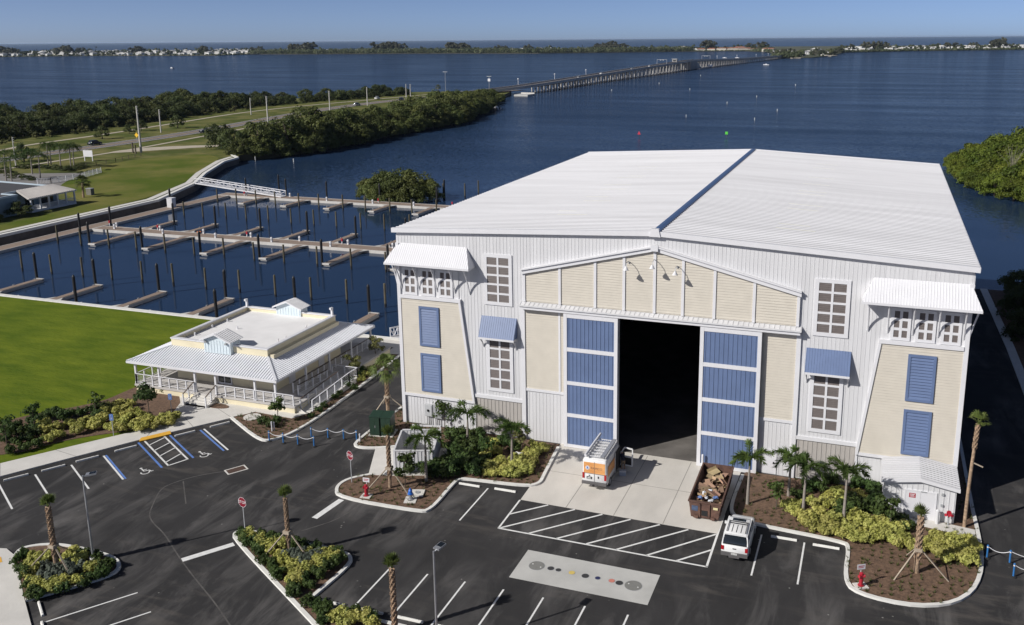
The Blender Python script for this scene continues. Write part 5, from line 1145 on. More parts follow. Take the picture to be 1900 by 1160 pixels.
MB().tube([(0,0,.5),(0,0,.58),(0,0,.6),(0,0,.8),(0,0,.9),(0,0,.98)], [.2,.2,.16,.15,.08,.05], 12).build('bonnet', HB, t)
for s_ in (-1,1): MB().tube([(0,0,.45),(.26*s_,0,.45)], [.08,.09], 8).build('outlet', STEEL, t)
p = G(775,916,BZ); t = thing('valve_box', 'round pale valve cover on a square slab behind the hydrant', 'valve box', (p.x,p.y,BZ), .3); MB().box(-.5,-.5,-.05,.5,.5,.10).build('slab', CONC, t); MB().cyl(0,0,.1,.14,.2,14).build('lid', GREYM, t)
# transformers
for (x, y), lb in (((-.95,-3.35),'left green transformer cabinet beside the drive'),((.05,-3.15),'right green transformer cabinet beside the drive')):
    GRN = bpy.data.materials.get('cabinet_green') or mat('cabinet_green', (.018,.042,.026), .5, .1, 2)
    t = thing('transformer_cabinet', lb, 'transformer', (x,y,.1), radians(12)); MB().box(-.62,-.75,-.08,.62,.95,.06).build('pad', CONC, t); MB().box(-.46,-.62,.06,.46,.62,1.75).build('body', GRN, t); k = MB(); k.loft([[(-.5,-.66,1.75),(.5,-.66,1.75),(.5,.66,1.75),(-.5,.66,1.75)],[(-.5,-.66,1.8),(.5,-.66,1.8),(.5,.66,1.92),(-.5,.66,1.92)]]); k.build('lid', GRN, t)
    d = MB().box(-.42,-.655,.15,-.01,-.62,1.65).box(.01,-.655,.15,.42,-.62,1.65).build('door', GRN, t); MB().box(.03,-.69,.8,.07,-.655,1.0).build('handle', GREYM, d)
# white slatted enclosure on its pad
ang = atan2(.33,.945); eo = V((5.05,-7.1)); t = thing('bin_enclosure', 'white ribbed metal enclosure open to the sky behind dark shrubs', 'enclosure', (eo.x,eo.y,.13), ang)
def wallp(a, b, name, h=1.75):
    k = MB(); a = V(a); b = V(b); d = (b-a).normalized(); n = V((-d.y,d.x)); L = (b-a).length
    k.prism([a-n*.04,b-n*.04,b+n*.04,a+n*.04], .03, h)
    for i in range(int(L/.3)+1): c_ = a+d*min(i*.3+.06,L-.04); k.prism([c_-d*.02-n*.075,c_+d*.02-n*.075,c_+d*.02+n*.075,c_-d*.02+n*.075], .05, h-.02)
    k.prism([a-n*.07,b-n*.07,b+n*.07,a+n*.07], h, h+.08); return k.build(name, WHITE, t)
wallp((-1.55,2.1),(1.55,2.1),'back_panel'); wallp((1.6,-1.95),(1.6,2.05),'side_panel'); wallp((-1.55,-2.0),(1.55,-2.0),'front_panel'); g_ = wallp((-1.6,-1.95),(-1.6,2.05),'gate',1.7); MB().box(-1.72,-.1,.8,-1.66,.1,1.0).build('latch', GREYM, g_)
t = thing('gate_frame', 'low white frame standing behind the ribbed enclosure', 'frame', (3.6,-2.6,.1), .2); MB().box(-1.3,-.05,0,-1.18,.05,1.1).box(1.18,-.05,0,1.3,.05,1.1).build('post', WHITE2, t); MB().box(-1.18,-.04,.95,1.18,.04,1.1).build('rail', WHITE2, t)
# little marker posts, rocks
for px, py, h, lb in ((505,800,.85,'left short white pipe in the clubhouse corner bed'),(509,799,.75,'right short white pipe in the clubhouse corner bed'),(668,820,.7,'short white pipe before the green cabinets')):
    p = G(px,py,BZ); t = thing('pipe_post', lb, 'pipe', (p.x,p.y,BZ)); MB().cyl(0,0,-.05,h,.06,8).build('pipe', WHITE2, t); MB().tube([(0,0,h),(0,0,h+.06)], [.075,.06], 8).build('cap', WHITE2, t)
p = G(963,852,BZ); tag(MB().ico((0,0,.2),.6,.45,.35,3,0,.25).build('boulder', KERB, None, (p.x,p.y,BZ)), 'pale boulder among the golden shrubs left of the apron', 'boulder')
p = G(468,774,BZ); tag(MB().cyl(0,0,-.05,.05,.8,18).build('slab_cover', CONC, None, (p.x,p.y,BZ)), 'round concrete cover in the corner bed before the clubhouse', 'cover')
# ================================================================ VEHICLES
CARW = mat('car_paint_white', (.72,.72,.71), .25, .03, 1, spec=.6); CARB = mat('car_paint_dark', (.018,.024,.035), .25, .05, 1, spec=.6); CARS = mat('car_paint_silver', (.36,.37,.39), .3, .05, 1, metal=.3); BUMP = mat('grey_bumper', (.11,.105,.105), .5, .08, 3); TAIL = mat('tail_lamp', (.35,.01,.015), .25, .05, 3); ORNG = mat('orange_wrap', (.72,.25,.05), .4, .35, .9, stretch=(.4,.4,1.6), col2=(.80,.42,.16)); PLATE = mat('plate', (.5,.5,.48), .5, .2, 9); CHROME = mat('bright_metal', (.6,.6,.6), .25, .05, 3, metal=.7)
def rr(y, w, z0, z1, r=.16, tw=0.0, n=4):
    """rounded body cross-section at y; tw narrows the top"""
    P = []
    for cx, cz, a0 in ((1,0,-90),(1,1,0),(-1,1,90),(-1,0,180)):
        for i in range(n+1):
            a = radians(a0+90*i/n); zz = (z1-r if cz else z0+r*.5)+sin(a)*(r if cz else r*.5); xx = cx*(w/2-r)+cos(a)*r
            xx *= 1-tw*max(0,(zz-z0))/(z1-z0); P.append((xx, y, zz))
    return P
def wheels(t, ys, half, r=.36, wdt=.24, hub=STEEL):
    for y in ys:
        for s_ in (-1,1):
            k = MB(); x = s_*(half-.10); k.tube([(x-wdt/2*s_,y,r),(x+wdt*.4*s_,y,r),(x+wdt/2*s_,y,r)], [r,r,r*.9], 18); wh = k.build('wheel', RUB, t)
            MB().tube([(x+wdt/2*s_,y,r),(x+(wdt/2+.012)*s_,y,r)], [r*.62,r*.55], 14).build('rim', hub, wh)
# cargo van, rear doors towards the camera
t = thing('cargo_van', 'white and orange cargo van with roof rack and open front door on the apron', 'van', (20.4,-7.05,.008))
k = MB(); k.loft([rr(y,w_,z0,z1,r,tw) for y,w_,z0,z1,r,tw in ((.0,1.90,.42,2.38,.10,.06),(.05,1.98,.38,2.46,.14,.06),(.6,2.02,.36,2.50,.2,.06),(3.4,2.02,.36,2.50,.2,.06),(3.75,2.02,.36,2.40,.25,.07),(4.1,2.0,.36,2.05,.25,.09),(4.45,1.98,.36,1.62,.2,.09),(4.75,1.96,.36,1.25,.2,.05),(5.15,1.86,.36,1.08,.2,.04),(5.40,1.66,.40,.88,.15,.03),(5.44,1.5,.45,.75,.1,0))])
body = k.build('body', CARW, t, smooth=True)
MB().poly([(-.88,4.02,2.12),(.88,4.02,2.12),(.9,4.60,1.44),(-.9,4.60,1.44)]).build('windscreen', GLASS, t)
k = MB()                                              # orange wrap on the rear doors and the sides
k.box(-.86,-.02,1.32,-.015,.02,2.22); k.box(.015,-.02,1.32,.86,.02,2.22); k.build('rear_wrap', ORNG, body)
for s_ in (-1,1):
    x = s_*1.005; k = MB(); k.prism([(x,.35),(x+.012*s_,.35),(x+.012*s_,3.1),(x,3.1)], 1.05, 1.85); k.build('side_wrap', ORNG, body)
    k = MB(); k.box(min(x,x+.01*s_),1.05-.5,.40,max(x,x+.01*s_),4.6,.62); k.build('sill', BUMP, body)
MB().box(-.012,-.025,.62,.012,.0,2.28).box(-.9,-.024,1.28,.9,.0,1.30).build('door_gap', BUMP, body)
tx = link('lettering', text_mesh('RAMCO', .26, mat('letter_grey', (.30,.16,.10), .5, .05, 5)), body, (.18,-.03,1.76)); tx.rotation_euler = (pi/2,0,0)
k = MB(); k.tube([(-.55,-.022,1.76),(-.55,-.034,1.76)], .17, 18); k.build('emblem_disc', WHITE2, body); k = MB(); k.tube([(-.62+.0,-.036,1.85),(-.53,-.036,1.76),(-.50,-.036,1.66)], .035, 6); k.tube([(-.62,-.036,1.68),(-.50,-.036,1.86)], .025, 6); k.build('emblem', PBLUE, body)
for s_ in (-1,1): MB().box(min(s_*.80,s_*.965),-.035,.85,max(s_*.80,s_*.965),.06,1.32).build('tail_light', TAIL, t)
MB().box(-.99,-.13,.42,.99,.1,.64).box(-.3,-.3,.40,.3,-.13,.46).build('rear_bumper', BUMP, t); MB().box(-.06,-.38,.42,.06,-.2,.5).build('tow_hitch', BLACKP, t)
MB().box(-.62,-.04,.84,-.2,-.0,1.02).build('plate_recess', BLACKP, t); MB().box(-.55,-.05,.87,-.28,-.04,.98).build('number_plate', PLATE, t); MB().box(.28,-.04,.95,.36,.0,1.12).box(-.45,-.04,1.1,-.36,.0,1.16).build('door_handle', BLACKP, t)
wheels(t, (1.0,4.35), 1.0, .36)
rk = MB()                                             # roof rack with cross bars, side rails and conduit carrier
for s_ in (-1,1): rk.bar((s_*.85,.15,2.68),(s_*.85,3.5,2.68),.05,.06)
for i in range(7): y = .25+i*.53; rk.bar((-.88,y,2.66),(.88,y,2.66),.05,.05)
for i in range(9): x = -.7+i*.175; rk.bar((x,.2,2.63),(x,3.45,2.63),.02,.02)
for s_ in (-1,1):
    for y in (.3,1.8,3.3): rk.bar((s_*.85,y,2.42),(s_*.85,y,2.68),.05,.05)
rack = rk.build('roof_rack', WHITE, t); MB().tube([(-.72,-.05,2.80),(-.72,4.1,2.80)], .10, 12).build('conduit_carrier', WHITE2, rack); MB().bar((.60,.1,2.72),(.60,3.6,2.72),.3,.06).build('ladder', STEEL, rack)
# the open front passenger door, seen from behind
k = MB(); a = radians(68); hx, hy = 1.0, 3.95; dv = V((sin(a), -cos(a)*.25, 0)).normalized(); L = 1.05
def dpt(u, z): return (hx+dv.x*L*u, hy+dv.y*L*u, z)
k.poly([dpt(0,.5),dpt(1,.5),dpt(1,1.25),dpt(0,1.25)]); k.poly([tuple(V(dpt(u,z))-V((0,.07,0))) for u,z in ((0,.5),(1,.5),(1,1.25),(0,1.25))])
for a_, b_ in (((0,.5),(1,.5)),((1,.5),(1,1.95)),((1,1.95),(.35,2.0)),((.35,2.0),(0,1.4)),((0,1.25),(1,1.25))): k.bar(dpt(*a_), dpt(*b_), .09, .10)
do = k.build('front_door', CARW, t); MB().poly([tuple(V(dpt(u,z))-V((0,.085,0))) for u,z in ((.07,.58),(.93,.58),(.93,1.2),(.07,1.2))]).build('door_card', BLACKP, do)
MB().bar(dpt(.12,1.35), tuple(V(dpt(.12,1.35))+V((.1,.28,.12))), .12, .3).build('wing_mirror', BLACKP, do)
MB().prism([(.985,2.3),(1.025,2.3),(1.025,3.9),(.985,3.9)], .55, 2.12).build('door_opening_shade', DARK, t); MB().prism([(1.026,2.2),(1.05,2.2),(1.05,2.32),(1.026,2.32)], .5, 2.2).build('door_edge', CARW, t)  # dark sheet on the closed van side, painted as the shade inside
# white SUV
t = thing('parked_car', 'white four-wheel-drive car with roof rack parked beside the container', 'car', (32.22,-13.7,.004), radians(.5))
k = MB(); k.loft([rr(y,w_,z0,z1,r,tw) for y,w_,z0,z1,r,tw in ((.0,1.66,.45,1.02,.08,0),(.06,1.78,.36,1.08,.12,.0),(.6,1.84,.32,1.10,.14,.0),(3.3,1.84,.32,1.08,.14,0),(3.5,1.82,.32,1.05,.16,.0),(4.2,1.76,.32,1.0,.2,.02),(4.6,1.62,.36,.92,.18,.02),(4.72,1.45,.42,.8,.12,0))]); body = k.build('body', CARW, t, smooth=True)
k = MB(); k.loft([rr(y,w_,1.04,z1,r,tw,3) for y,w_,z1,r,tw in ((.10,1.62,1.10,.02,.05),(.22,1.66,1.42,.05,.08),(.42,1.68,1.70,.1,.10),(.6,1.68,1.74,.12,.10),(2.5,1.68,1.76,.12,.10),(2.75,1.68,1.72,.12,.10),(3.1,1.66,1.42,.1,.08),(3.5,1.6,1.08,.03,.03))]); cab = k.build('glasshouse', GLASS, t, smooth=True)
k = MB(); k.loft([rr(y,w_,1.705,z1,.03,.0,2) for y,w_,z1 in ((.40,1.42,1.73),(.5,1.47,1.775),(2.5,1.47,1.79),(2.72,1.40,1.75))]); k.build('roof_panel', CARW, cab, smooth=True)
k = MB()
for s_ in (-1,1):
    for (ya, yb) in (((.14,.44)),((1.25,1.2)),((2.25,2.2)),((3.42,2.75))): k.bar((s_*.84,ya,1.08),(s_*.745,yb,1.72),.09,.05,up=(0,1,0))
    k.bar((s_*.76,.45,1.70),(s_*.76,2.7,1.72),.08,.07)
k.bar((-.74,.40,1.70),(.74,.40,1.70),.10,.08); k.build('pillar', CARW, cab)
MB().box(-.45,2.15,1.79,.45,2.5,1.797).build('sunroof', GLASS, cab)
k = MB()
for s_ in (-1,1): k.bar((s_*.62,.55,1.85),(s_*.62,2.0,1.85),.04,.04); k.bar((s_*.62,.6,1.77),(s_*.62,.6,1.86),.04,.04); k.bar((s_*.62,1.95,1.77),(s_*.62,1.95,1.86),.04,.04)
for y in (1.65,1.9): k.bar((-.62,y,1.87),(.62,y,1.87),.05,.03)
for x in (-.3,0,.3): k.bar((x,.6,1.795),(x,1.6,1.795),.03,.02)
k.build('roof_rack', BLACKP, cab)
for s_ in (-1,1): MB().box(min(s_*.70,s_*.88),-.03,.72,max(s_*.70,s_*.88),.1,1.02).build('tail_light', TAIL, t); MB().box(min(s_*.9,s_*1.08),2.85,1.05,max(s_*.9,s_*1.08),2.97,1.22).build('wing_mirror', CARW, t); MB().box(min(s_*.55,s_*.75),4.64,.62,max(s_*.55,s_*.75),4.70,.78).build('headlight', CHROME, t)
MB().box(-.88,-.11,.36,.88,.12,.60).build('rear_bumper', BUMP, t); MB().box(-.2,-.125,.48,.2,-.11,.62).build('number_plate', PLATE, t); MB().box(-.12,-.02,.84,.12,.03,.90).build('tailgate_handle', BLACKP, t); MB().box(-.35,-.17,.28,.35,-.05,.36).build('tow_bar', BUMP, t)
wheels(t, (.95,3.75), .92, .36)
# roll-off container with rubbish
t = thing('rubbish_container', 'rusty open-topped steel container beside the right blue door', 'container', (29.36,-8.95,.01), radians(.8)); Lc, Wt, Wb, Hc = 6.3, 2.36, 2.0, 1.36
k = MB()
def plank(a, b, c_, d): k.poly([a,b,c_,d])
for s_ in (-1,1):
    k.poly([(s_*Wb/2,0,.18),(s_*Wb/2,Lc,.18),(s_*Wt/2,Lc,Hc),(s_*Wt/2,0,Hc)]); k.poly([(s_*(Wb/2-.06),.06,.18),(s_*(Wb/2-.06),Lc-.06,.18),(s_*(Wt/2-.06),Lc-.06,Hc),(s_*(Wt/2-.06),.06,Hc)]); k.poly([(s_*Wt/2,0,Hc),(s_*Wt/2,Lc,Hc),(s_*(Wt/2-.06),Lc,Hc),(s_*(Wt/2-.06),0,Hc)])
for y, y2 in ((0,.06),(Lc-.06,Lc)): k.loft([[(-Wb/2,yy,.18),(Wb/2,yy,.18),(Wt/2,yy,Hc),(-Wt/2,yy,Hc)] for yy in (y,y2)])
k.box(-Wb/2,0,.12,Wb/2,Lc,.2); k.build('shell', RUST, t)
k = MB()
for s_ in (-1,1): k.bar((s_*(Wt/2),-.03,Hc),(s_*(Wt/2),Lc+.03,Hc),.11,.10)
for y in (-.02,Lc+.02): k.bar((-Wt/2-.05,y,Hc+.003),(Wt/2+.05,y,Hc+.003),.10,.12)
k.build('rim', RUST, t)
k = MB()
for s_ in (-1,1):
    for i in range(9): y = .5+i*.66; k.bar((s_*(Wb/2+.03),y,.2),(s_*(Wt/2+.03),y,Hc-.05),.09,.07,up=(0,1,0))
for x in (-.35,.35): k.bar((x,-.05,.2),(x,-.05,Hc-.1),.07,.08,up=(0,1,0))
k.build('stiffener', RUST, t)
MB().box(-.22,-.015,.30,.22,-.004,.72).build('hook_recess_shade', DARK, t)  # dark plate on the shell face, shade of a recess put into colour
k = MB(); 
for x in (-.62,.62): k.tube([(x-.1,.1,.12),(x+.1,.1,.12)], .13, 10)
k.box(-.75,-.12,.1,-.45,.05,.3).box(.45,-.12,.1,.75,.05,.3); k.build('roller', RUST, t); MB().box(.62,-.075,.92,.95,-.06,1.1).build('notice_plate', mat('notice_cream',(.62,.54,.30),.6,.1,3), t); MB().box(-.95,-.012,.62,-.5,-.003,1.02).build('paint_patch', mat('worn_blue',(.06,.09,.16),.7,.4,4), t)
co = V((29.36,-8.95,.01)); rg = random.Random(17)
k = MB(); nx, ny = 10, 24; hh = [[.55+.22*rg.random()+.28*sin(j*.5+1)*.4+(.25 if j < 9 else 0) for i in range(nx)] for j in range(ny)]
for j in range(ny-1):
    for i in range(nx-1):
        q = lambda i_, j_: (-1.05+2.1*i_/(nx-1), .1+6.1*j_/(ny-1), hh[j_][i_]); k.poly([q(i,j),q(i+1,j),q(i+1,j+1),q(i,j+1)])
o = k.build('debris_heap', mat('mixed_debris', (.10,.07,.05), .95, .5, 3.5, col2=(.30,.20,.12)), None, co); o['kind'] = 'stuff'; tag(o, 'mixed brown rubbish filling the rusty container', 'debris')
for i in range(34):
    x, y = rg.uniform(-.75,.75), rg.uniform(.4,5.7); s_ = rg.uniform(.45,.95); k = MB(); h_ = rg.uniform(.02,.05)
    k.box(-s_/2,-s_*.4,0,s_/2,s_*.4,h_); a_ = rg.uniform(.5,1.4); k.poly([(-s_/2,s_*.4,0),(s_/2,s_*.4,0),(s_/2,s_*.4+s_*.3*cos(a_),s_*.3*sin(a_)),(-s_/2,s_*.4+s_*.3*cos(a_),s_*.3*sin(a_))])
    o = k.build('cardboard_sheet', CARD, None, co+V((x,y,.85+.35*rg.random()+(.2 if y < 2.5 else -.05)))); o.rotation_euler = (rg.uniform(-.5,.5), rg.uniform(-.4,.4), rg.uniform(0,6.28)); tag(o, 'torn piece of brown cardboard in the rusty container', 'cardboard', 'cardboard pieces in the container')
for i, (x, y) in enumerate(((-.5,.8),(-.1,1.1),(.35,.75),(-.35,1.6),(.55,1.2),(.1,2.1))):
    o = MB().ico((0,0,0),.24,.15,.10,i+5,0,.35).build('plastic_bag', BAGW if i % 4 else mat('blue_bag%d' % i, (.12,.2,.42), .5, .1, 4), None, co+V((x,y,1.22+.12*rg.random())), smooth=False); o.rotation_euler = (0,rg.uniform(-.3,.3),rg.uniform(0,6)); tag(o, 'crumpled pale plastic sheet near the end of the container' if i % 4 else 'crumpled bluish plastic sheet near the end of the container', 'plastic sheet', 'plastic sheets in the container')
# cooler and the man at the van
t = thing('cool_box', 'small white and grey cool box on the concrete by the open van door', 'cool box', (21.85,-4.0,.01), .3); MB().box(-.26,-.17,0,.26,.17,.32).build('body', mat('cooler_grey',(.38,.42,.48),.5,.05,3), t); MB().box(-.28,-.19,.32,.28,.19,.40).build('lid', WHITE2, t); MB().box(-.3,-.02,.36,-.28,.02,.2).build('handle', BLACKP, t)
SKIN = mat('skin', (.45,.27,.19), .6, .05, 6); SHIRT = mat('navy_shirt', (.015,.018,.035), .8, .15, 6); SHORT = mat('khaki_shorts', (.30,.22,.14), .85, .12, 6); SHOE = mat('shoe', (.06,.05,.045), .7, .1, 6); HAIR = mat('hair', (.03,.02,.014), .8, .2, 20)
def person():
    J = {}; ed = []
    def ad(n, p, r, par=None):
        J[n] = (len(J), V(p), r)
        if par: ed.append((J[par][0], J[n][0]))
    ad('pelvis',(0,0,.94),.15); ad('waist',(0,.05,1.08),.135,'pelvis'); ad('chest',(0,.17,1.28),.155,'waist'); ad('neckb',(0,.27,1.46),.075,'chest'); ad('neck',(0,.32,1.52),.055,'neckb'); ad('headl',(0,.36,1.60),.085,'neck'); ad('head',(0,.39,1.69),.10,'headl'); ad('crown',(0,.40,1.77),.07,'head'); ad('nose',(0,.50,1.65),.018,'headl')
    for s_, n in ((-1,'l'),(1,'r')):
        ad('hip'+n,(.10*s_,0,.90),.11,'pelvis'); ad('knee'+n,(.12*s_,.04,.50),.065,'hip'+n); ad('calf'+n,(.125*s_,-.01,.33),.058,'knee'+n); ad('ank'+n,(.13*s_,-.03,.09),.042,'calf'+n); ad('heel'+n,(.13*s_,-.05,.05),.042,'ank'+n); ad('toe'+n,(.14*s_,.15,.04),.036,'heel'+n)
        ad('sh'+n,(.19*s_,.22,1.41),.07,'chest'); ad('elb'+n,(.24*s_,.45,1.22),.045,'sh'+n); ad('wri'+n,(.18*s_,.66,1.20),.03,'elb'+n); ad('palm'+n,(.17*s_,.73,1.19),.034,'wri'+n)
        for f in range(4): ad('f%d'%f+n,((.17+(f-1.5)*.022)*s_,.80,1.18),.009,'palm'+n); ad('g%d'%f+n,((.17+(f-1.5)*.024)*s_,.835-.01*abs(f-1.5),1.155),.008,'f%d'%f+n)
        ad('th'+n,(.125*s_,.75,1.18),.011,'palm'+n); ad('tt'+n,(.105*s_,.79,1.165),.009,'th'+n)
    me = bpy.data.meshes.new('b'); me.from_pydata([tuple(v[1]) for v in J.values()], ed, []); o = bpy.data.objects.new('b', me); COL.objects.link(o)
    m = o.modifiers.new('s','SKIN'); m.use_smooth_shade = True; sv = me.skin_vertices[0].data
    for i, v in enumerate(J.values()): sv[i].radius = (v[2],v[2])
    sv[0].use_root = True
    o.modifiers.new('u','SUBSURF').levels = 1
    bpy.context.view_layer.update(); dg = bpy.context.evaluated_depsgraph_get(); m2 = bpy.data.meshes.new_from_object(o.evaluated_get(dg)); bpy.data.objects.remove(o)
    m2.materials.clear()
    for x in (SKIN,SHIRT,SHORT,SHOE): m2.materials.append(x)
    for p in m2.polygons:
        c_ = p.center; i = 0
        if c_.z < .10: i = 3
        elif c_.z > .48 and c_.z < 1.0 and abs(c_.x) < .3 and c_.y < .25: i = 2
        elif c_.z >= 1.0 and c_.y < .40 and c_.z < 1.50 and not (c_.y > .27 and c_.z > 1.47): i = 1
        p.material_index = i; p.use_smooth = True
    return m2
t = thing('person', 'man in dark shirt and tan shorts leaning into the open van door', 'person', (21.72,-3.35,.01), radians(40)); link('body', person(), t)
h_ = MB(); h_.ico((0,.375,1.715),.112,.118,.105,2,0,.04,12,8); h_.build('hair', HAIR, t, smooth=True)
# ================================================================ LEFT BANK: HOUSE, PALMS, ROAD THINGS
BG = mat('blue_grey_wall', (.20,.27,.32), .7, .1, .6); DROOF = mat('dark_flat_roof', (.055,.055,.06), .9, .15, .5)
h = thing('bank_house', 'low blue-grey house with dark flat roof at the left edge', 'house', (-134,62,0))
hp = [(-18,-18),(8.4,-18),(8.4,6.4),(4.4,6.4),(4.4,18),(-18,20)]
MB().prism(hp, 0, 3.8).build('wall', BG, h); MB().ribbon(hp, .3, 3.8, 4.2, closed=True).build('parapet', mat('pale_blue_trim',(.42,.50,.56),.6,.06,1), h); MB().poly([(x*.985,y*.985,3.95) for x, y in hp]).build('flat_roof', DROOF, h)
for y in (-13,-7,-1): f = MB().box(8.38,y,1,8.45,y+1.6,2.4).build('window', WHITE2, h); MB().box(8.45,y+.12,1.12,8.46,y+1.48,2.28).build('pane', GLASS, f)
for x, y in ((-8,-4),(-2,6),(-12,8)): MB().box(x-.7,y-.7,3.95,x+.7,y+.7,5.0).build('roof_unit', GREYM, h)
t = thing('veranda', 'white open veranda with pale ribbed roof beside the blue-grey house', 'veranda', (-127,76.3,0))
MB().box(-2.3,-5.6,0,2.3,5.8,.5).build('floor', WHITE, t)
r = MB(); A_, B_, C_, D_ = V((2.75,-6.4,3.0)), V((2.0,6.4,3.0)), V((-2.5,4.6,4.25)), V((-2.5,-4.6,4.25)); r.poly([A_,B_,C_,D_])
for i in range(24): q = (i+.5)/24; r.bar(A_.lerp(B_,q)+V((0,0,.05)), D_.lerp(C_,q)+V((0,0,.05)), .17, .16)
r.bar(A_-V((0,0,.12)), B_-V((0,0,.12)), .12, .26); r.bar(A_-V((0,0,.1)), D_-V((0,0,.1)), .1, .2); r.build('roof', mat('veranda_roof',(.50,.475,.45),.6,.08,1), t)
for i in range(6): y = -5.4+i*2.2; MB().box(2.0,y-.14,.5,2.28,y+.14,2.95).build('post', WHITE2, t)
k = MB(); k.box(2.1,-5.4,1.35,2.18,5.6,1.45); k.box(2.1,-5.4,.65,2.18,5.6,.72)
for i in range(80): k.box(2.12,-5.4+i*.137,.7,2.15,-5.37+i*.137,1.36)
k.build('railing', WHITE2, t); MB().box(-2.4,-5,.5,-2.3,5.5,3.6).build('back_wall', BG, t); MB().box(-2.3,-3,.6,-2.24,-1,2.8).box(-2.3,1,.6,-2.24,4,2.8).build('glazed_door', GLASS, t)
RB.put((-124.0,67.2,0), (.75,.75,.5), 'rounded green bush before the blue-grey house'); RB.put((-123.8,60.5,0), (.6,.6,.35), 'low bush at the left edge beside the house wall')
# palms
for i, (px, py, h_, lb) in enumerate(((90,308,7.5,'left palm of the group behind the paved yard'),(95,306,7.2,'second palm of the group behind the paved yard'),(113,311,7.4,'single palm in the middle of the group behind the yard'),(132,313,8.0,'right-hand twin palm of the group near the white board'),(138,312,7.6,'outermost right palm of the group near the white board'),(60,323,7.6,'slim palm standing in the yard shrubs'),(75,331,7.4,'leaning palm at the near edge of the yard'),(12,336,8.5,'large feathery palm at the far left edge'),(22,337,7.0,'second feathery palm at the far left edge'))):
    p = G(px,py); t = thing('palm_tree', lb, 'palm', (p.x,p.y,0), 0, 'palms around the paved yard'); hh_ = h_*.8; k = MB(); k.tube([(0,0,-.2),(.1,0,hh_*.5),(.35,0,hh_)], [.2,.15,.12], 7); k.build('trunk', TRUNKG, t); feather_crown(300+i, 15, 3.1 if px > 30 else 4.6, 1.3, 1.0, 30, .8).build('crown', [LDARK, LDARK], t, (.35,0,hh_))
p = G(155,367); t = thing('fan_palm', 'round-headed fan palm standing beside the white veranda', 'palm', (p.x,p.y,0)); k = MB(); k.tube([(0,0,-.2),(.1,0,1.8),(.15,0,3.4)], [.25,.22,.25], 8); k.build('trunk', TRUNKB, t); fan_crown(333, 46, 1.1, 1.1, el=(-.7,1.4), droop=.9).build('crown', [LOAK, LOAK], t, (.15,0,3.5))
GY = 'low shrubs of the paved yard'
for px, py, s_ in ((40,312,.8),(55,312,.9),(70,312,.8),(85,313,.8),(100,314,.9),(115,315,.8),(128,316,.9),(142,314,.9),(155,311,.7),(50,332,.7),(62,334,.6),(20,325,.8),(30,330,.9),(8,320,1),(150,322,.5),(165,320,.5),(175,318,.5),(186,320,.4),(200,316,.4)):
    p = G(px,py); RB.put((p.x,p.y,-.4), (s_*.8,s_*.6,s_*.32), 'low dark shrub around the paved yard', GY)
def fence(pts, name, lb, m, h_=1.1, step=2.0, bal=.35):
    t = thing(name, lb, 'fence', (pts[0][0],pts[0][1],0)); o = V(pts[0]); r_ = MB()
    for a, b in zip(pts, pts[1:]):
        a = V(a)-o; b = V(b)-o; L = (b-a).length; n = max(1,int(L/step)); d = (b-a)/L
        for i in range(n+1): p = a+d*L*i/n; MB().box(p.x-.06,p.y-.06,0,p.x+.06,p.y+.06,h_).build('post', m, t)
        for z in (h_*.92,h_*.5,.2): r_.bar((a.x,a.y,z),(b.x,b.y,z),.05,.06)
        if bal:
            for i in range(int(L/bal)): p = a+d*(i*bal); r_.box(p.x-.02,p.y-.02,.1,p.x+.02,p.y+.02,h_*.9)
    r_.build('rail', m, t)
pt = lambda *q: [(G(*a).x, G(*a).y) for a in q]
fence(pt((70,342),(95,341),(150,332),(188,321)), 'white_fence', 'white picket fence along the paved yard', WHITE2, 1.5)
fence(pt((160,310),(215,301),(262,290)), 'dark_fence', 'thin dark post fence running over the grassy bank', BARK, 1.2, 3.0, 0)
p = G(165,299); t = thing('sign_board', 'blank white board on two posts beside the road', 'sign', (p.x,p.y,0), .1)
for x in (-1.35,1.35): MB().box(x-.1,-.08,0,x+.1,.08,3.0).build('post', WHITE2, t)
MB().box(-1.6,-.12,1.3,1.6,-.08,3.2).build('board', WHITE2, t)
p = G(255,264); t = thing('warning_sign', 'yellow diamond warning sign beside the tall pole', 'sign', (p.x,p.y,0)); MB().box(-.06,-.05,0,.06,.05,2.6).build('post', GREYM, t); MB().xprism([(0,1.6),(.85,2.5),(0,3.4),(-.85,2.5)], -.1, -.06).build('sign_face', mat('sign_yellow',(.75,.45,.02),.5,.05,2), t)
for px, py, h_, lb in ((247,284,3.2,'left dark timber post beside the tall pole'),(252,285,2.6,'right shorter timber post beside the tall pole')): p = G(px,py); t = thing('timber_post', lb, 'post', (p.x,p.y,0)); MB().box(-.18,-.18,-.2,.18,.18,h_).build('shaft', BARK, t); MB().prism([(-.2,-.2),(.2,-.2),(.2,.2),(-.2,.2)], h_, h_+.08).build('cap', BARK, t)
t = thing('utility_box', 'small grey utility box beside the fan palm', 'box', (*G(168,362).xy,0)); MB().box(-.7,-.5,0,.7,.5,1.5).build('body', mat('olive_grey',(.16,.155,.13),.7,.1,2), t); MB().box(-.76,-.56,1.5,.76,.56,1.6).build('lid', GREYM, t)
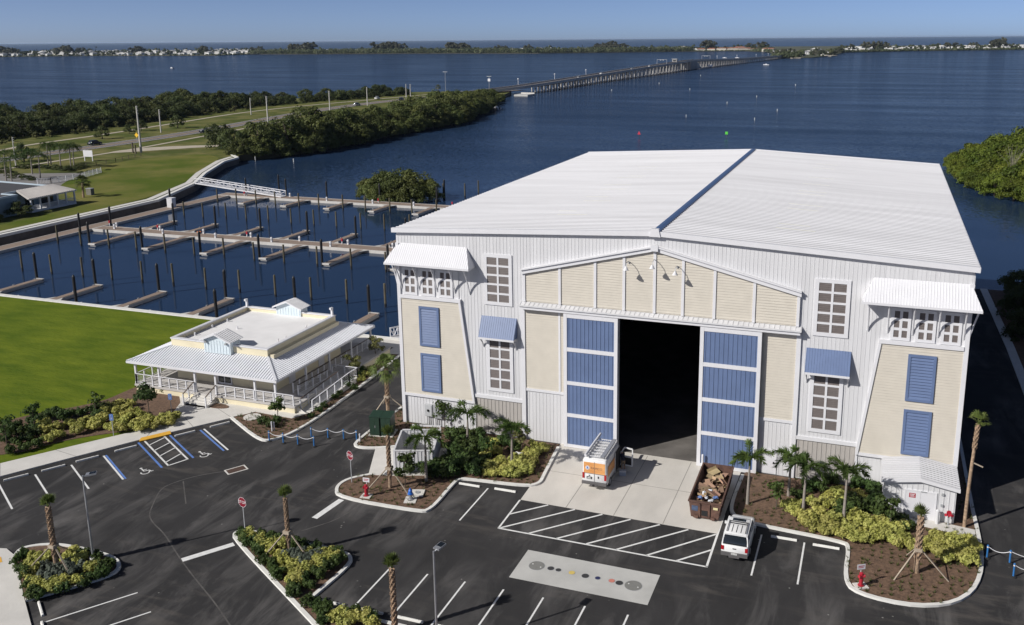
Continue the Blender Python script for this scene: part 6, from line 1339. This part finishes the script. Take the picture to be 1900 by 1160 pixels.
# utility poles
CPOLE = mat('concrete_pole', (.50,.48,.45), .8, .08, 1)
for px, py, ty, r, lb in ((262,283,205,.38,'tall concrete pole before the wood, nearest of the row'),(299,246,207,.3,'concrete pole on the far verge left of the truck'),(498,235,182,.36,'second tall concrete pole rising from the mangroves'),(466,213,184,.28,'slim pole on the far verge behind the mangroves'),(613,215,171,.36,'third tall concrete pole above the mangroves'),(682,196,163,.34,'fourth concrete pole beside the road'),(754,184,157,.32,'left pole of the pair near the bridge approach'),(762,184,157,.32,'right pole of the pair near the bridge approach'),(30,310,262,.2,'short grey pole among the trees at the far left')):
    p = G(px,py); d_ = (p-CP).length; h_ = (py-ty)/F_*d_*1.0
    t = thing('utility_pole', lb, 'utility pole', (p.x,p.y,0), 0, 'concrete poles along the causeway road'); MB().tube([(0,0,-.5),(0,0,h_)], [r,r*.55], 8).build('shaft', CPOLE, t); k = MB()
    for z in (.97,.90,.83): k.bar((-.1,0,h_*z),(.55,0,h_*z+.15),.10,.10)
    k.build('insulator_arm', GREYM, t)
for px, py, ty, lb in ((827,170,135,'tall street light near the foot of the bridge'),(908,170,143,'pole with flat floodlight head at the bridge foot')):
    p = G(px,py); h_ = (py-ty)/F_*(p-CP).length; t = thing('street_light', lb, 'street light', (p.x,p.y,0)); MB().tube([(0,0,-.5),(0,0,h_)], [.22,.15], 8).build('pole', STEEL, t); MB().box(-1.6,-.3,h_-.1,1.6,.3,h_+.25).build('lamp_head', GREYM, t); 
    if px > 900: MB().box(-.9,-.25,h_-3.2,.9,.25,h_-1.4).build('sign_panel', WHITE2, t)
p = G(813,172); t = thing('palm_tree', 'lone palm beside the parked vehicle at the bridge foot', 'palm', (p.x,p.y,0)); MB().tube([(0,0,-.2),(0,0,3.2)], [.3,.25], 7).build('trunk', TRUNKG, t); fan_crown(350, 40, 1.2, 1.3, el=(-.6,1.4), droop=.8).build('crown', [LYEL, LYEL], t, (0,0,3.6))
p = G(160,367)
# causeway vehicles
def far_car(x, y, rz, pm_, lb, kind='car', z=.07, group=None):
    t = thing('passing_car' if kind == 'car' else 'pickup_truck', lb, kind, (x,y,z), rz, group); k = MB(); k.loft([rr(yy,1.85,.3,z1,.12,0,2) for yy,z1 in ((-2.3,.95),(-2.2,1.02),(1.2,1.02),(2.2,.92),(2.4,.7))]); k.build('body', pm_, t, smooth=True)
    a, b = ((-2.0,1.3) if kind == 'car' else (-.3,1.4)); k = MB(); k.loft([rr(yy,1.7,1.0,z1,.1,.1,2) for yy,z1 in ((a,1.08),(a+.4,1.66),(b-.8,1.68),(b,1.06))]); cb = k.build('cabin', GLASS, t, smooth=True); MB().box(-.7,a+.4,1.66,.7,b-.8,1.72).build('roof_panel', pm_, cb); wheels(t, (-1.45,1.5), .93, .36)
for px, py, rz, m_, kd, lb in ((176,269,-.03,CARB,'car','dark car driving on the causeway road'),(381,246,-.15,CARB,'pickup','dark pickup truck on the causeway road, half hidden by a tree'),(662,196,.0,CARS,'car','silver car passing behind the mangroves'),(700,184,.2,CARW,'car','white car near the bridge approach, behind mangroves'),(745,186,.2,CARB,'car','dark car beside the paired poles'),(814,173,.3,CARB,'car','dark parked vehicle under the lone palm'),(857,174,.3,CARW,'car','white car about to drive onto the bridge')):
    p = G(px,py,.1); far_car(p.x,p.y,rz,m_,lb,kd)
# ---------------------------------------------------------------- bridge
BR = [(-215,478,.3),(-203,498,1.6),(-194,520,2.6),(-190.5,540,3.2),(-191.5,610,3.5),(-192,673,3.9),(-189,760,5.0),(-186,832,6.0),(-183,920,7.0),(-179.5,1026,7.9),(-173,1110,7.0),(-165.5,1203,5.3),(-154,1330,4.0),(-143,1480,3.0),(-136.5,1593,2.5),(-134,1640,2.0)]
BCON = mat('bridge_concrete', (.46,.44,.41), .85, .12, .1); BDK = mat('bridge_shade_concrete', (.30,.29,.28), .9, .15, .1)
br = thing('road_bridge', 'long low concrete bridge crossing the bay to the far island', 'bridge')
def rib3(pts, w_, d0, d1, off=0, mb=None):
    mb = mb or MB(); rings = []
    for i, p in enumerate(pts):
        a = V(pts[max(i-1,0)]); b = V(pts[min(i+1,len(pts)-1)]); d = (b-a); n = V((-d.y,d.x,0)).normalized(); c_ = V(p)+n*off
        rings.append([c_+n*w_/2+V((0,0,d0)), c_-n*w_/2+V((0,0,d0)), c_-n*w_/2+V((0,0,d1)), c_+n*w_/2+V((0,0,d1))])
    return mb.loft(rings)
rib3(BR, 10, -.9, 0).build('deck', BCON, br); m_ = MB(); rib3(BR, .35, 0, .95, 4.8, m_); rib3(BR, .35, 0, .95, -4.8, m_); m_.build('parapet', BCON, br); rib3(BR, 8.8, .01, .03).build('roadway', ROADM, br)
acc = 0; L_ = []
for a, b in zip(BR[3:], BR[4:]): L_.append((V(b)-V(a)).length)
tot = sum(L_); nP = 84
for i in range(nP):
    s_ = tot*(i+.5)/nP; j = 0
    while s_ > L_[j]: s_ -= L_[j]; j += 1
    a, b = V(BR[3+j]), V(BR[4+j]); p = a.lerp(b, s_/L_[j]); d = (b-a).normalized(); n = V((-d.y,d.x,0)).normalized(); k = MB()
    k.bar(p+n*4.6+V((0,0,-1.4)), p-n*4.6+V((0,0,-1.4)), 1.0, .9)
    for q in (-3.8,-1.3,1.3,3.8): c_ = p+n*q; k.tube([(c_.x,c_.y,WATER-1),(c_.x,c_.y,p.z-1.0)], .48, 6)
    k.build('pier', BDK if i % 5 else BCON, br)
k = MB(); k.prism([(-186,1010),(-173,1008),(-172,1042),(-185,1044)], WATER-1, 6.8); k.build('bascule_pier', BDK, br); k = MB(); k.loft([[(-172,1042,WATER),(-186,1044,WATER),(-186,1044,6.5),(-172,1042,6.5)],[(-171,1064,WATER),(-185,1066,WATER),(-185,1066,WATER+.6),(-171,1064,WATER+.6)]]); k.build('abutment_slope', BCON, br)
t = thing('fender_dock', 'pale timber fender walkway beside the bridge opening', 'dock', (-165,1050,WATER)); MB().box(-3,-30,-.5,0,50,1.1).build('walkway', mat('pale_timber',(.42,.39,.36),.9,.1,.3), t); MB().box(-2,34,1.1,2,44,3.8).build('hut', WHITE2, t)
def bz(y):
    for a, b in zip(BR, BR[1:]):
        if a[1] <= y <= b[1]: f = (y-a[1])/(b[1]-a[1]); return a[0]+(b[0]-a[0])*f, a[2]+(b[2]-a[2])*f
GG = 'signal gantries over the bridge'
for y, lb in ((905,'nearer signal gantry over the bridge roadway'),(1105,'farther signal gantry over the bridge roadway')):
    x, z = bz(y); t = thing('signal_gantry', lb, 'gantry', (x,y,z), 0, GG)
    for s_ in (-5.2,5.2): MB().box(s_-.16,-.16,-.5,s_+.16,.16,5.4).build('post', STEEL, t)
    MB().box(-5,-.2,5.0,5,.2,5.4).build('beam', STEEL, t); MB().box(-2,-.5,4.2,-.8,.3,5.0).box(.8,-.5,4.2,2,.3,5.0).build('signal_head', GREYM, t)
x, z = bz(985); t = thing('bridge_house', 'small pale bridge keeper house at the top of the bridge', 'bridge house', (x-6,985,z)); MB().box(-2.5,-3,-3,2.5,3,3.2).build('wall', mat('pale_block',(.5,.48,.45),.7,.08,.6), t); MB().box(-3,-3.5,3.2,3,3.5,3.7).build('roof', GREYM, t); MB().box(-2,-3.06,1.2,2,-3.0,2.4).build('window', GLASS, t)
for y, m_, lb in ((700,CARW,'white car on the near half of the bridge'),(790,CARS,'silver car climbing the bridge'),(850,CARW,'white car just before the first gantry'),(1035,CARB,'dark lorry-sized car at the crest of the bridge'),(640,CARS,'grey car low on the near ramp of the bridge')):
    x, z = bz(y); far_car(x+2, y, 0, m_, lb, z=z+.03, group='cars crossing the bridge')
for y, lb in ((528,'first'),(600,'second'),(680,'third'),(1180,'fourth'),(1290,'fifth'),(1420,'sixth'),(1520,'seventh')):
    x, z = bz(y); t = thing('bridge_lamp', f'{lb} white lamp along the bridge, counted from the near end', 'lamp', (x-4.8,y,z), 0, 'lamps along the bridge'); MB().cyl(0,0,0,4.5,.16,6).build('pole', WHITE2, t); MB().ico((0,0,4.8),.6,.6,.5,1,0,0).build('globe', WHITE2, t)
# landing at the foot of the bridge
t = thing('boat_landing', 'pale concrete landing at the foot of the bridge', 'landing', (-181,500,WATER)); MB().box(-6,-6,-1,3.5,8,1.0).build('apron', SLAB, t); MB().box(-6,6.5,1.0,3.5,6.8,1.7).build('parapet', CONC, t)
def boat(x, y, rz, L, lb, grp='small boats out on the bay'):
    t = thing('motor_boat', lb, 'boat', (x,y,WATER), rz, grp); k = MB(); k.loft([[(-w_,yy,.1+s_),(0,yy,-.3+s_),(w_,yy,.1+s_),(w_*1.15,yy,.9+s_),(-w_*1.15,yy,.9+s_)] for yy,w_,s_ in ((-L/2,L*.15,0),(0,L*.17,0),(L*.3,L*.12,.1),(L/2,.05,.3))]); k.build('hull', WHITE2, t); MB().box(-L*.08,-L*.1,.9,L*.08,L*.12,1.7).build('console', WHITE, t); MB().box(-.25,-L/2-.4,.2,.25,-L/2,1.3).build('outboard', BLACKP, t)
p = G(921,203,WATER); boat(p.x,p.y,.9,7,'small white boat moored off the end of the mangrove belt')
for px, py, lb in ((319,127,'tiny white boat far out on the left water'),(1422,121,'white boat near the far end of the bridge'),(1368,108,'white boat beyond the far half of the bridge'),(1345,108,'small boat under the far bridge span')): p = G(px,py,WATER); boat(p.x,p.y,1.2,9,lb)
# channel markers
def marker(px, py, h_, board, m_, lb):
    p = G(px,py,WATER); d_ = (p-CP).length; t = thing('channel_marker', lb, 'channel marker', (p.x,p.y,WATER), 0, None); r_ = .08*max(1,d_/420); MB().tube([(0,0,-2),(0,0,h_)], r_, 7).build('pile', PILE if board else CPOLE, t)
    if board == 'tri': MB().xprism([(-.6,h_-.9),(.6,h_-.9),(0,h_+.4)], -.35, -.28).build('board', m_, t)
    elif board == 'sq': MB().xprism([(-.5,h_-.9),(.5,h_-.9),(.5,h_+.1),(-.5,h_+.1)], -.35, -.28).build('board', m_, t)
    else: MB().tube([(0,0,h_-.6),(0,0,h_+.4)], r_*1.5, 7).build('top_mark', m_, t)
MRED = mat('marker_red',(.55,.03,.06),.5,.05,2); MGRN = mat('marker_green',(.10,.55,.05),.5,.05,2)
marker(1186,256,2.2,'tri',MRED,'red triangular channel marker behind the barn roof'); marker(1348,256,2.2,'sq',MGRN,'green square channel marker behind the barn roof')
for px, py, lb in ((1273,219,'white-topped marker above the roof centre'),(1349,194,'white-topped marker upper right of the green marker'),(1442,208,'slim marker right of the green marker'),(1400,225,'slim marker between the green marker and the right bank'),(1404,182,'short marker on the open right-hand water'),(1280,168,'faint marker left of the bridge opening channel'),(1223,157,'faint marker close to the middle of the bridge'),(1135,170,'pale marker below the bridge'),(1300,142,'white ball marker right of the bridge opening'),(474,300,'small white stake off the mangrove belt'),(545,304,'second white stake off the mangrove belt'),(1476,160,'tiny white marker on the open right-hand water')): marker(px, py, 1.15, None, KERB, lb)
for px, py, lb in ((823,368,'brown leaning pile right of the mangrove islet'),(888,362,'brown pile beside the barn roof edge'),(863,368,'shorter brown pile by the barn roof edge')): p = G(px,py,WATER); o = dup(pp, (p.x,p.y,WATER), 0, lb); 
# ================================================================ FAR ISLAND
nearS = [(-2600,1720),(-2181,1802),(-1946,1934),(-1604,1949),(-1616,2145),(-1465,2130),(-1117,2217),(-793,2178),(-457,2431),(-320,2497),(-240,2300),(-160,1900),(-150,1640),(-118,1610),(-85,1640),(-60,1800),(-55,2200),(106,2418),(367,2598),(700,2760),(1300,3000)]
farS = [(1300,4300),(600,3900),(-700,3500),(-1650,3100),(-2800,2950),(-3600,2700)]
isl = MB().prism(nearS+farS, -4, -.8, 0, 1)
struct(isl, 'island_ground', [mat('island_green', (.07,.085,.035), .95, .35, .02, col2=(.22,.19,.13), thr=(.5,.75)), SHORE])
HW = [mat('house_white', (.70,.69,.67), .7, .06, .05), mat('house_cream', (.60,.55,.46), .7, .06, .05)]; HRF = [mat('roof_pale', (.55,.54,.52), .7, .1, .05), mat('roof_grey', (.26,.26,.27), .7, .1, .05), mat('roof_terracotta', (.30,.13,.085), .8, .15, .05)]
FGL = mat('far_window', (.05,.07,.09), .3, .1, .1)
def house_proto(name, cat, w_, d, h_, rise, wm, rm_, floors=1):
    t = thing(name, 'x', cat); MB().box(-w_/2,-d/2,0,w_/2,d/2,h_).build('wall', wm, t); k = MB(); o = .8
    if rise > 0: k.poly([(-w_/2-o,-d/2-o,h_),(w_/2+o,-d/2-o,h_),(w_/2-d*.35,0,h_+rise),(-w_/2+d*.35,0,h_+rise)]); k.poly([(w_/2+o,d/2+o,h_),(-w_/2-o,d/2+o,h_),(-w_/2+d*.35,0,h_+rise),(w_/2-d*.35,0,h_+rise)]); k.poly([(w_/2+o,-d/2-o,h_),(w_/2+o,d/2+o,h_),(w_/2-d*.35,0,h_+rise)]); k.poly([(-w_/2-o,d/2+o,h_),(-w_/2-o,-d/2-o,h_),(-w_/2+d*.35,0,h_+rise)])
    else: k.box(-w_/2-o,-d/2-o,h_,w_/2+o,d/2+o,h_+.5)
    k.build('roof', rm_, t); k = MB()
    for f in range(floors):
        for i in range(int(w_/4.5)): x = -w_/2+2+i*4.5; k.box(x,-d/2-.08,1.0+f*3,x+2.4,-d/2,2.4+f*3)
    k.build('window', FGL, t); return t
HK = Kind([house_proto('far_house','house',16,12,3.4,2.6,HW[0],HRF[0]), house_proto('far_house','house',14,12,6.2,2.4,HW[0],HRF[1],2), house_proto('far_house','house',20,12,3.4,2.4,HW[1],HRF[0]), house_proto('far_house','house',15,13,6.6,0,HW[0],HRF[0],2), house_proto('far_house','house',18,13,6.0,2.8,HW[0],HRF[0],2)])
CK = Kind([house_proto('far_apartment_block','apartment block',34,14,8.5,2.2,HW[1],HRF[2],3), house_proto('far_apartment_block','apartment block',26,14,6,2.6,HW[1],HRF[2],2)])
WK = Kind([house_proto('far_long_building','building',58,14,6.2,0,HW[0],HRF[0],2)])
rf = random.Random(23)
HZ = -.8
def at_d(px, d):                                      # island spot at distance d along the sight line of photo column px
    a = G(px, 120, HZ)-CP; a.z = 0; a.normalize(); return CP.x+a.x*d, CP.y+a.y*d
def shore_d(px):
    best = None; a = G(px, 120, HZ)-CP; a.z = 0; a.normalize()
    for d in range(1400, 4200, 10):
        x, y = CP.x+a.x*d, CP.y+a.y*d
        if inpoly(x, y, nearS+farS): return d
    return 2500
SEC = [(0,480,230,10,1050,'pale house in the village on the left part of the far island'),(480,900,26,180,760,'pale house half hidden by trees on the middle of the far island'),(900,1290,48,150,600,'pale house behind the mangrove fringe of the far island'),(1440,1560,10,60,700,'pale house among trees where the bridge lands'),(1560,1930,70,8,600,'pale house at the water edge on the right part of the far island')]
for a, b, n, d0, d1, lb in SEC:
    for i in range(n):
        px = a+(b-a)*(i+rf.random())/n; sd_ = shore_d(px); d = sd_+d0+(d1-d0)*rf.random()**.85; x, y = at_d(px, d)
        HK.put((x,y,HZ), rf.uniform(.75,1.15), lb, lb.replace('pale house','pale houses'), rf.uniform(-.5,.1), rf)
for px, d in ((1300,40),(1320,45),(1345,120),(1360,40),(1376,40),(1385,90),(1402,45),(1412,90),(1425,45),(1372,160),(1338,60)):
    x, y = at_d(px, shore_d(px)+d); CK.put((x,y,HZ), rf.uniform(.72,.9), 'red-roofed apartment block on the shore behind the bridge', 'red-roofed blocks behind the bridge', rf.uniform(-.3,.3), rf)
for px, d in ((395,420),(430,430),(465,440),(330,520),(360,540),(1070,330),(1110,340),(1150,350),(1185,300)):
    x, y = at_d(px, shore_d(px)+d); WK.put((x,y,HZ), 1, 'long white flat-roofed building on the far island', 'long white buildings of the far island', rf.uniform(-.2,.0), rf)
def far_tree(name, cat, seed, R, H, zb, n, size, lm, blobs=8):
    t = thing(name, 'x', cat); crown(seed, R, H, zb, blobs, n, size).build('crown', lm, t); MB().tube([(0,0,-.5),(0,0,H*.5)], [R*.07,R*.04], 5).build('trunk', BARK, t); return t
FT = Kind([far_tree('island_tree','tree',s,8.5,12,.3,520,2.3,LFAR) for s in (401,402,403)])
FP = Kind([far_tree('island_pine','pine tree',s,10,21,2,620,2.5,LPINE,12) for s in (411,412)])
FS = Kind([far_tree('island_spire_pine','pine tree',421,2.2,24,3,200,1.6,LPINE,9)])
TS = [(0,480,105,20,1000,'dark rounded tree among the houses on the left part of the far island','trees of the left village'),(480,900,40,60,600,'tree behind the mangrove fringe on the middle of the far island','trees of the middle of the island'),(900,1290,34,60,560,'tree among the buildings behind the mangrove fringe','trees behind the fringe'),(1290,1440,20,30,500,'tree between the red-roofed blocks','trees by the red-roofed blocks'),(1560,1930,60,20,700,'tree among the shore houses on the right part of the far island','trees of the right shore')]
for a, b, n, d0, d1, lb, g_ in TS:
    for i in range(n):
        px = a+(b-a)*(i+rf.random())/n; d = shore_d(px)+d0+(d1-d0)*rf.random()**.9; x, y = at_d(px, d); FT.put((x,y,HZ-.3), rf.uniform(.7,1.3), lb, g_, None, rf)
for cx_, n, sp, dd, s_ in ((20,6,14,150,1.0),(118,6,14,200,1.05),(254,4,8,300,.9),(380,3,4,200,1.1),(560,9,18,120,1.05),(575,5,10,130,1.2),(712,8,14,140,1.25),(735,7,14,150,1.15),(832,5,12,160,1.15),(862,4,8,170,1.05),(1120,9,22,150,.95),(1135,3,4,140,1.1),(980,2,3,160,.9),(1157,2,3,160,1.0),(1310,4,12,120,1.1),(1400,4,20,260,.9),(1840,3,6,120,1.05),(1845,3,8,300,1.2),(1650,5,30,120,.9),(1600,5,25,140,.9),(1780,4,40,200,.8),(160,4,40,260,.8),(480,3,20,260,.8),(940,4,20,200,.8)):
    for i in range(n):
        px = cx_+rf.uniform(-sp,sp); x, y = at_d(px, shore_d(px)+dd+rf.uniform(-40,60)); FP.put((x,y,HZ-.3), s_*1.35*rf.uniform(.85,1.15), 'tall feathery pine rising over the far island', 'tall pines of the far island', None, rf)
for px, s_ in ((72,1.0),(181,1.35),(314,.9),(932,1.0),(1081,1.0),(1728,.9)):
    x, y = at_d(px, shore_d(px)+150); FS.put((x,y,HZ-.3), s_, 'slender spire-shaped pine on the far island skyline', 'spire pines of the far island', None, rf)
# peninsula where the bridge lands: wooded
for i in range(48):
    px = 1400+165*rf.random(); x, y = at_d(px, shore_d(max(1442,px))+8+rf.random()**1.3*330)
    if inpoly(x, y, nearS+farS): (FT if i % 3 else FP).put((x,y,HZ-.3), rf.uniform(.8,1.1)*(1 if i % 3 else .75), 'tree of the wooded point where the bridge lands' if i % 3 else 'tall pine of the wooded point where the bridge lands', 'trees of the wooded point' if i % 3 else 'pines of the wooded point', None, rf)
struct(MB().prism(chaikin([(-138,1612),(-118,1604),(-95,1612),(-100,1625),(-136,1630)],1), -2.2, -.5), 'beach', SAND)
struct(MB().prism(chaikin([(-84,1790),(-62,1750),(-48,1800),(-52,1830),(-70,1840)],1), -2.2, -.5), 'beach', SAND)
# mangrove fringe along the shore: a far-off mass
fr = MB(); rg = random.Random(9)
def fringe(a, b, d0, d1, n, R, H):
    for i in range(n):
        px = a+(b-a)*(i+rg.random())/n; sd_ = shore_d(px); x, y = at_d(px, sd_+rg.uniform(d0,d1)); s_ = rg.uniform(.7,1.25); leaf_cards(fr, (x,y,HZ+H*.45*s_), (R*s_,R*s_,H*.62*s_), 60, 2.6, rg, .7)
fringe(470,1285,0,70,620,8,11); fringe(1285,1400,0,10,30,3,1.3); fringe(1395,1480,-30,40,50,7,7); fringe(0,470,0,6,50,3.5,2.6); fringe(1560,1930,0,10,90,4.5,4)
o = fr.build('mangrove_fringe', LFAR); o['kind'] = 'stuff'; tag(o, 'continuous low mangrove fringe along the far island shore', 'mangroves')
# never leave an unplaced prototype behind
for K_ in (MG,EV,BM,YB,RB,SG,SD,SS,HK,CK,WK,FT,FP,FS):
    for u, p_ in zip(K_.used, K_.p):
        if not u:
            for c_ in list(p_.children): bpy.data.objects.remove(c_)
            bpy.data.objects.remove(p_)
# ---------------------------------------------------------------- thin sea air between the camera and the far shore
hz_ = MB().box(-R_-500,-R_-500,-6,R_+500,R_+500,37); o = hz_.build('haze', None); o.data.materials.clear()
hm = bpy.data.materials.new('haze_air'); hm.use_nodes = True; hn = hm.node_tree; hn.nodes.remove(hn.nodes['Principled BSDF'])
pv = hn.nodes.new('ShaderNodeVolumePrincipled'); pv.inputs['Color'].default_value = (.62,.78,1,1); pv.inputs['Density'].default_value = HAZE = 2.4e-5; pv.inputs['Anisotropy'].default_value = .1
hn.links.new(pv.outputs[0], hn.nodes['Material Output'].inputs['Volume']); o.data.materials.append(hm); o['kind'] = 'stuff'; tag(o, 'thin bluish sea haze over the bay', 'haze')
